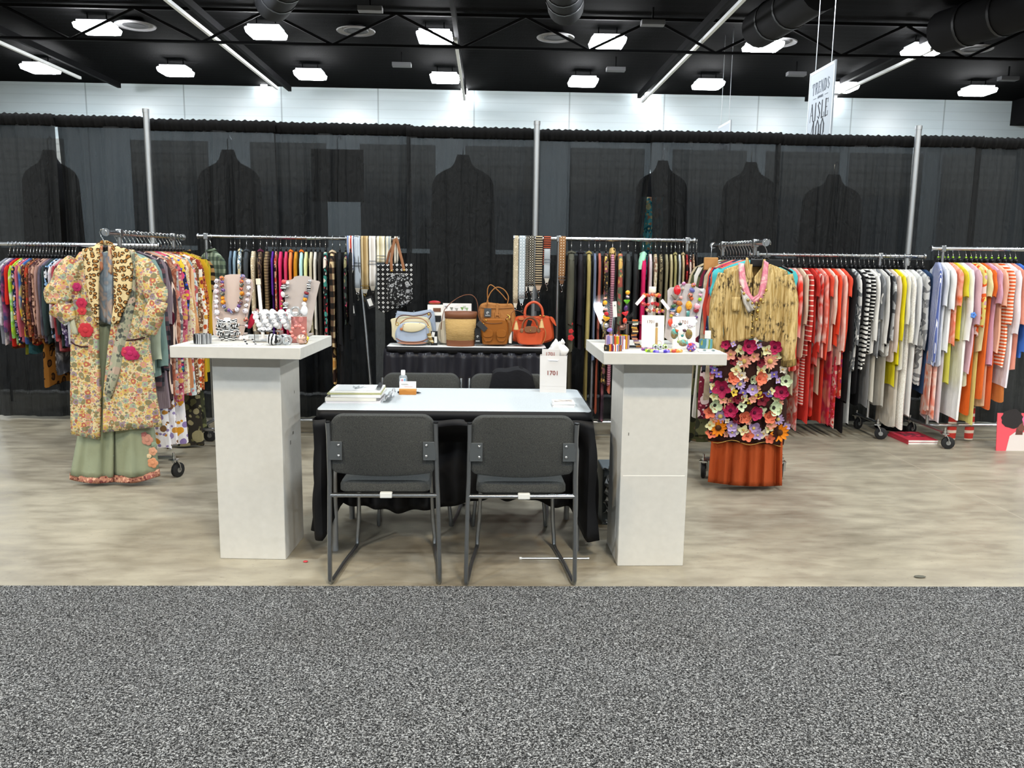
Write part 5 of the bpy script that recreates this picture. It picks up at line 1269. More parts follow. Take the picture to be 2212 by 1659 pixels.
B(panel([(246, 1026), (245, 1041)], [(344.5, 1012), (346, 1027)], RY + .05, O, nu=20, nv=4, bulge=.052, fold=.011, fk=4, ph=3.2, sag=8), 'hem_border', band, t, solid=.006)
for px, py, r, c in ((318, 950, 12, '#c08a78'), (330, 975, 9, '#cf9a7c'), (330, 1000, 11, '#d0906a'), (322, 985, 5, '#e0c8a0'), (312, 940, 7, '#a86a64'), (333, 960, 6, '#8a9a84')):
    embroider(t, O, px, py, RY + .012, r, c, petals=5)

# ---- crinkled shirt
SY = 5.115; O = Vector((XE, SY, 1.60))
crk = fab('crinkle', '#ccb27c', '#a2864e', '#3a2e1c', s=24, rough=.8)
t = thing('crinkled_shirt', 'crinkled tan and black shirt hanging at the end of the right rack', 'shirt', O)
B(panel([(1600, 571), (1564, 582), (1561, 640), (1562, 700), (1566, 747)], [(1625, 571), (1624, 600), (1625, 640), (1624, 700), (1624, 731)], SY, O, nu=16, nv=26, b0=.12, b1=.55, bulge=.05, fold=.005, fk=7), 'front_panel', crk, t, solid=.005)
B(panel([(1650, 572), (1628, 600), (1627, 640), (1626, 700), (1625, 731)], [(1664, 571), (1702, 586), (1700, 640), (1697, 700), (1684, 746)], SY, O, nu=16, nv=26, b0=.45, b1=.88, bulge=.05, fold=.005, fk=7, ph=2), 'front_panel', crk, t, solid=.005)
B(panel([(1600, 571), (1562, 584), (1563, 650), (1567, 735)], [(1664, 571), (1701, 588), (1698, 650), (1683, 735)], SY + .04, O, nu=14, nv=20, bulge=-.02, sag=-3), 'back', fab('plain', '#6d5228', s=30), t, solid=.005)
limb([(1564, 592, SY, 13), (1552, 640, SY - .015, 15), (1546, 690, SY - .02, 15), (1551, 745, SY - .02, 14), (1553, 790, SY - .02, 13)], O, 'sleeve', crk, t, wob=.06)
limb([(1699, 594, SY, 13), (1706, 640, SY - .015, 16), (1706, 690, SY - .02, 17), (1702, 745, SY - .025, 17), (1702, 776, SY - .025, 15), (1703, 791, SY - .025, 16)], O, 'sleeve', crk, t, seed=4, wob=.06)
limb([(1702, 776, SY - .026, 16.5), (1703, 790, SY - .026, 17)], O, 'cuff', fab('crinkle', '#9a8048', '#5a4826', '#16120c', s=26), t, wob=.04)
B(panel([(1612, 556), (1608, 575), (1615, 604)], [(1615, 557), (1623, 580), (1628, 602)], SY - .035, O, nu=5, nv=8, bulge=.01), 'collar_point', crk, t, solid=.005)
B(panel([(1649, 560), (1645, 580), (1640, 600)], [(1653, 560), (1656, 578), (1650, 604)], SY - .032, O, nu=5, nv=8, bulge=.01), 'collar_point', crk, t, solid=.005)
B(panel([(1581, 641), (1581, 672)], [(1602, 642), (1602, 672)], SY - .056, O, nu=5, nv=5, bulge=.004), 'pocket', crk, t, solid=.003)
for k in range(6):
    B(MB().ball(atY(1624.5, 650 + k * 15, SY - .056) - O, .0058, 10, 6, sy=.6), 'button', gold, t)
h = hanger((XE, SY + .012, 1.60 - .003), pi / 2, 'wide black hanger holding the crinkled tan shirt', 'clothes on the rack behind the crinkled shirt hangers')
B(MB().box((0, 0, 0), (.205, .012, .05)).xf(Matrix.Translation((0, .0, -.125))).xf(Matrix.Rotation(-pi / 2, 4, 'Z')), 'flat_bar', blackplastic, h, bevel=.006)
t = thing('silk_necklace', 'pink and silver silk scarf necklace with gold beads on the crinkled shirt', 'necklace', O)
pk = fab('dye', '#e8b4b4', '#d87a90', '#f0d0cc', s=14, rough=.4); sv = fab('dye', '#b8b0a8', '#8d8880', '#d8d2cc', s=10, rough=.35)
B(panel([(1595, 568), (1597, 610), (1612, 645), (1624, 657)], [(1607, 569), (1611, 605), (1621, 635), (1630, 645)], SY - .062, O, nu=6, nv=16, bulge=.012, fold=.003, fk=3), 'pink_band', pk, t, solid=.004)
B(panel([(1651, 562), (1645, 600), (1638, 635), (1624, 646)], [(1660, 568), (1657, 610), (1648, 645), (1630, 658)], SY - .064, O, nu=6, nv=16, bulge=.012, fold=.003, fk=3), 'pink_band', pk, t, solid=.004)
B(panel([(1600, 625), (1606, 655), (1616, 676)], [(1616, 640), (1632, 662), (1642, 662)], SY - .075, O, nu=6, nv=10, bulge=.014, fold=.004, fk=4), 'silver_drape', sv, t, solid=.004)
for i, (px, py) in enumerate(((1600, 620), (1607, 634), (1616, 648), (1625, 655), (1634, 654), (1643, 647), (1650, 637), (1655, 627), (1648, 653), (1639, 660), (1630, 664), (1637, 672), (1637, 682), (1634, 690))):
    B(MB().ball(atY(px, py, SY - .088) - O, .0075 + .002 * (i % 3), 10, 6), 'bead', gold if i % 2 else P('#b9a26a', .25, .8), t)

# ---- flowered skirt
t = thing('flowered_skirt', 'dark brown tulle skirt covered in fabric flowers below the crinkled shirt', 'skirt', O)
tulle = fab('plain', '#2f1611', s=60, rough=.9)
kL, kR = [(1566, 735), (1548, 790), (1532, 860), (1528, 925), (1530, 952)], [(1686, 738), (1694, 800), (1699, 870), (1698, 930), (1692, 961)]
B(panel(kL, kR, SY - .02, O, nu=26, nv=24, bulge=.055, fold=.008, fk=9), 'tulle', tulle, t, solid=.004)
B(panel(kL, kR, SY + .05, O, nu=14, nv=12, bulge=-.02), 'tulle_back', tulle, t, solid=.004)
B(MB().tube([atY(lerp(1530, 1692, i / 16), lerp(952, 961, i / 16) + 4 * sin(i * .9), SY - .02 - .066 * sin(pi * i / 16)) - O for i in range(17)], .0028, 6), 'gold_edge', pl('#b08a4a'), t)
def petalmesh(n, wide, cup, seed, ln=1.0):
    r = random.Random(seed); mb = MB()
    for k in range(n):
        a0 = 2 * pi * k / n + r.uniform(-.12, .12); rows = []
        for j in range(5):
            v = j / 4; rad = .10 + .90 * v * ln * r.uniform(.94, 1.04); w = wide * sin(pi * min(.93, .16 + .66 * v)) ; row = []
            for i in range(5):
                u = (i - 2) / 2; aa = a0 + u * w / max(.5, .35 + .65 * v); h = cup * v * v + .16 * cup * u * u + .05 * sin(5 * u + k) * v
                rr = rad * (1 - .14 * u * u * v)
                row.append((rr * cos(aa), -h - .012 * (k % 2), rr * sin(aa)))
            rows.append(row)
        mb.grid(rows)
    return mb
FL = {}
def flower(par, O, px, py, Y, r, col, ty='r', ctr='#d8c060', seed=0):
    key = (col, ty, seed % 2)
    if key not in FL:
        mb = {'r': lambda: petalmesh(5, .62, .35, seed), 'p': lambda: petalmesh(5, .85, .55, seed), 'd': lambda: petalmesh(11, .28, .22, seed), 's': lambda: petalmesh(4, .6, .3, seed)}[ty]()
        me = mb.mesh('flower'); me.materials.append(fab('plain', col, s=30, rough=.7)); me.polygons.foreach_set('use_smooth', [True] * len(me.polygons)); FL[key] = me
        cm = MB().ball((0, -.12, 0), .24 if ty != 'd' else .34, 10, 6, sy=.7).mesh('flower_centre'); cm.materials.append(fab('plain', ctr, s=30)); cm.polygons.foreach_set('use_smooth', [True] * len(cm.polygons)); FL[key + ('c',)] = cm
    o = bpy.data.objects.new('flower', FL[key]); COL.objects.link(o); o.parent = par; s = r * Y / FPX
    o.location = atY(px, py, Y) - O; o.scale = (s, s, s); o.rotation_euler = (R.uniform(-.25, .25), R.uniform(0, 6.28), R.uniform(-.35, .35))
    c = bpy.data.objects.new('flower_centre', FL[key + ('c',)]); COL.objects.link(c); c.parent = o
    return o
MAG, COR, PNK, LIL, CRM, WHT, MNT, DRD, YEL, ORG, PUR = '#a81f4e', '#e0785a', '#dd9a86', '#b09ac6', '#d9d6a8', '#d8cfc0', '#c9d8b4', '#6e1226', '#e0c04a', '#ea8a16', '#7a68b0'
FLW = [(415, 115, 38, MAG, 'p'), (648, 130, 62, MAG, 'p'), (920, 140, 58, MAG, 'p'), (565, 165, 46, CRM, 's'), (830, 170, 46, CRM, 's'), (490, 110, 26, LIL, 's'), (760, 125, 26, LIL, 's'), (715, 75, 28, WHT, 's'), (465, 215, 48, PNK, 'r'), (600, 285, 62, PNK, 'd'), (705, 240, 44, PNK, 'r'), (868, 285, 64, PNK, 'd'), (490, 280, 40, DRD, 'p'), (760, 300, 40, DRD, 'p'),
 (560, 305, 26, WHT, 'r'), (825, 315, 24, WHT, 'r'), (940, 240, 36, CRM, 's'), (520, 370, 46, CRM, 's'), (780, 380, 50, CRM, 's'), (300, 380, 34, PUR, 's'), (345, 420, 34, PUR, 's'), (270, 440, 24, PNK, 'r'), (910, 420, 36, PUR, 's'), (945, 480, 30, LIL, 's'), (1000, 370, 34, WHT, 's'),
 (485, 450, 58, COR, 'p'), (580, 430, 40, WHT, 'r'), (625, 470, 24, PNK, 'r'), (760, 460, 58, COR, 'p'), (840, 445, 36, WHT, 'r'), (685, 470, 40, MNT, 'p'), (1030, 490, 52, MNT, 'p'), (380, 560, 78, MAG, 'r'), (560, 520, 46, LIL, 'd'), (690, 575, 48, LIL, 'p'), (285, 540, 36, CRM, 's'), (275, 585, 28, PUR, 's'), (460, 555, 36, WHT, 'p'), (495, 605, 34, YEL, 'r'), (750, 630, 36, YEL, 'r'), (295, 645, 40, CRM, 'r'), (985, 600, 62, MAG, 'p'),
 (590, 610, 40, PUR, 's'), (850, 620, 40, PUR, 's'), (880, 590, 34, CRM, 's'), (540, 660, 48, DRD, 'p'), (790, 680, 54, DRD, 'r'), (390, 680, 38, PNK, 'r'), (460, 690, 40, PNK, 'r'), (600, 665, 40, CRM, 's'), (690, 670, 36, PNK, 'r'), (930, 670, 34, CRM, 's'), (300, 735, 58, MNT, 'p'), (900, 760, 66, MNT, 'p'), (465, 790, 62, MAG, 'p'), (575, 750, 44, MNT, 's'), (705, 810, 62, MAG, 'p'), (780, 800, 46, MNT, 's'), (975, 710, 26, PNK, 'r'),
 (245, 805, 56, COR, 'r'), (360, 850, 56, LIL, 'd'), (605, 850, 54, COR, 'p'), (850, 855, 56, COR, 'p'), (950, 880, 48, LIL, 'd'), (285, 885, 34, PNK, 'r'), (250, 935, 44, CRM, 's'), (340, 965, 72, ORG, 'd'), (520, 880, 44, DRD, 'p'), (470, 945, 48, LIL, 'p'), (700, 970, 56, LIL, 'p'), (595, 990, 46, CRM, 's'), (880, 930, 44, PNK, 'r'), (265, 1020, 48, COR, 'r'), (415, 1030, 30, PNK, 'r'), (480, 1015, 40, LIL, 'r'), (540, 990, 42, WHT, 's'), (640, 1045, 54, COR, 'r'), (740, 1040, 42, LIL, 'r'), (800, 1030, 42, WHT, 's'), (850, 975, 40, CRM, 's'), (865, 1075, 44, COR, 'r'), (965, 1015, 76, ORG, 'd'), (640, 900, 34, PNK, 'r'), (430, 895, 26, WHT, 's'), (1035, 950, 34, LIL, 'r'), (740, 560, 30, PNK, 'r'), (420, 480, 26, WHT, 's'), (655, 690, 30, YEL, 'r')]
CT = {MAG: '#5a1030', ORG: '#4a2c16', MNT: '#2c2a22', YEL: '#3a2a18', COR: '#b8503a', LIL: '#d8c070', DRD: '#3a0a16'}
for i, (zx, zy, zr, c, ty) in enumerate(FLW):
    px, py = 1480 + .211 * zx, 720 + .211 * zy
    u = min(1, max(0, (px - 1534) / 160)); Yf = SY - .02 - .052 * sin(pi * u) - .016 - .010 * (i % 3)
    flower(t, O, px, py, Yf, .211 * zr * 1.32, c, ty, CT.get(c, '#c9a860'), i)
for k, (zx, zy) in enumerate(((595, 370), (855, 375), (530, 215), (780, 215), (400, 745), (975, 790))):
    px, py = 1480 + .211 * zx, 720 + .211 * zy
    B(MB().tube([atY(px, py - 6, SY - .095) - O, atY(px + 1.5, py, SY - .1) - O, atY(px, py + 6, SY - .095) - O], [.003, .007, .003], 6, ry=.5), 'leaf', pl('#b9b07a'), t)
t = thing('rust_underskirt', 'rust orange gathered skirt reaching the floor under the flowered tulle', 'skirt', O)
rust = fab('plain', '#a84a20', s=9, rough=.8)
B(panel([(1556, 760), (1540, 900), (1535, 970), (1529, 1041)], [(1682, 760), (1692, 900), (1690, 970), (1689, 1049)], SY - .005, O, nu=70, nv=26, bulge=.04, fold=.017, fk=10, ph=.6, sag=5, flare=1.0), 'gathered_front', rust, t, solid=.004)
B(panel([(1558, 760), (1540, 900), (1535, 1036)], [(1680, 760), (1690, 900), (1688, 1044)], SY + .062, O, nu=24, nv=14, bulge=-.02, fold=.008, fk=9), 'gathered_back', rust, t, solid=.004)
# ------------------------------------------------------------------ shoulder straps over the rail ends
def strap(railY, railz, a, b2, py, mat, lb, grp, back=None, taper=0, clasp=True, buckle=None, metal=chrome, tip=None, dyo=0.0, twist=0.0):
    x0, x1 = atY(a, 515, railY).x, atY(b2, 515, railY).x; w = x1 - x0
    t = thing('bag_strap', lb, 'strap', ((x0 + x1) / 2, railY + dyo, railz), 0, grp)
    zb = atY((a + b2) / 2, py, railY - .02).z - railz; rr = .0195
    pts = [(-rr - .006, zb)] + [(-rr - .002 - .004 * sin(k), zb * (1 - k / 8)) for k in range(1, 8)] + [(-rr * cos(q), rr * sin(q)) for q in [pi * k / 8 for k in range(9)]] + [(rr + .002, (back or zb * .9) * k / 6) for k in range(1, 7)]
    rows = []
    for (y, z) in pts:
        f = 1.0 - (taper * max(0, min(1, z / zb)) if zb else 0) * (y < 0); dx = twist * min(1, max(0, z / zb)) if zb else 0
        rows.append([(u * w / 2 * f + dx, y + .002 * sin(3 * u), z) for u in (-1, -.5, 0, .5, 1)])
    B(MB().grid(rows), 'band', mat, t, solid=.003)
    tm = tip or P('#b9b4aa', .6)
    if buckle is not None:
        zz = zb * buckle
        B(MB().tube([(-w * .56 + twist, -rr - .008, zz - .012), (w * .56 + twist, -rr - .008, zz - .012), (w * .56 + twist, -rr - .008, zz + .012), (-w * .56 + twist, -rr - .008, zz + .012)], .003, 6, cyclic=True), 'buckle', metal, t)
    if clasp:
        q = [(-w * .42 * (1 - taper) + twist, zb), (w * .42 * (1 - taper) + twist, zb), (w * .22 + twist, zb - .035), (-w * .22 + twist, zb - .035)]
        B(MB().prism(q, -rr - .010, -rr - .004), 'leather_tip', tm, t)
        B(MB().tube([(twist + .011 * cos(k * pi / 6), -rr - .007, zb - .043 + .009 * sin(k * pi / 6)) for k in range(12)], .0028, 6, cyclic=True), 'ring', metal, t)
        B(MB().tube([(twist, -rr - .007, zb - .050), (twist, -rr - .007, zb - .066), (twist + .006, -rr - .007, zb - .078), (twist + .009, -rr - .007, zb - .092), (twist + .001, -rr - .007, zb - .100), (twist - .005, -rr - .007, zb - .090)], .0026, 6), 'clasp', metal, t)
    return t
g1 = 'shoulder straps over the rail end beside the black coats'
CR, CZ_ = CY, 1.62
strap(CR, CZ_, 750, 764, 584, fab('stripe', '#b5372f', '#d8dce4', '#6d86b8', '#e4c9b8', s=22, ax='x'), 'red white and blue striped strap, first over the left rail end', g1, buckle=.9, tip=P('#d9d6cf', .6))
strap(CR, CZ_, 765.5, 778.5, 622, fab('stripe', '#aeb9c8', '#c9d2dc', s=70, ax='x'), 'pale blue grey strap beside the red striped one', g1, buckle=.52)
strap(CR, CZ_, 780, 796, 624, fab('stripe', '#a58a5c', '#cdb890', '#8d7348', s=26, ax='x'), 'gold and tan striped strap in the middle of the left straps', g1, buckle=.97, metal=gold)
strap(CR, CZ_, 797.5, 812, 618, fab('stripe', '#d6d0ca', '#efece8', '#c9c2ba', s=28, ax='x'), 'white and silver striped strap with a black hang tag', g1, buckle=.50)
strap(CR, CZ_, 814, 832, 567, fab('stripe', '#cfc6a8', '#efe9d6', '#b8ac84', s=24, ax='x'), 'cream and beige striped strap behind the patterned tote', g1, buckle=.78, clasp=False)
strap(CR, CZ_, 833.5, 845, 569, fab('stripe', '#9aa3a6', '#d9d4c0', s=32, ax='x'), 'grey and cream striped strap behind the tote handles', g1, clasp=False)
strap(CR, CZ_, 852, 859.5, 569, fab('stripe', '#1b1a1c', '#d8d0c0', s=36, ax='x', duty=.2), 'black strap with pale edge at the end of the left rail', g1, clasp=False)
def hangtag(px0, py0, px1, py1, Y, lb, rot=0.0, parent=None, grp=None, bg='#1b1c1f', mark=True, lab='#e6e6e4'):
    c = atY((px0 + px1) / 2, (py0 + py1) / 2, Y); a, b2 = atY(px0, py0, Y), atY(px1, py1, Y); w, h = abs(b2.x - a.x), abs(a.z - b2.z)
    t = thing('hang_tag', lb, 'tag', c, 0, grp)
    o = B(MB().box((0, 0, 0), (w, .004, h), ry=rot), 'card', P(bg, .6), t, bevel=.001)
    if mark == 'white': B(MB().box((0, -.0026, 0), (w * .55, .001, h * .62), ry=rot), 'white_sticker', P(lab, .6), t, smooth=False)
    elif mark:
        B(MB().tube([(w * .17 * cos(k * pi / 8), -.003, w * .17 * sin(k * pi / 8) - h * .02) for k in range(14)], .0016, 6), 'round_logo', P('#d6d8d8', .5), t)
        B(MB().tube([(w * .08 * cos(k * pi / 6), -.003, w * .08 * sin(k * pi / 6) - h * .02) for k in range(9)], .0014, 6), 'round_logo_inner', P('#d6d8d8', .5), t)
        B(MB().box((0, -.003, -h * .30), (w * .7, .001, h * .05)), 'brand_line', P('#c9cbcb', .5), t, smooth=False)
    B(MB().tube([(-w * .1, 0, h * .5), (0, .004, h * .5 + .05)], .001, 5), 'string', blackplastic, t)
    return t
hangtag(759, 655, 767, 682, CR - .06, 'slim black tag with white sticker hanging from the striped strap', -.12, mark='white')
hangtag(791, 640, 808, 666, CR - .06, 'black tag with white sticker hanging from the white strap', -.35, mark='white')
# straps on the other rail
g2 = 'shoulder straps over the rail end above the orange bags'
DRY, DZ = DYR, 1.64
strap(DRY, DZ, 1109.5, 1120, 655, fab('leopard', '#b3a68c', '#8f8062', '#d8ceb8', s=60), 'long beige snake print strap at the very end of the right rail', g2, tip=P('#cfc6b4', .6))
strap(DRY, DZ, 1121.5, 1135, 646, fab('diamond', '#a9b4bb', '#e6eaec', '#c3ccd1', s=42), 'pale blue grey strap with white dots', g2, buckle=.97, tip=P('#9aa6ad', .6))
strap(DRY, DZ, 1136, 1141, 619, fab('diamond', '#26241f', '#d8d2c4', '#8a8474', s=70), 'narrow black and white patterned strap', g2, clasp=True)
strap(DRY, DZ, 1142, 1155, 619, fab('diamond', '#211e1a', '#e0dacb', '#b8ae9c', s=52), 'black and cream medallion patterned strap', g2, buckle=.96)
strap(DRY, DZ, 1157, 1172, 617, fab('stripe', '#2a2622', '#bba98a', s=52, ax='z', duty=.62), 'tan strap with black ladder stripes', g2, tip=P('#a8907a', .6))
strap(DRY, DZ, 1174.5, 1190, 573, fab('stripe', '#3a201a', '#cf5f3e', s=60, ax='z', duty=.70), 'folded orange strap with dark ladder stripes', g2, clasp=False, dyo=-.002, twist=-.006)
strap(DRY, DZ - .10, 1175.5, 1188.5, 601, P('#9fa6ac', .5), 'grey strap end with silver buckle below the orange strap', g2, back=-.02, buckle=.35, dyo=-.012)
strap(DRY, DZ, 1207.5, 1222, 604, fab('diamond', '#8a5f3a', '#e3d3b8', '#b08a60', s=46), 'short brown ornate strap right of the rack upright', g2, buckle=.97, metal=steel, tip=P('#6d4a2e', .6))
hangtag(1155, 645, 1166, 672, DRY - .05, 'plain black tag hanging under the ladder striped strap', mark=False)

# ------------------------------------------------------------------ black and white tote on the rail end
def loc(px, py, Y, O): return atY(px, py, Y) - O
def outline(pts, Y, O):
    return [((atY(a, b2, Y) - O).x, (atY(a, b2, Y) - O).z) for a, b2 in pts]
def rounded(poly, it=2):
    for _ in range(it):
        q = []
        for i in range(len(poly)):
            a, b2 = poly[i], poly[(i + 1) % len(poly)]
            q += [(.75 * a[0] + .25 * b2[0], .75 * a[1] + .25 * b2[1]), (.25 * a[0] + .75 * b2[0], .25 * a[1] + .75 * b2[1])]
        poly = q
    return poly
TY = CR - .10; O = Vector((atY(853, 520, TY).x, TY, 1.62))
t = thing('patterned_tote', 'black and white woven tote bag hanging from the left rail end', 'bag', O)
ik = fab('diamond', '#121213', '#d9d9d8', '#1a1a1b', s=27, rough=.8)
B(MB().puffy(outline([(815, 572), (850, 570), (895, 568), (896, 610), (894, 640), (884, 660), (862, 666), (842, 672), (828, 677), (817, 667), (815, 620)], TY, O), -.035, .045, .05), 'body', ik, t)
B(MB().puffy(rounded(outline([(838, 591), (882, 592), (890, 615), (893, 645), (880, 655), (862, 662), (845, 660), (838, 640)], TY, O), 1), -.055, -.035, .06), 'front_pouch', fab('floral', '#141415', '#98999b', '#7c7d80', '#1b1b1c', s=26), t)
B(MB().tube([loc(a, b2, TY - .055, O) for a, b2 in ((838, 592), (860, 592), (882, 592))], .0025, 6), 'pouch_zip', P('#b8b9ba', .5), t)
B(MB().tube([loc(a, b2, TY - .058, O) for a, b2 in ((879, 596), (868, 622), (861, 650))], .0045, 6, ry=.4), 'pouch_stripe', P('#0f0f10', .7), t)
for pts in ([(846, 587), (845, 560), (849, 535), (852, 517), (855, 514), (858, 520)], [(873, 585), (868, 562), (862, 538), (858, 520)]):
    P_ = [loc(a, b2, TY - .04 + .02 * (b2 < 540), O) for a, b2 in pts]
    B(MB().tube(P_, .011, 8, ry=.3, upv=(1, 0, 0)), 'handle', P('#8a5a38', .55, name='saddle_leather'), t)
for a, b2 in ((846, 585), (873, 584)): B(MB().ball(loc(a, b2, TY - .05, O), .008, 10, 6, sy=.5), 'rivet', gold, t)
B(MB().tube([loc(a, b2, TY + .02, O) for a, b2 in ((835, 570), (841, 545), (852, 525), (857, 515))], .010, 8, ry=.3, upv=(1, 0, 0)), 'back_handle', P('#7a4e30', .55), t)

# ------------------------------------------------------------------ handbags on the bag table
cam_l = fab('plain', '#a8713c', s=14, rough=.55, bump=60, name='camel_leather'); cog = fab('plain', '#93581f', s=10, rough=.42, name='cognac_leather'); brn = P('#74462c', .5, name='brown_leather')
ora = fab('plain', '#c9522c', s=10, rough=.55, name='orange_canvas'); blu = fab('plain', '#a6b3c8', s=10, rough=.5, name='pale_blue_leather'); crm = fab('plain', '#ddd2b0', s=12, rough=.55, name='cream_leather')
def bag(name, lb, px, Y, cat='handbag'):
    O = Vector((atY(px, 740, Y).x, Y, BZ)); return thing(name, lb, cat, O), O
def puff(t, O, pts, Y, y0, y1, mat, name, inset=.10, rnd=2, dz=0):
    pl_ = outline(pts, Y, O)
    if rnd: pl_ = rounded(pl_, rnd)
    zmin = min(z for x, z in pl_); 
    if dz is not None: pl_ = [(x, max(z, .001)) for x, z in pl_]
    return B(MB().puffy(pl_, y0, y1, inset), name, mat, t)
def arc(t, O, pts, Y, r, mat, name, ry=.6, dy=0.0):
    P_ = [atY(a, b2, Y) - O for a, b2 in pts]; Q = []
    for i in range(len(P_) - 1):
        for k in range(4):
            u = k / 4; p0, p1, p2, p3 = P_[max(i - 1, 0)], P_[i], P_[i + 1], P_[min(i + 2, len(P_) - 1)]
            Q.append(.5 * ((2 * p1) + (p2 - p0) * u + (2 * p0 - 5 * p1 + 4 * p2 - p3) * u * u + (3 * p1 - p0 - 3 * p2 + p3) * u ** 3))
    Q.append(P_[-1])
    return B(MB().tube(Q, r, 8, ry=ry, upv=(0, 1, 0)), name, mat, t)
FY_ = 6.305
# crescent bag
t, O = bag('crescent_bag', 'pale blue and cream crescent handbag at the end of the bag table', 890, FY_)
puff(t, O, [(853, 726), (858, 742), (875, 745), (907, 745), (922, 742), (928, 725), (925, 706), (915, 697), (890, 695), (870, 697), (860, 704), (854, 716)], FY_, -.04, .05, blu, 'body', .16)
puff(t, O, [(866, 712), (878, 717), (893, 718), (910, 714), (922, 704), (914, 698), (890, 696), (872, 698)], FY_ - .045, -.056, -.040, crm, 'flap', .2, dz=None)
arc(t, O, [(856, 731), (870, 737.5), (890, 739), (910, 737.5), (925, 731)], FY_ - .046, .004, brn, 'piping', 1)
puff(t, O, [(858, 738), (890, 741), (922, 738), (920, 742), (890, 744.5), (861, 742)], FY_ - .040, -.054, -.035, P('#a5745c', .5), 'lower_band', .1, 1)
arc(t, O, [(864, 699), (876, 690), (890, 687), (908, 688), (920, 694), (926, 704)], FY_ - .05, .006, P('#9a5f3c', .5), 'handle')
for a, b2, r in ((858, 700, .012), (925, 705, .010)): B(MB().tube([atY(a, b2, FY_ - .055) - O + Vector((r * cos(k * pi / 6), 0, r * sin(k * pi / 6))) for k in range(12)], .0028, 6, cyclic=True), 'ring', gold, t)
B(MB().ball(atY(867, 711, FY_ - .062) - O, .012, 12, 6, sy=.4), 'charm', P('#a8683c', .5), t); arc(t, O, [(870, 700), (870.5, 706), (868, 710)], FY_ - .06, .003, P('#a8683c', .5), 'charm_strap')
arc(t, O, [(872, 700), (890, 703), (908, 698)], FY_ - .052, .003, gold, 'zip')
t, O = bag('cream_bag', 'cream handbag with dark brown handle behind the crescent bag', 890, FY_ + .068)
puff(t, O, [(846, 742), (846, 700), (842, 690), (852, 687), (880, 682), (918, 684), (930, 690), (936, 738), (934, 743)], FY_ + .06, -.014, .016, crm, 'body', .05)
arc(t, O, [(855, 700), (858, 688), (870, 681), (895, 683), (915, 680), (928, 675), (931, 682), (926, 690)], FY_ + .03, .007, P('#5a3420', .5), 'handle')
B(MB().ball(atY(926, 679, FY_ + .028) - O, .011, 10, 6, sy=.5), 'buckle', gold, t)
B(MB().tube([atY(a, b2, FY_ - .03) - O for a, b2 in ((926, 720), (931, 735), (936, 741))], [.016, .014, .008], 8), 'hanging_scarf', fab('stripe', '#d9cfa8', '#8a7040', s=30, ax='z', duty=.3), t)
t, O = bag('blue_pouch', 'flat pale blue leather tote standing behind the crescent bag', 895, FY_ + .105)
puff(t, O, [(852, 742), (853, 671), (872, 673), (893, 675), (912, 671), (936, 667), (941, 690), (943, 742)], FY_ + .105, -.012, .014, blu, 'body', .03, 1)
B(MB().ball(atY(894, 672, FY_ + .09) - O, .005, 8, 5), 'snap', chrome, t)
B(MB().tube([atY(a, b2, FY_ + .085) - O for a, b2 in ((854, 677), (873, 679), (893, 681), (912, 677), (936, 673))], .0018, 5), 'seam', P('#8793a8', .6), t)
t, O = bag('display_box', 'black box holding white cards behind the crescent bag', 938, FY_ + .02)
B(MB().box((.0, .0, .055), (.05, .03, .11)), 'box', blackplastic, t); B(MB().box((.012, -.017, .045), (.022, .003, .05)), 'white_card', paperw, t, smooth=False); B(MB().box((-.008, -.017, .085), (.024, .003, .04), ry=.2), 'white_card', paperw, t, smooth=False)
t, O = bag('white_gift_box', 'small white carton with dark stripes behind the blue tote', 941, FY_ + .128)
B(MB().box((0, 0, .155), (.125, .03, .31)), 'carton', P('#e9e6e0', .6), t, bevel=.002); B(MB().box((.012, -.016, .27), (.06, .003, .03)), 'brown_band', P('#6a4632', .6), t, smooth=False); B(MB().box((.0, -.016, .2), (.09, .003, .05)), 'black_band', P('#18181a', .6), t, smooth=False)
CBZ = .311
t = thing('red_purse', 'small red oval purse lying on top of the white carton', 'purse', (atY(939, 660, FY_ + .13).x, FY_ + .128, BZ + .311))
B(MB().ball((0, 0, .016), .016, 18, 8, sx=3.0, sy=1.1), 'body', P('#a8232c', .4), t); B(MB().tube([(-.045, -.010, .012), (0, -.018, .010), (.045, -.010, .012)], .002, 6), 'zip', gold, t)
t, O = bag('leaf_print_board', 'white printed board with green leaf patches behind the bucket bag', 988, FY_ + .13)
a, b2 = atY(957, 655, FY_ + .13) - O, atY(1018, 745, FY_ + .13) - O
B(MB().box(((a.x + b2.x) / 2, 0, a.z / 2), (b2.x - a.x, .006, a.z)), 'board', P('#eceae9', .6), t, smooth=False)
for k, (px, py, c) in enumerate(((975, 667, '#7c8078'), (986, 669, '#9a9a94'), (998, 667, '#6f9a4c'), (1008, 668, '#8fae80'), (964, 664, '#8a8f94'), (1003, 664, '#b8c4b0'))):
    p = atY(px, py, FY_ + .125) - O; B(MB().add([(p.x - .014, -.0045, p.z + .012), (p.x + .014, -.0045, p.z + .012), (p.x + .004, -.0045, p.z - .014)], [(0, 1, 2)]), 'leaf_print', P(c, .7), t, smooth=False)
t, O = bag('ivory_handbag', 'tall ivory handbag half hidden behind the bucket bag', 958, FY_ + .085)
puff(t, O, [(945, 742), (946, 712), (951, 692), (966, 690), (980, 692), (980, 743)], FY_ + .085, -.018, .02, P('#cfc6b2', .55), 'body', .08)
B(MB().tube([atY(a, b2, FY_ + .06) - O for a, b2 in ((951, 696), (950, 715), (953, 738))], .002, 5), 'seam', P('#a89c84', .6), t)
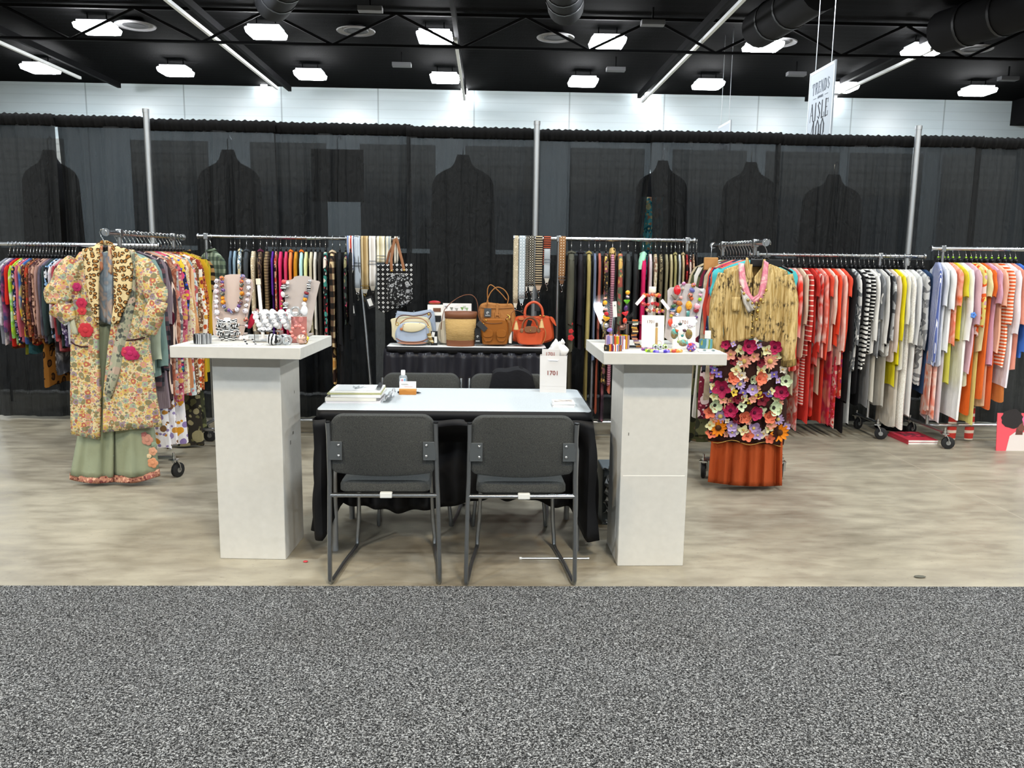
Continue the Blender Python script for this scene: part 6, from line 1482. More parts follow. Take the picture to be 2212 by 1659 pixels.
# bucket bag
t, O = bag('bucket_bag', 'straw bucket bag with brown leather rim and strap', 995, FY_ + .005)
r1 = (atY(1029, 675, FY_).x - atY(960, 675, FY_).x) / 2; r0 = (atY(1025, 745, FY_).x - atY(966, 745, FY_).x) / 2; hh = atY(995, 673, FY_).z - BZ
ell = .66
def band_(z0, z1, nm, mat, e=0.0): B(MB().lathe([(lerp(r0, r1, z / hh) + e, z) for z in (z0, (z0 + z1) / 2, z1)], n=40, cap=nm == 'base_band', sy=ell), nm, mat, t, solid=.003)
straw, nts, bs = newmat('straw'); ns = NT(nts); xs, ys, zs_ = ns.sep(); fr = ns.math('FRACT', ns.math('MULTIPLY', zs_, 95.0)); ff, _ = ns.noise(60, ns.vscale((1, 1, 4)), 3)
nts.links.new(ns.mix(ff, hx('#b58f50'), hx('#d6b478')), bs.inputs['Base Color']); bs.inputs['Roughness'].default_value = .8; ns.bump(bs, ns.math('PINGPONG', fr, .5), .9, .008)
band_(.042, hh - .05, 'straw_body', straw); band_(0.0, .045, 'base_band', brn, .002); band_(hh - .052, hh, 'rim', brn, .002)
B(MB().lathe([(r1 * .96, hh - .01), (r1 * .9, hh - .03), (.001, hh - .04)], n=30, sy=ell), 'lining', pl('#8a5a40'), t)
arc(t, O, [(953, 712), (955, 690), (959, 672), (966, 662), (978, 651), (992, 642), (1006, 637), (1019, 637.5), (1028, 646), (1032, 660), (1033, 676)], FY_ + .02, .006, brn, 'strap', .5)
B(MB().ball(Vector((r1 * 1.0, 0, hh - .015)), .012, 10, 6, sx=.5), 'strap_tab', brn, t)
# camel tote
t, O = bag('camel_tote', 'tall camel leather tote with two arched handles', 1075, FY_ + .085)
puff(t, O, [(1040, 742), (1036, 700), (1033, 675), (1036, 657), (1052, 652), (1075, 656), (1096, 656), (1108, 655), (1113, 675), (1116, 700), (1114, 742)], FY_ + .085, -.045, .05, cam_l, 'body', .10)
arc(t, O, [(1051, 660), (1053, 648), (1060, 632), (1070, 622), (1079, 621), (1090, 627), (1098, 640), (1097, 652), (1095, 660)], FY_ + .03, .007, cam_l, 'handle')
arc(t, O, [(1055, 658), (1053, 640), (1053.5, 624), (1058, 616), (1064, 617), (1074, 626), (1086, 638), (1094, 648)], FY_ + .12, .007, cam_l, 'handle')
B(MB().box(atY(1074, 669, FY_ + .036) - O, (.020, .006, .10)), 'belt_tab', cam_l, t, bevel=.002)
for a in (1070, 1078.5): B(MB().box(atY(a, 680, FY_ + .035) - O, (.008, .006, .045)), 'belt_leg', cam_l, t, bevel=.002)
B(MB().box(atY(1074, 681, FY_ + .034) - O, (.03, .005, .008)), 'belt_bar', cam_l, t, bevel=.002)
arc(t, O, [(1037, 664), (1060, 666), (1090, 666), (1110, 664)], FY_ + .036, .003, P('#8a5a2c', .5), 'top_seam', 1)
hangtag(1046, 666, 1061, 685, FY_ + .025, 'dark grey tag with round logo on the camel tote', bg='#3f4448')
# cognac bag
t, O = bag('pocket_bag', 'small cognac leather bag with two flap pockets', 1069, FY_ - .012)
puff(t, O, [(1041, 742), (1040, 715), (1040, 695), (1045, 688), (1070, 688), (1094, 688), (1098, 697), (1099, 715), (1097, 742), (1092, 745), (1046, 745)], FY_ - .012, -.028, .04, cog, 'body', .10)
for a, b2 in ((1043.5, 1064.5), (1072.5, 1093)):
    puff(t, O, [(a, 738), (a, 714), (b2, 714), (b2, 738)], FY_ - .042, -.046, -.026, cog, 'pocket', .10, 1)
    puff(t, O, [(a - .5, 727), (a - .5, 712), (b2 + .5, 712), (b2 + .5, 727), ((a + b2) / 2, 729)], FY_ - .055, -.054, -.044, cog, 'pocket_flap', .06, 1, dz=None)
arc(t, O, [(1041, 690), (1050, 697), (1068, 699), (1085, 697)], FY_ - .042, .003, P('#6a3c14', .4), 'zip', 1)
for a, b2 in ((1049.5, 692), (1044, 699), (1095, 690)): B(MB().ball(atY(a, b2, FY_ - .045) - O, .006, 8, 5), 'stud', gold, t)
arc(t, O, [(1041, 700), (1036, 690), (1033, 680), (1036, 671)], FY_ - .01, .006, brn, 'side_strap'); arc(t, O, [(1092, 690), (1099, 683), (1103, 690), (1105, 705)], FY_ - .03, .005, P('#7a3c20', .5), 'side_strap')
B(MB().tube([atY(a, b2, FY_ - .05) - O for a, b2 in ((1095, 680), (1100, 683), (1101, 692))], .006, 8), 'buckle', gold, t)
hangtag(1026, 709, 1038, 743.5, FY_ - .03, 'tall black tag with round logo standing beside the bucket bag', bg='#17181a')
hangtag(1029, 699, 1053, 711, FY_ - .075, 'black folded tag hanging slantwise from the cognac bag', .75, mark=False, bg='#2a2b2d')
t, O = bag('scarf_tassel', 'black and white scarf tassel hanging between the cognac and orange bags', 1105, FY_ - .03)
B(MB().tube([atY(a, b2, FY_ - .03) - O for a, b2 in ((1107, 716), (1104, 728), (1102, 741))], [.006, .014, .018], 8), 'scarf', fab('stripe', '#121214', '#dcd8d0', s=34, ax='x', duty=.25), t)
# orange bags
t, O = bag('orange_satchel', 'large orange leather satchel with a tall arched handle', 1150, FY_ + .085)
puff(t, O, [(1102, 742), (1100, 712), (1106, 690), (1120, 681), (1150, 684), (1180, 681), (1192, 686), (1196, 712), (1197, 742)], FY_ + .085, -.05, .06, ora, 'body', .12)
puff(t, O, [(1187, 682), (1196, 686), (1201, 700), (1202, 706), (1196, 700), (1188, 690)], FY_ + .05, -.065, -.040, ora, 'side_flap', .1, dz=None)
arc(t, O, [(1134, 684), (1134, 672), (1138, 661), (1147, 654), (1156, 653), (1165, 658), (1171, 668), (1173, 684)], FY_ + .03, .010, P('#c24f2e', .45), 'handle', 1)
for a, b2 in ((1175, 683), (1167, 682)): B(MB().ball(atY(a, b2, FY_ + .02) - O, .008, 8, 5), 'stud', gold, t)
puff(t, O, [(1120, 684), (1133, 686), (1131, 692), (1119, 691)], FY_ + .03, -.066, -.05, P('#b8683c', .5), 'luggage_tab', .1, 1, dz=None)
t, O = bag('orange_tote', 'small orange canvas tote with brown flap and handles', 1146, FY_ - .025)
puff(t, O, [(1121, 745), (1116, 734), (1114, 718), (1118, 710), (1146, 708), (1175, 711), (1177, 722), (1173, 742), (1169, 745)], FY_ - .025, -.03, .04, ora, 'body', .14)
puff(t, O, [(1132, 706), (1146, 704), (1160, 706), (1160, 715), (1157, 718.5), (1136, 718.5), (1132.5, 715)], FY_ - .06, -.045, -.028, P('#7c4f32', .5), 'flap', .05, 1, dz=None)
B(MB().ball(atY(1145.5, 714, FY_ - .075) - O, .0045, 8, 5), 'snap', gold, t)
arc(t, O, [(1127.5, 714), (1128, 703), (1132, 693), (1139, 687), (1147, 686), (1155, 689), (1161, 697), (1163, 706), (1163.5, 714)], FY_ - .055, .0055, P('#7a4c30', .5), 'handle', 1)
arc(t, O, [(1130, 710), (1131, 698), (1138, 689), (1148, 688), (1156, 693), (1160, 703)], FY_ - .005, .0055, P('#6a4028', .5), 'handle', 1)
for a in (1127, 1163.5): B(MB().ball(atY(a, 714, FY_ - .058) - O, .014, 10, 6, sy=.25, sz=1.3), 'handle_patch', P('#8a6244', .5), t)
arc(t, O, [(1104, 690), (1105, 677), (1112, 671), (1122, 672), (1135, 680), (1150, 684), (1164, 690), (1171, 698)], FY_ - .06, .005, P('#6a3e28', .5), 'shoulder_strap', .4)
arc(t, O, [(1172, 705), (1178, 714), (1178, 728), (1172, 742)], FY_ - .04, .005, P('#b08a50', .5), 'strap_end', .5)
B(MB().box(atY(1143, 699, FY_ - .035) - O, (.035, .006, .055), ry=.25), 'black_tag', blackplastic, t)
for a, b2, lb in ((1115, 704, 'cream suede tassel at the corner of the small orange tote'), (1170, 700, 'cream suede tassel hanging by the satchel handle')):
    t2 = thing('suede_tassel', lb, 'tassel', atY(a, b2, FY_ - .075)); B(MB().lathe([(.006, .03), (.010, .02), (.020, -.028), (.017, -.03)], n=12), 'fringe', P('#c9a872', .7), t2); B(MB().ball((0, 0, .032), .008, 8, 5), 'knot', P('#b08a54', .6), t2)
# ------------------------------------------------------------------ jewellery on the pedestals
PZ = PEDZ + .0005
def onp(px, py, lo=3.76, hi=4.26):
    p = atZ(px, py, PZ); Y = min(hi, max(lo, p.y)); q = atY(px, py, Y); return Vector((q.x, Y, PZ))
glassy = lambda c: P(c, .08, spec=.6, coat=.6)
def G(c): return P(c, .12, spec=.6, coat=.8)
def beadmesh(kind, mat, r):
    mb = MB()
    if kind == 'o': mb.ball((0, 0, 0), r, 12, 8)
    elif kind == 'v': mb.ball((0, 0, 0), r, 14, 8, sx=.95, sy=.55, sz=1.35)
    elif kind == 'h': mb.ball((0, 0, 0), r, 14, 8, sx=1.35, sy=.55, sz=.95)
    elif kind == 'f':
        mb.loft([[(r * s_ * x, y * r, r * s_ * z) for x, z in ((-1.3, .55), (-.9, .85), (0, .7), (.9, .85), (1.3, .55), (.6, -.4), (0, -.95), (-.6, -.4))] for y, s_ in ((-.4, .8), (-.3, 1), (.3, 1), (.4, .8))], True, True)
    elif kind == 'c': mb.lathe([(r * .8, -r * .55), (r, -r * .4), (r, r * .4), (r * .8, r * .55)], n=14)
    elif kind == 'b': mb.box((0, 0, 0), (r * 1.3, r * 1.0, r * 2.6))
    elif kind == 'n':
        mb.ball((0, 0, 0), r, 10, 6, sx=.9, sy=.6, sz=.8); mb.v = [(x * (1 + .18 * sin(900 * x + 400 * z)), y, z * (1 + .15 * sin(800 * z + 300 * x))) for x, y, z in mb.v]
    me = mb.mesh('bead'); me.materials.append(mat); me.polygons.foreach_set('use_smooth', [True] * len(me.polygons)); return me
_BM = {}
def bead(par, p, kind, mat, r, rot=None):
    key = (kind, mat.name, round(r, 4))
    if key not in _BM: _BM[key] = beadmesh(kind, mat, r)
    o = bpy.data.objects.new('bead', _BM[key]); COL.objects.link(o); o.parent = par; o.location = p
    if rot: o.rotation_euler = rot
    return o
zeb = fab('zebra', '#e8e8e8', '#151516', s=90, ax='z', rough=.25); zebx = fab('zebra', '#e8e8e8', '#19191a', s=110, ax='x', rough=.25)
multi = [fab('floral', a, b2, c, d, s=95, rough=.2) for a, b2, c, d in (('#c9642a', '#7a5aa8', '#e0b040', '#3a3a3a'), ('#4a5f8a', '#d8d8e0', '#7a6ab0', '#c97a5a'), ('#b84a3a', '#4a6a4a', '#e8d8c0', '#3a2a30'), ('#5a4a8a', '#3a2a4a', '#b86a8a', '#c9c0d8'), ('#3d4a4a', '#8a9a8a', '#c98a4a', '#2a2a2a'), ('#d98a1e', '#e8b83a', '#a83a2a', '#5a3a2a'), ('#6a4a3a', '#c9b8a8', '#8a3a4a', '#3a4a6a'))]
silver_b = [fab('floral', a, b2, c, '#e8e4e6', s=80, rough=.15) for a, b2, c in (('#d0cbd2', '#8a7a86', '#f4f2f4'), ('#c2b8c0', '#efecef', '#b0707a'), ('#dcdade', '#6a646c', '#f4f4f6'))]
frost = P('#d6c1b6', .45, trans=.25, ior=1.15, name='frosted_blush'); taupe = P('#a79c96', .5, name='taupe_board'); greyb = P('#b3adac', .5, name='grey_board')
def bust(lb, pts, Y, lean, mat, base=True, th=.006):
    """necklace board: outline traced at depth Y, leaning back, with a rear strut"""
    q = [atY(a, b2, Y) for a, b2 in pts]; cx = sum(p.x for p in q) / len(q)
    O = Vector((cx, Y, PZ)); t = thing('necklace_stand', lb, 'necklace stand', O)
    poly = rounded([(p.x - cx, max(0, p.z - PZ)) for p in q], 1)
    mb = MB().prism(poly, -th / 2, th / 2); mb.v = [(x, y + lean * z, z) for x, y, z in mb.v]
    B(mb, 'board', mat, t, smooth=False)
    B(MB().box((0, .10 + lean * .1, .006), (.05, .16, .006)), 'foot', mat, t); st = MB().tube([(0, lean * .17 + th, .17), (0, .15, .008)], .006, 6); B(st, 'strut', mat, t)
    return t, O
def necklace(lb, O, items, Y, lean, rr=None, cat='necklace', cord=True, loop=True, dy=.012):
    t = thing('bead_necklace', lb, cat, O); pts = []
    for it in items:
        px, py, kind, mat, r = it
        p = atY(px, py, Y); z = p.z - O.z; y = lean * z - dy - r * .6
        p2 = atY(px, py, Y + y); p2 = Vector((p2.x - O.x, y, p2.z - O.z)); pts.append(p2)
        bead(t, p2, kind, mat, r, (R.uniform(-.3, .3), R.uniform(-.4, .4), R.uniform(-.5, .5)) if kind != 'b' else None)
    if cord: B(MB().tube(pts, .0012, 5), 'cord', P('#26262a', .6), t)
    return t
# --- left pedestal
cz = PZ
p = onp(438, 742); t = thing('cuff_bracelet', 'grey and silver striped cuff bracelet at the corner of the left pedestal', 'bracelet', p)
B(MB().lathe([(.038, 0), (.041, .001), (.042, .022), (.041, .045), (.038, .046), (.037, .022), (.038, 0)], n=48, cap=False, sy=.8), 'band', fab('stripe', '#8d8f92', '#3a3b3e', '#c4c6c9', '#66686c', '#d8dadc', '#1f1f22', s=40, ax='d', rough=.25, metal=.3), t)
for px, py, rz, w, lb in ((474, 747, .02, .11, 'white price tag card in front of the zebra bracelets'), (440, 738, .0, .03, '')):
    if not lb: continue
    p = onp(px, py); t = thing('price_card', lb, 'card', p, rz); B(MB().box((0, 0, .001), (w, .028, .0015)), 'card', paperw, t, smooth=False); B(MB().box((-.01, -.002, .002), (w * .3, .010, .0006)), 'print', P('#9a9a9e', .7), t, smooth=False)
LB1 = [(478, 593), (517, 593), (521, 602), (541, 605), (537, 650), (530, 700), (524, 737), (462, 737), (457, 700), (453, 650), (455, 606), (474, 602)]
YB = 4.10
t, O = bust('frosted blush necklace stand carrying two bead necklaces', LB1, YB, .22, frost)
m = multi
N1 = [(479, 601, 'o', m[0], .0125), (480, 610, 'o', m[3], .010), (479, 617, 'o', m[2], .0125), (482, 627, 'o', m[3], .010), (480, 635, 'o', m[4], .013), (481, 644, 'o', m[5], .010), (482, 653, 'o', m[5], .013), (484, 662, 'o', m[1], .011), (489, 669, 'o', m[4], .011), (494, 670, 'o', m[3], .010), (500, 674, 'o', m[1], .009), (505, 672, 'o', m[6], .010), (512, 669, 'o', silver_b[0], .012), (516, 661, 'o', m[3], .010), (519, 653, 'o', m[6], .013), (521, 643, 'o', m[4], .010), (523, 634, 'o', m[5], .012), (521, 624, 'o', m[2], .009), (522, 616, 'o', m[4], .012), (522, 608, 'o', m[0], .010), (524, 598, 'o', m[1], .0135)]
necklace('multicoloured round bead necklace on the blush stand', O, N1, YB, .22)
s3 = silver_b
N2 = [(468, 607, 'n', s3[0], .014), (467, 619, 'n', s3[2], .013), (467, 630, 'o', s3[1], .014), (467, 642, 'n', s3[0], .013), (467, 652, 'o', s3[2], .013), (467, 662, 'n', s3[1], .013), (468, 675, 'o', s3[0], .015), (469, 687, 'n', s3[1], .011), (472, 697, 'o', s3[2], .010)]
N2 += [(532, 704, 'n', s3[1], .010), (531, 691, 'o', m[2], .013), (530, 672, 'o', s3[0], .014), (532, 660, 'n', s3[2], .012), (534, 648, 'n', s3[1], .012), (536, 636, 'n', s3[0], .013), (537, 622, 'o', s3[2], .012), (536, 609, 'o', s3[0], .013)]
necklace('long pearly silver bead necklace on the outer edges of the blush stand', O, N2, YB, .22, dy=.016)
t = thing('hanging_tassel', 'crimson fabric tassel hanging beside the blush stand', 'tassel', atY(544, 690, YB + .02)); B(MB().loft([[(k * cos(a) + ox, .012 * sin(a), z) for a in [2 * pi * q / 12 for q in range(12)]] for z, k, ox in ((.035, .006, .01), (.02, .014, .008), (-.02, .016, -.004), (-.045, .008, -.014))], True, True), 'cloth', pl('#a81a34'), t)
# zebra bracelet stack
zc = onp(487, 737)
t = thing('bracelet_cone', 'white post carrying the stack of zebra striped bracelets', 'bracelet stand', Vector((zc.x, 3.98, PZ))); B(MB().lathe([(.026, 0), (.026, .006), (.016, .01), (.016, .105), (.012, .11)], n=20), 'post', white, t)
for k, (r, z) in enumerate(((.034, .012), (.044, .032), (.048, .052), (.049, .072), (.050, .092))):
    t = thing('zebra_bracelet', f'black and white zebra bracelet, {["lowest and smallest","second from the bottom","middle","second from the top","topmost"][k]} of the stack', 'bracelet', Vector((zc.x + .003 * (k % 2), 3.98, PZ + z)), .4 * k, 'stack of zebra bracelets')
    n = 12
    for q in range(n):
        a = 2 * pi * q / n; bead(t, Vector((r * cos(a), r * .8 * sin(a), .003 * sin(5 * a))), 'b' if k % 2 else 'n', zeb, .0115 if k % 2 == 0 else .0095, None if k % 2 == 0 else (0, 1.4, a))
    B(MB().tube([(r * cos(2 * pi * q / 24), r * .8 * sin(2 * pi * q / 24), 0) for q in range(24)], .004, 6, cyclic=True), 'elastic', P('#c9c9cb', .4), t)
# T bar with white bead bracelets
pb = onp(574, 733); YT = 4.02
t = thing('bracelet_bar', 'white tee shaped bracelet bar with a capped post', 'bracelet stand', Vector((pb.x, YT, PZ)))
B(MB().tube([(-.004, 0, .008), (-.012, 0, .17), (-.018, 0, .285)], .008, 14), 'post', white, t); B(MB().tube([(-.018, 0, .272), (-.0195, 0, .30)], .0115, 14), 'cap', P('#efe4cc', .5), t)
B(MB().lathe([(.045, 0), (.045, .006), (.012, .012)], n=24), 'foot', white, t); B(MB().tube([(-.05, -.012, .135), (.17, -.012, .135)], .006, 10), 'cross_bar', white, t)
wb = [P('#f0eff0', .12, coat=.8, name='white_glass'), P('#e8e8ea', .15, coat=.6), fab('floral', '#ededf0', '#2a2a2e', '#c9c9cf', '#f4f4f6', s=70, rough=.15)]
for k, (px, lb) in enumerate(((560, 'white and amber bead bracelet at the near end of the bar'), (577, 'white round bead bracelet, second on the bar'), (594, 'white bead bracelet with a black dotted bead on the bar'), (612, 'white and grey swirl bead bracelet on the bar'), (630, 'milky white bead bracelet at the far end of the bar'))):
    x = atY(px, 680, YT).x; t = thing('bead_bracelet', lb, 'bracelet', Vector((x, YT - .012, PZ + .104)), 1.0 + .15 * k, 'white bead bracelets on the bar'); n = 11
    for q in range(n):
        a = 2 * pi * q / n; mt = m[6] if (k == 0 and q == 3) else wb[2] if (q + k) % 4 == 0 else wb[(q + k) % 2]
        bead(t, Vector((.020 * cos(a) , .030 * sin(a) * .5 - .006, .036 * sin(a))), 'o', mt, .0125 + .0025 * ((q + k) % 2))
# second stand
LB2 = [(630, 596), (665, 597), (668, 606), (687, 608), (684, 618), (677, 660), (668, 735), (625, 735), (614, 660), (604, 612), (605, 607), (626, 605)]
YB2 = 4.12
t, O2 = bust('taupe necklace stand with a zebra and red bead necklace', LB2, YB2, .22, taupe)
bw = zeb; wh = wb[0]; stp = fab('stripe', '#1a1a1c', '#e6e6e6', s=260, ax='z', rough=.2); rst = fab('stripe', '#2a2230', '#b53a3a', s=170, ax='z', rough=.2)
N3 = [(613, 609, 'o', P('#c94a4a', .15, coat=.6), .012), (621, 612, 'n', wh, .011), (612, 621, 'h', bw, .013), (621, 619, 'c', stp, .009), (611, 636, 'v', wh, .012), (620, 640, 'c', stp, .009), (609, 651, 'o', m[2], .008), (617, 657, 'h', stp, .012), (616, 664, 'h', bw, .011), (608, 661, 'o', gold, .006), (617, 684, 'c', stp, .007), (620, 702, 'b', bw, .009), (605, 712, 'o', m[2], .010)]
N3b = [(669, 607, 'n', P('#c9c9cc', .15, .5), .010), (667, 619, 'b', bw, .013), (662, 633, 'c', rst, .012), (661, 640, 'c', P('#5d6a86', .2), .012), (659, 647, 'o', m[5], .012), (657, 657, 'n', wh, .015), (653, 673, 'n', P('#e4e6ea', .05, coat=1.0), .015), (650, 690, 'v', wh, .012), (648, 703, 'o', P('#c86a6a', .2), .007)]
necklace('black white and red bead necklace, strand at one side of the taupe stand', O2, N3, YB2, .22); necklace('slate yellow and white bead necklace, strand at the other side of the taupe stand', O2, N3b, YB2, .22)
# acrylic riser, cards, rings
p = onp(570, 741); t = thing('acrylic_riser', 'small clear acrylic riser behind the earring card', 'riser', Vector((p.x + .01, 3.93, PZ)))
for c, d in (((0, 0, .052), (.12, .07, .003)), ((-.059, 0, .026), (.003, .07, .05)), ((.059, 0, .026), (.003, .07, .05))): B(MB().box(c, d), 'sheet', clear, t, smooth=False)
t = thing('white_bangle', 'white bangle lying on the clear riser', 'bangle', Vector((p.x - .01, 3.93, PZ + .0545))); B(MB().tube([(.026 * cos(2 * pi * q / 24), .024 * sin(2 * pi * q / 24), .006) for q in range(24)], .007, 8, cyclic=True), 'ring', wb[2], t)
p = onp(543, 744); t = thing('earring_card', 'white card with two zebra earrings at the front of the left pedestal', 'card', Vector((p.x, 3.80, PZ)), -.04)
B(MB().box((0, 0, .001), (.105, .06, .0015)), 'card', paperw, t, smooth=False)
for x in (-.022, .018): B(MB().tube([(x + .010 * cos(k * pi / 7), -.004, .012 + .016 * sin(k * pi / 7 - pi / 2)) for k in range(13)], .0042, 8), 'earring', zeb, t)
p = onp(585, 747); t = thing('zebra_ball', 'black and white swirled ring ball at the front of the left pedestal', 'ring', Vector((p.x, 3.79, PZ))); B(MB().ball((0, 0, .027), .027, 20, 12), 'ball', fab('zebra', '#dcdcde', '#1c1c1e', s=60, ax='x', rough=.12, warp=.02), t)
cl_ = P('#dfe6ea', .05, trans=.7, ior=1.4, name='clear_glass')
for k, (px, Y, lb) in enumerate(((606, 3.80, 'clear glass ring nearest the swirled ball'), (618, 3.84, 'clear and grey glass ring behind the nearest glass ring'), (629, 3.80, 'clear glass ring with grey veins beside the pink tray'))):
    p = onp(px, 742); t = thing('glass_ring', lb, 'ring', Vector((p.x, Y, PZ)), .4 * k, 'clear glass rings'); B(MB().tube([(.020 * cos(2 * pi * q / 22), .004, .022 + .019 * sin(2 * pi * q / 22)) for q in range(22)], .0065, 8, cyclic=True), 'ring', cl_ if k != 1 else fab('floral', '#cfd4d8', '#3a3a40', '#eef0f2', '#9a9aa0', s=60, rough=.1), t)
p = onp(645, 738); t = thing('pink_acrylic_stand', 'rose tinted clear acrylic stand near the end of the left pedestal', 'stand', Vector((p.x, 3.95, PZ)))
pk_ = P('#f0a09a', .08, trans=.75, ior=1.25, name='rose_acrylic'); B(MB().box((0, .02, .06), (.075, .004, .12), rx=-.12), 'panel', pk_, t, smooth=False); B(MB().box((0, -.02, .003), (.075, .08, .005)), 'base', pk_, t, smooth=False)
t = thing('pink_bracelet', 'pink and coral bead bracelet leaning on the rose stand', 'bracelet', Vector((p.x + .006, 3.93, PZ + .05)))
for q in range(10): a = 2 * pi * q / 10; bead(t, Vector((.030 * cos(a), -.02 + .008 * sin(a), .030 * sin(a))), 'n', P('#d8837a', .12, coat=.8), .010)
t = thing('clear_ring', 'large clear ring balanced on the rose stand', 'ring', Vector((p.x + .0, 3.95, PZ + .128))); B(MB().tube([(-.012 + .020 * cos(2 * pi * q / 22), .006, .019 + .019 * sin(2 * pi * q / 22)) for q in range(22)], .0055, 8, cyclic=True), 'ring', cl_, t)
t = thing('crystal_drop', 'oval clear crystal drop standing on the rose stand', 'pendant', Vector((p.x + .034, 3.945, PZ + .126))); B(MB().ball((0, 0, .026), .016, 14, 10, sz=1.6, sy=.6), 'drop', P('#eef0f4', .05, coat=1), t)
p = onp(657, 741); t = thing('rose_pearl', 'large rose gold pearl ring at the front edge of the left pedestal', 'ring', Vector((p.x, 3.84, PZ))); B(MB().ball((0, 0, .024), .024, 20, 12), 'pearl', P('#d8b0a0', .12, .6), t); B(MB().tube([(.010 + .014 * cos(2 * pi * q / 16), .018, .012 + .011 * sin(2 * pi * q / 16)) for q in range(16)], .003, 6, cyclic=True), 'band', gold, t)
p = onp(676, 727); t = thing('yellow_brooch', 'yellow purple and orange glass brooch at the corner of the left pedestal', 'brooch', Vector((p.x, 4.02, PZ)))
for dx, dz, c in ((-.012, .028, '#5a4a8a'), (-.018, .018, '#d8742a'), (.0, .014, '#d9c81e'), (.012, .010, '#e0d22a'), (.004, .028, '#b8a020'), (-.006, .010, '#c9a81a')): B(MB().ball((dx, 0, dz), .011, 10, 7), 'glass_petal', G(c), t)
p = onp(520, 737); t = thing('shell_cluster', 'small white glass shell cluster behind the earring card', 'brooch', Vector((p.x + .005, 3.98, PZ)))
for k in range(6): B(MB().ball((.016 * (k % 3) - .016, .008 * (k // 3), .009 + .008 * (k // 3)), .010, 9, 6, sz=.8), 'shell', P('#e6dedc', .15, coat=.7), t)

# --- right pedestal
def onq(px, py): return onp(px, py, 3.66, 4.17)
CLP = [(1285, 664), (1291, 640), (1320, 636), (1327, 617), (1354, 617), (1366, 634), (1378, 635), (1371, 690), (1362, 742), (1312, 742), (1296, 690)]
YC = 4.02
plex, ntp, bp = newmat('clear_plexi'); npx = NT(ntp)
_tr = npx.new('ShaderNodeBsdfTransparent'); _tr.inputs[0].default_value = (.93, .95, .96, 1); _gl = npx.new('ShaderNodeBsdfGlossy'); _gl.inputs['Roughness'].default_value = .03
_fr = npx.new('ShaderNodeFresnel'); _fr.inputs[0].default_value = 1.5; _mx = npx.new('ShaderNodeMixShader')
ntp.links.new(_fr.outputs[0], _mx.inputs[0]); ntp.links.new(_tr.outputs[0], _mx.inputs[1]); ntp.links.new(_gl.outputs[0], _mx.inputs[2]); ntp.links.new(_mx.outputs[0], ntp.nodes['Material Output'].inputs[0])
t, OC = bust('clear acrylic necklace stand gleaming with light reflections', CLP, YC, .41, plex, th=.004)
RED, YLW, ORN, GRN, PUR2, LIM = G('#b81e24'), G('#e8a418'), G('#d8481e'), G('#5aa81e'), G('#5a3a8a'), G('#8ac41e')
rstr = fab('stripe', '#e0d8d0', '#b83a2e', s=230, ax='z', rough=.2)
necklace('red yellow and silver bead strand at one side of the clear stand', OC, [(1307, 645, 'c', rstr, .009), (1307, 654, 'o', YLW, .012), (1308, 668, 'c', rstr, .011), (1310, 678, 'n', RED, .014), (1309, 689, 'f', YLW, .015), (1310, 703, 'n', P('#c9c4c0', .12, .7), .015), (1317, 713, 'h', P('#8a78c8', .15), .011)], YC, .41)
necklace('yellow green and red bead strand at the other side of the clear stand', OC, [(1356, 632, 'o', YLW, .012), (1356, 641, 'c', G('#c9b4c0'), .009), (1354, 652, 'f', GRN, .013), (1352, 666, 'v', G('#4a2a6a'), .011), (1351, 678, 'f', RED, .014), (1350, 693, 'v', G('#d83a1e'), .012), (1345, 707, 'h', P('#7a5a50', .1, .6), .015)], YC, .41)
t = thing('hanging_tag', 'white paper tag hanging in front of the clear stand', 'tag', atY(1328, 668, 3.93)); B(MB().box((0, 0, 0), (.020, .0012, .076), ry=-.08), 'tag', paperw, t, smooth=False); B(MB().box((-.001, -.001, .018), (.006, .0006, .006)), 'print', P('#6a7a76', .6), t, smooth=False); B(MB().tube([(.001, 0, .036), (.002, .03, .06)], .0008, 4), 'string', P('#3a3a3a', .6), t)
strm = fab('stripe', '#c9662a', '#8a9a2a', '#d8a82a', '#b84a4a', '#6a5a7a', '#3a3a42', '#d8c8c0', '#8a2a3a', '#8a7ab0', '#c9b0b8', '#5a6a6a', '#a83a2a', s=18, ax='d', rough=.2)
p = onq(1321, 744); t = thing('cuff_bracelet', 'tall rainbow striped cuff bracelet at the corner of the right pedestal', 'bracelet', Vector((p.x, 3.80, PZ)))
B(MB().lathe([(.054, 0), (.057, .001), (.058, .03), (.057, .062), (.054, .063), (.053, .03), (.054, 0)], n=56, cap=False, sy=.72), 'band', strm, t)
strm2 = fab('stripe', '#8a7a5a', '#2a2a2a', '#c9822a', '#8a2a2a', '#4a2a5a', '#d8d0c0', '#b84a2a', '#e8d8d0', '#5a7aa8', '#b87a8a', s=18, ax='d', rough=.2)
p = onq(1323, 757); t = thing('cuff_bracelet', 'low striped cuff bracelet in front of the tall rainbow one', 'bracelet', Vector((p.x, 3.69, PZ)))
B(MB().lathe([(.040, 0), (.042, .001), (.043, .014), (.042, .028), (.040, .029), (.039, .014), (.040, 0)], n=56, cap=False, sy=.62), 'band', strm2, t)
p = onq(1347, 757); t = thing('white_peg', 'small white upright peg beside the striped cuffs', 'peg', Vector((p.x, 3.70, PZ))); B(MB().box((0, 0, .026), (.008, .008, .052)), 'peg', white, t, bevel=.001); B(MB().box((.010, -.004, .002), (.05, .02, .004)), 'foot', white, t)
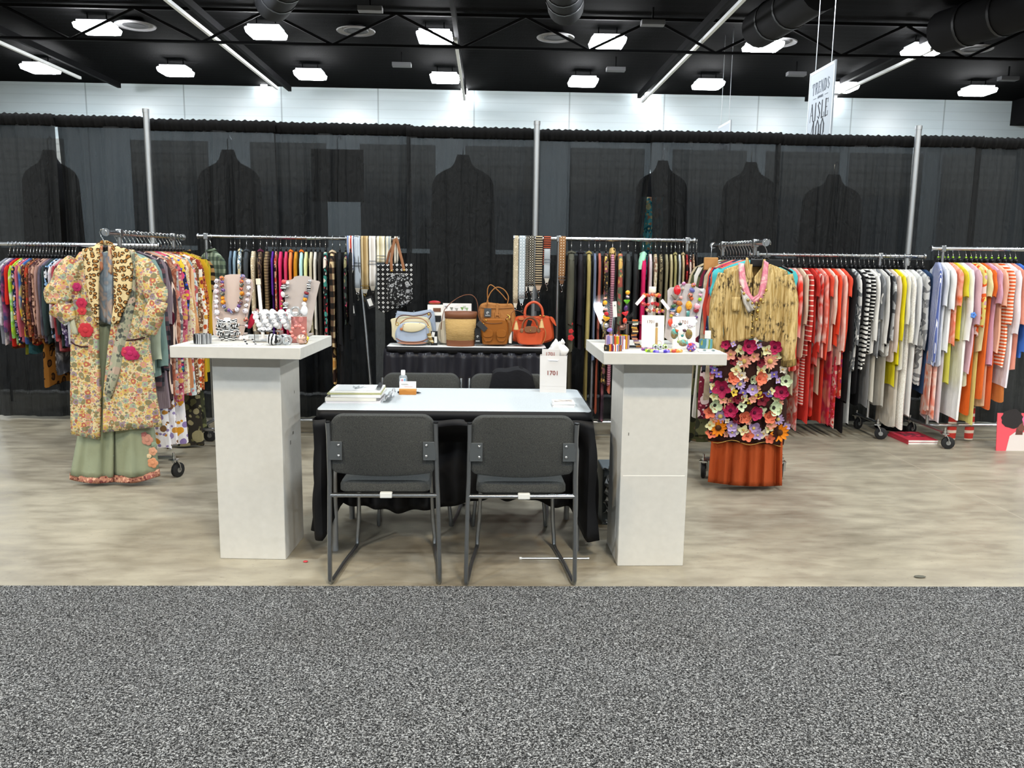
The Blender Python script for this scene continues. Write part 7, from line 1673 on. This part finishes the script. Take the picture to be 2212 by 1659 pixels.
# clear T stand with striped bracelets
YS = 3.86; px0 = atY(1354, 740, YS).x
t = thing('acrylic_bracelet_bar', 'clear acrylic tee bar carrying the striped hanging bracelets', 'bracelet stand', Vector((px0, YS, PZ)))
B(MB().box((0, 0, .06), (.008, .012, .12)), 'post', clear, t, smooth=False); B(MB().box((.06, 0, .118), (.14, .012, .010)), 'cross_bar', clear, t, smooth=False); B(MB().box((.03, -.01, .003), (.12, .09, .005)), 'foot', clear, t, smooth=False)
sc = ['#c9661e', '#5a6a5a', '#e8e0d0', '#2a2420', '#c9963a', '#8a5a2a', '#d8b87a', '#2a2a2a', '#b8743a', '#3a2a3a', '#c98a6a', '#8a6a8a', '#d8c0a0', '#3a3a2a', '#b87a2a', '#e0d4c0']
for k, (px, lb) in enumerate(((1370, 'brown and orange striped link bracelet hanging nearest the clear post'), (1397, 'gold and brown striped link bracelet hanging at the bar end by the cards'))):
    x = atY(px, 700, YS).x; t = thing('link_bracelet', lb, 'bracelet', Vector((x, YS - .014, PZ + .118)), 0, 'striped link bracelets')
    for q in range(15):
        z = .012 - .0088 * q; dx = .003 * sin(q * 1.3) + (.0 if q < 11 else .006 * (q - 10)); bz = MB().box((dx, -.004 + .0 * q, z), (.027, .010, .0072), ry=.1 * sin(q * 2.1))
        B(bz, 'link', G(sc[(q * (1 + k) + 3 * k) % len(sc)]) if q else (G('#c9661e') if k == 0 else G('#9aa83a')), t, bevel=.0012)
# red and orange bracelets behind
YR_ = 4.04
for k, (px, py, r, c, lb) in enumerate(((1407, 638, .040, ('#c9481e', '#d87a2a', '#b8281e'), 'orange and red faceted bracelet on top of the rear bracelet roll'), (1404, 657, .042, ('#b81e22', '#a81820', '#c92a22'), 'deep red bracelet in the middle of the rear bracelet roll'), (1412, 670, .044, ('#c9b08a', '#7a5a4a', '#b83a2a'), 'striped cream and red bracelet under the deep red one'), (1425, 672, .028, ('#e0a02a', '#d87aa8', '#b83a2e'), 'amber and pink bracelet at the end of the rear roll'))):
    p = atY(px, py, YR_); t = thing('glass_bracelet', lb, 'bracelet', p, .3 * k, 'red glass bracelets on the rear roll')
    for q in range(12): a = 2 * pi * q / 12; bead(t, Vector((r * cos(a), r * .55 * sin(a) , .004 * sin(3 * a))), 'n', G(c[q % 3]), .0105 if r > .03 else .009)
t = thing('bracelet_roll', 'white bracelet roll stand behind the cards on the right pedestal', 'bracelet stand', Vector((atY(1408, 660, YR_).x, YR_, PZ))); B(MB().tube([(0, 0, .005), (0, 0, .262)], .008, 12), 'post', white, t); B(MB().lathe([(.04, 0), (.04, .006)], n=20), 'foot', white, t); B(MB().lathe([(.016, .255), (.018, .262), (.018, .28), (.016, .284)], n=16), 'cap', P('#efe8d8', .6), t)
for a, b2, c, ry in ((1383, 648, '#efe9e4', .7), (1437, 658, '#f2e8ea', -.7)):
    t = thing('hanging_tag', 'white swing tag sticking out at the ' + ('near end' if a < 1400 else 'far end') + ' of the red bracelets', 'tag', atY(a, b2, YR_ - .05)); B(MB().box((0, 0, 0), (.016, .0015, .06), ry=ry), 'tag', P(c, .6), t, smooth=False)
# cards
def logo_card(px0, py0, px1, py1, Y, lb, lean, col='#efebe4'):
    a, b2 = atY(px0, py0, Y), atY(px1, py1, Y); w = b2.x - a.x; h = a.z - PZ
    t = thing('logo_card', lb, 'card', Vector(((a.x + b2.x) / 2, Y, PZ)), 0); t.rotation_euler = (-lean, 0, 0)
    B(MB().box((0, 0, h / 2), (w, .003, h)), 'card', P(col, .6), t, smooth=False)
    return t, w, h
t, w, h = logo_card(1388, 681, 1434, 745, 3.82, 'white 1701 card with a brown stick pendant on the right pedestal', .10)
text_obj('1701', .020, P('#7a5a56', .7), t, (-.012, -.0022, h * .80), (pi / 2, 0, 0), ext=.0003)
B(MB().box((-.03 + .047, -.006, h * .72), (.010, .006, .018)), 'pendant_cap', P('#6a5a4a', .4), t, bevel=.002); B(MB().box((.017, -.006, h * .36), (.010, .006, .085)), 'pendant', fab('stripe', '#a8824a', '#c9a86a', s=160, ax='x', rough=.3), t, bevel=.003)
B(MB().tube([(.030 + .012 * cos(k * pi / 8), -.004, h * .16 + .012 * sin(k * pi / 8)) for k in range(16)], .0008, 5, cyclic=True), 'wire_loop', P('#c9a0a0', .4), t)
t, w, h = logo_card(1455, 684, 1502, 748, 3.84, 'white 1701 card behind the teal stone necklace', .12)
text_obj('1701', .024, P('#7a3f3c', .7), t, (-.002, -.0022, h * .82), (pi / 2, 0, 0), ext=.0003)
LB3 = [(1447, 622), (1470, 621), (1475, 613), (1506, 614), (1512, 623), (1530, 625), (1530, 632), (1519, 670), (1508, 742), (1434, 742), (1441, 690), (1446, 650)]
YN = 4.00
t, O3 = bust('grey necklace stand holding several glass bead necklaces', LB3, YN, .20, greyb)
bwst = fab('stripe', '#e8ecf0', '#2a4a7a', s=120, ax='z', rough=.2); amb = fab('dye', '#c9742a', '#e0a83a', '#a8401e', s=40, rough=.08)
necklace('red taupe and green glass bead strand down the side of the grey stand', O3, [(1477, 613, 'n', G('#b878a0'), .012), (1463, 627, 'v', G('#c9161e'), .019), (1475, 624, 'o', G('#a89a8a'), .008), (1471, 643, 'n', G('#d8a09a'), .012), (1458, 641, 'f', G('#7a6e62'), .016), (1458, 652, 'o', G('#8a4a44'), .010), (1467, 655, 'h', G('#a8622a'), .013), (1455, 661, 'c', G('#2f5a34'), .013), (1453, 670, 'c', bwst, .013), (1467, 669, 'v', amb, .014), (1452, 677, 'c', rstr, .011), (1463, 680, 'o', fab('floral', '#e8e8ee', '#3a6ab0', '#c9c9d8', '#f4f4f8', s=70, rough=.15), .010), (1450, 682, 'o', G('#b8a82a'), .009), (1449, 697, 'v', G('#d8482e'), .016)], YN, .20)
necklace('amber and blue glass bead strand in the middle of the grey stand', O3, [(1498, 616, 'o', m[0], .012), (1495, 627, 'h', G('#5a5a9a'), .012), (1491, 638, 'o', m[2], .013), (1494, 645, 'o', G('#b8562a'), .010), (1488, 660, 'v', amb, .017), (1486, 678, 'b', G('#4a8a86'), .011)], YN, .20)
necklace('pink green and purple glass bead strand at the far side of the grey stand', O3, [(1517, 628, 'f', P('#e4e6e8', .05, trans=.3), .011), (1513, 637, 'c', fab('stripe', '#e8e0e4', '#d83a8a', s=200, ax='z', rough=.2), .010), (1512, 647, 'o', LIM, .010), (1506, 662, 'n', G('#e8a0b0'), .019), (1504, 671, 'h', G('#8a1e2a'), .013), (1504, 685, 'c', G('#5a3a7a'), .009), (1502, 695, 'n', P('#dfe2e6', .05), .012)], YN, .20)
tl = fab('dye', '#3a8a8e', '#5aa8a0', '#8a6a3a', '#2a5a6a', s=30, rough=.1)
YTL = 3.78
Ot = Vector((atY(1472, 720, YTL).x, YTL, PZ)); t = thing('stone_necklace', 'teal and olive glass stone necklace draped in front of the white card', 'necklace', Ot); pts = []
for px, py, k, mt, r, d in ((1469, 700, 'h', G('#3a4a4a'), .008, .03), (1458, 703, 'h', silver_b[2], .013, .025), (1457, 721, 'v', tl, .019, .01), (1463, 714, 'n', G('#d85a3a'), .008, 0), (1466, 738, 'o', G('#8a9a4a'), .008, -.01), (1476, 741, 'h', tl, .017, -.015), (1484, 741, 'o', G('#c9d8d0'), .007, -.01), (1488, 722, 'v', fab('dye', '#6a7a3a', '#8a6a3a', '#3a5a5a', s=34, rough=.1), .018, .01), (1478, 714, 'n', G('#4a2a3a'), .010, .01), (1474, 725, 'n', G('#3a8a8a'), .008, 0), (1491, 704, 'h', silver_b[0], .013, .025), (1500, 703, 'n', P('#d8d8d4', .1), .008, .03)):
    q = atY(px, py, YTL + d) - Ot; q.z = max(q.z, r * (1.3 if k == 'v' else .95)); pts.append(q); bead(t, q, k, mt, r)
B(MB().tube(pts, .001, 5), 'cord', P('#2a2a2a', .6), t)
p = onq(1487, 757); t = thing('glass_marble', 'round swirled glass marble in front of the teal necklace', 'marble', Vector((p.x, 3.69, PZ))); B(MB().ball((0, 0, .021), .021, 20, 12, sx=1.15, sy=.9), 'marble', fab('floral', '#6a4a9a', '#e0a82a', '#c93a3a', '#1a1a2a', '#d8c8e8', s=38, rough=.08), t)
p = onq(1519, 750); t = thing('cuff_bracelet', 'watery teal and olive cuff bracelet near the far corner of the right pedestal', 'bracelet', Vector((p.x, 3.84, PZ)))
B(MB().lathe([(.029, 0), (.032, .001), (.033, .02), (.032, .044), (.029, .045), (.028, .02), (.029, 0)], n=40, cap=False, sy=.8), 'band', fab('stripe', '#5a8a9a', '#8a9a4a', '#4a7a8a', '#9ab0b8', '#7a8a3a', '#5a9aa0', s=16, ax='d', rough=.12, warp=.02), t)
p = onq(1530, 740); t = thing('small_card', 'small white card standing behind the watery teal cuff', 'card', Vector((p.x - .05, 3.95, PZ))); B(MB().box((0, 0, .038), (.03, .002, .076)), 'card', paperw, t, smooth=False)
for k, (px, Y, r, cs, lb) in enumerate(((1402, 3.72, .026, ('#7a3a8a', '#3a3a4a', '#b87a8a'), 'purple and grey flat bracelet at the front of the right pedestal'), (1410, 3.66, .024, ('#9ac41e', '#5a7a2a', '#c9d86a'), 'lime green flat bracelet at the front of the right pedestal'), (1429, 3.645, .030, ('#4a3ab0', '#8a7ae0', '#d8d8f0'), 'violet blue flat bracelet at the front edge of the right pedestal'), (1456, 3.66, .030, ('#d8862a', '#c9a85a', '#b83a2a'), 'orange and gold flat bracelet lying before the marble'))):
    x = atY(px, 752, Y).x; t = thing('flat_bracelet', lb, 'bracelet', Vector((x, Y, PZ)), 0, 'flat bracelets on the right pedestal')
    for q in range(11): a = 2 * pi * q / 11; bead(t, Vector((r * cos(a), r * .55 * sin(a), .0055 + .0008 * sin(3 * a))), 'h', G(cs[q % 3]), .0085)
    B(MB().tube([(r * cos(2 * pi * q / 24), r * .55 * sin(2 * pi * q / 24), .0055) for q in range(24)], .003, 6, cyclic=True), 'elastic', G(cs[0]), t)
for k, (px, c) in enumerate(((1415, '#6a7a8a'), (1426, '#9a9ab0'), (1437, '#7a8a3a'))):
    x = atY(px, 745, 3.76).x; t = thing('eye_bead', f'round glass bead with an eye pattern, {["first","second","third"][k]} of the row behind the flat bracelets', 'bead', Vector((x, 3.76, PZ)), 0, 'eye beads'); B(MB().ball((0, 0, .0135), .0135, 14, 9), 'glass', fab('floral', c, '#d8dce0', '#8ac41e', '#b8c8b0', s=70, rough=.1), t); B(MB().ball((0, -.0105, .0145), .0055, 10, 6, sy=.6), 'pupil', G('#1a1a22'), t); B(MB().tube([(.0082 * cos(2 * pi * q / 16), -.0098, .0145 + .0082 * sin(2 * pi * q / 16)) for q in range(16)], .0018, 6, cyclic=True), 'eye_ring', G('#e8e8ee'), t)
p = onq(1535, 760); t = thing('earring_card', 'white card with two grey stone studs at the far corner of the right pedestal', 'card', Vector((atY(1533, 757, 3.70).x, 3.70, PZ)), -.10)
B(MB().box((0, 0, .001), (.105, .085, .0015)), 'card', paperw, t, smooth=False)
for x in (-.022, .018): B(MB().ball((x, .008, .0045), .0085, 12, 7, sz=.5), 'stud', fab('stripe', '#8a9a9a', '#4a5a5a', s=150, ax='d', rough=.2), t)
# ------------------------------------------------------------------ light
def area(x, y, z, p, col, s=.8):
    l = bpy.data.lights.new('high_bay_lamp', 'AREA'); l.energy = p; l.size = s; l.color = col; l.shape = 'SQUARE'
    o = bpy.data.objects.new('high_bay_lamp', l); COL.objects.link(o); o.location = (x, y, z); return o
WARM = (1.0, .80, .50); COOL = (.84, .93, 1.0); NEUT = (.93, .97, 1.0)
for yy, pw, c in ((15.6, .9, COOL), (9.4, .8, COOL), (3.3, 1.5, COOL), (-2.4, 1.5, WARM), (-4.5, 1.8, NEUT), (-14.3, 4.6, COOL)):
    for xx in (-14.0, -6.07, 1.93, 9.9, 17.9):
        area(xx, yy, 8.6, EN * 1.75 * pw, c, .5 if yy == -4.5 else .8)
for yy in (33.9, 27.8, 21.7):
    for xx in (-17.5, -7.0, 3.8, 14.4): area(xx, yy, 8.5, EN * 5.0, (.86, .94, 1.0), .9)
w = bpy.data.worlds.new('world'); SC.world = w; w.use_nodes = True
w.node_tree.nodes['Background'].inputs[0].default_value = (.8, .87, 1, 1); w.node_tree.nodes['Background'].inputs[1].default_value = .02
SC.view_settings.view_transform = 'Standard'; SC.view_settings.look = 'None'; SC.view_settings.gamma = 1.0; SC.view_settings.use_curve_mapping = False
SC.view_settings.exposure = EXPO
try:
    SC.cycles.use_denoising = True; SC.cycles.max_bounces = 5; SC.cycles.diffuse_bounces = 3; SC.cycles.glossy_bounces = 3; SC.cycles.transmission_bounces = 5; SC.cycles.adaptive_threshold = .045; SC.cycles.use_adaptive_sampling = True; SC.cycles.transparent_max_bounces = 12; SC.cycles.sample_clamp_indirect = 4.0; SC.cycles.caustics_reflective = False; SC.cycles.caustics_refractive = False
except Exception: pass
for k, v in LABELS.items():
    if len(v) > 1: print('DUPLABEL', k, v)
for k in LABELS:
    if len(k.split()) < 4 or len(k.split()) > 16: print('BADLABEL', k, LABELS[k])
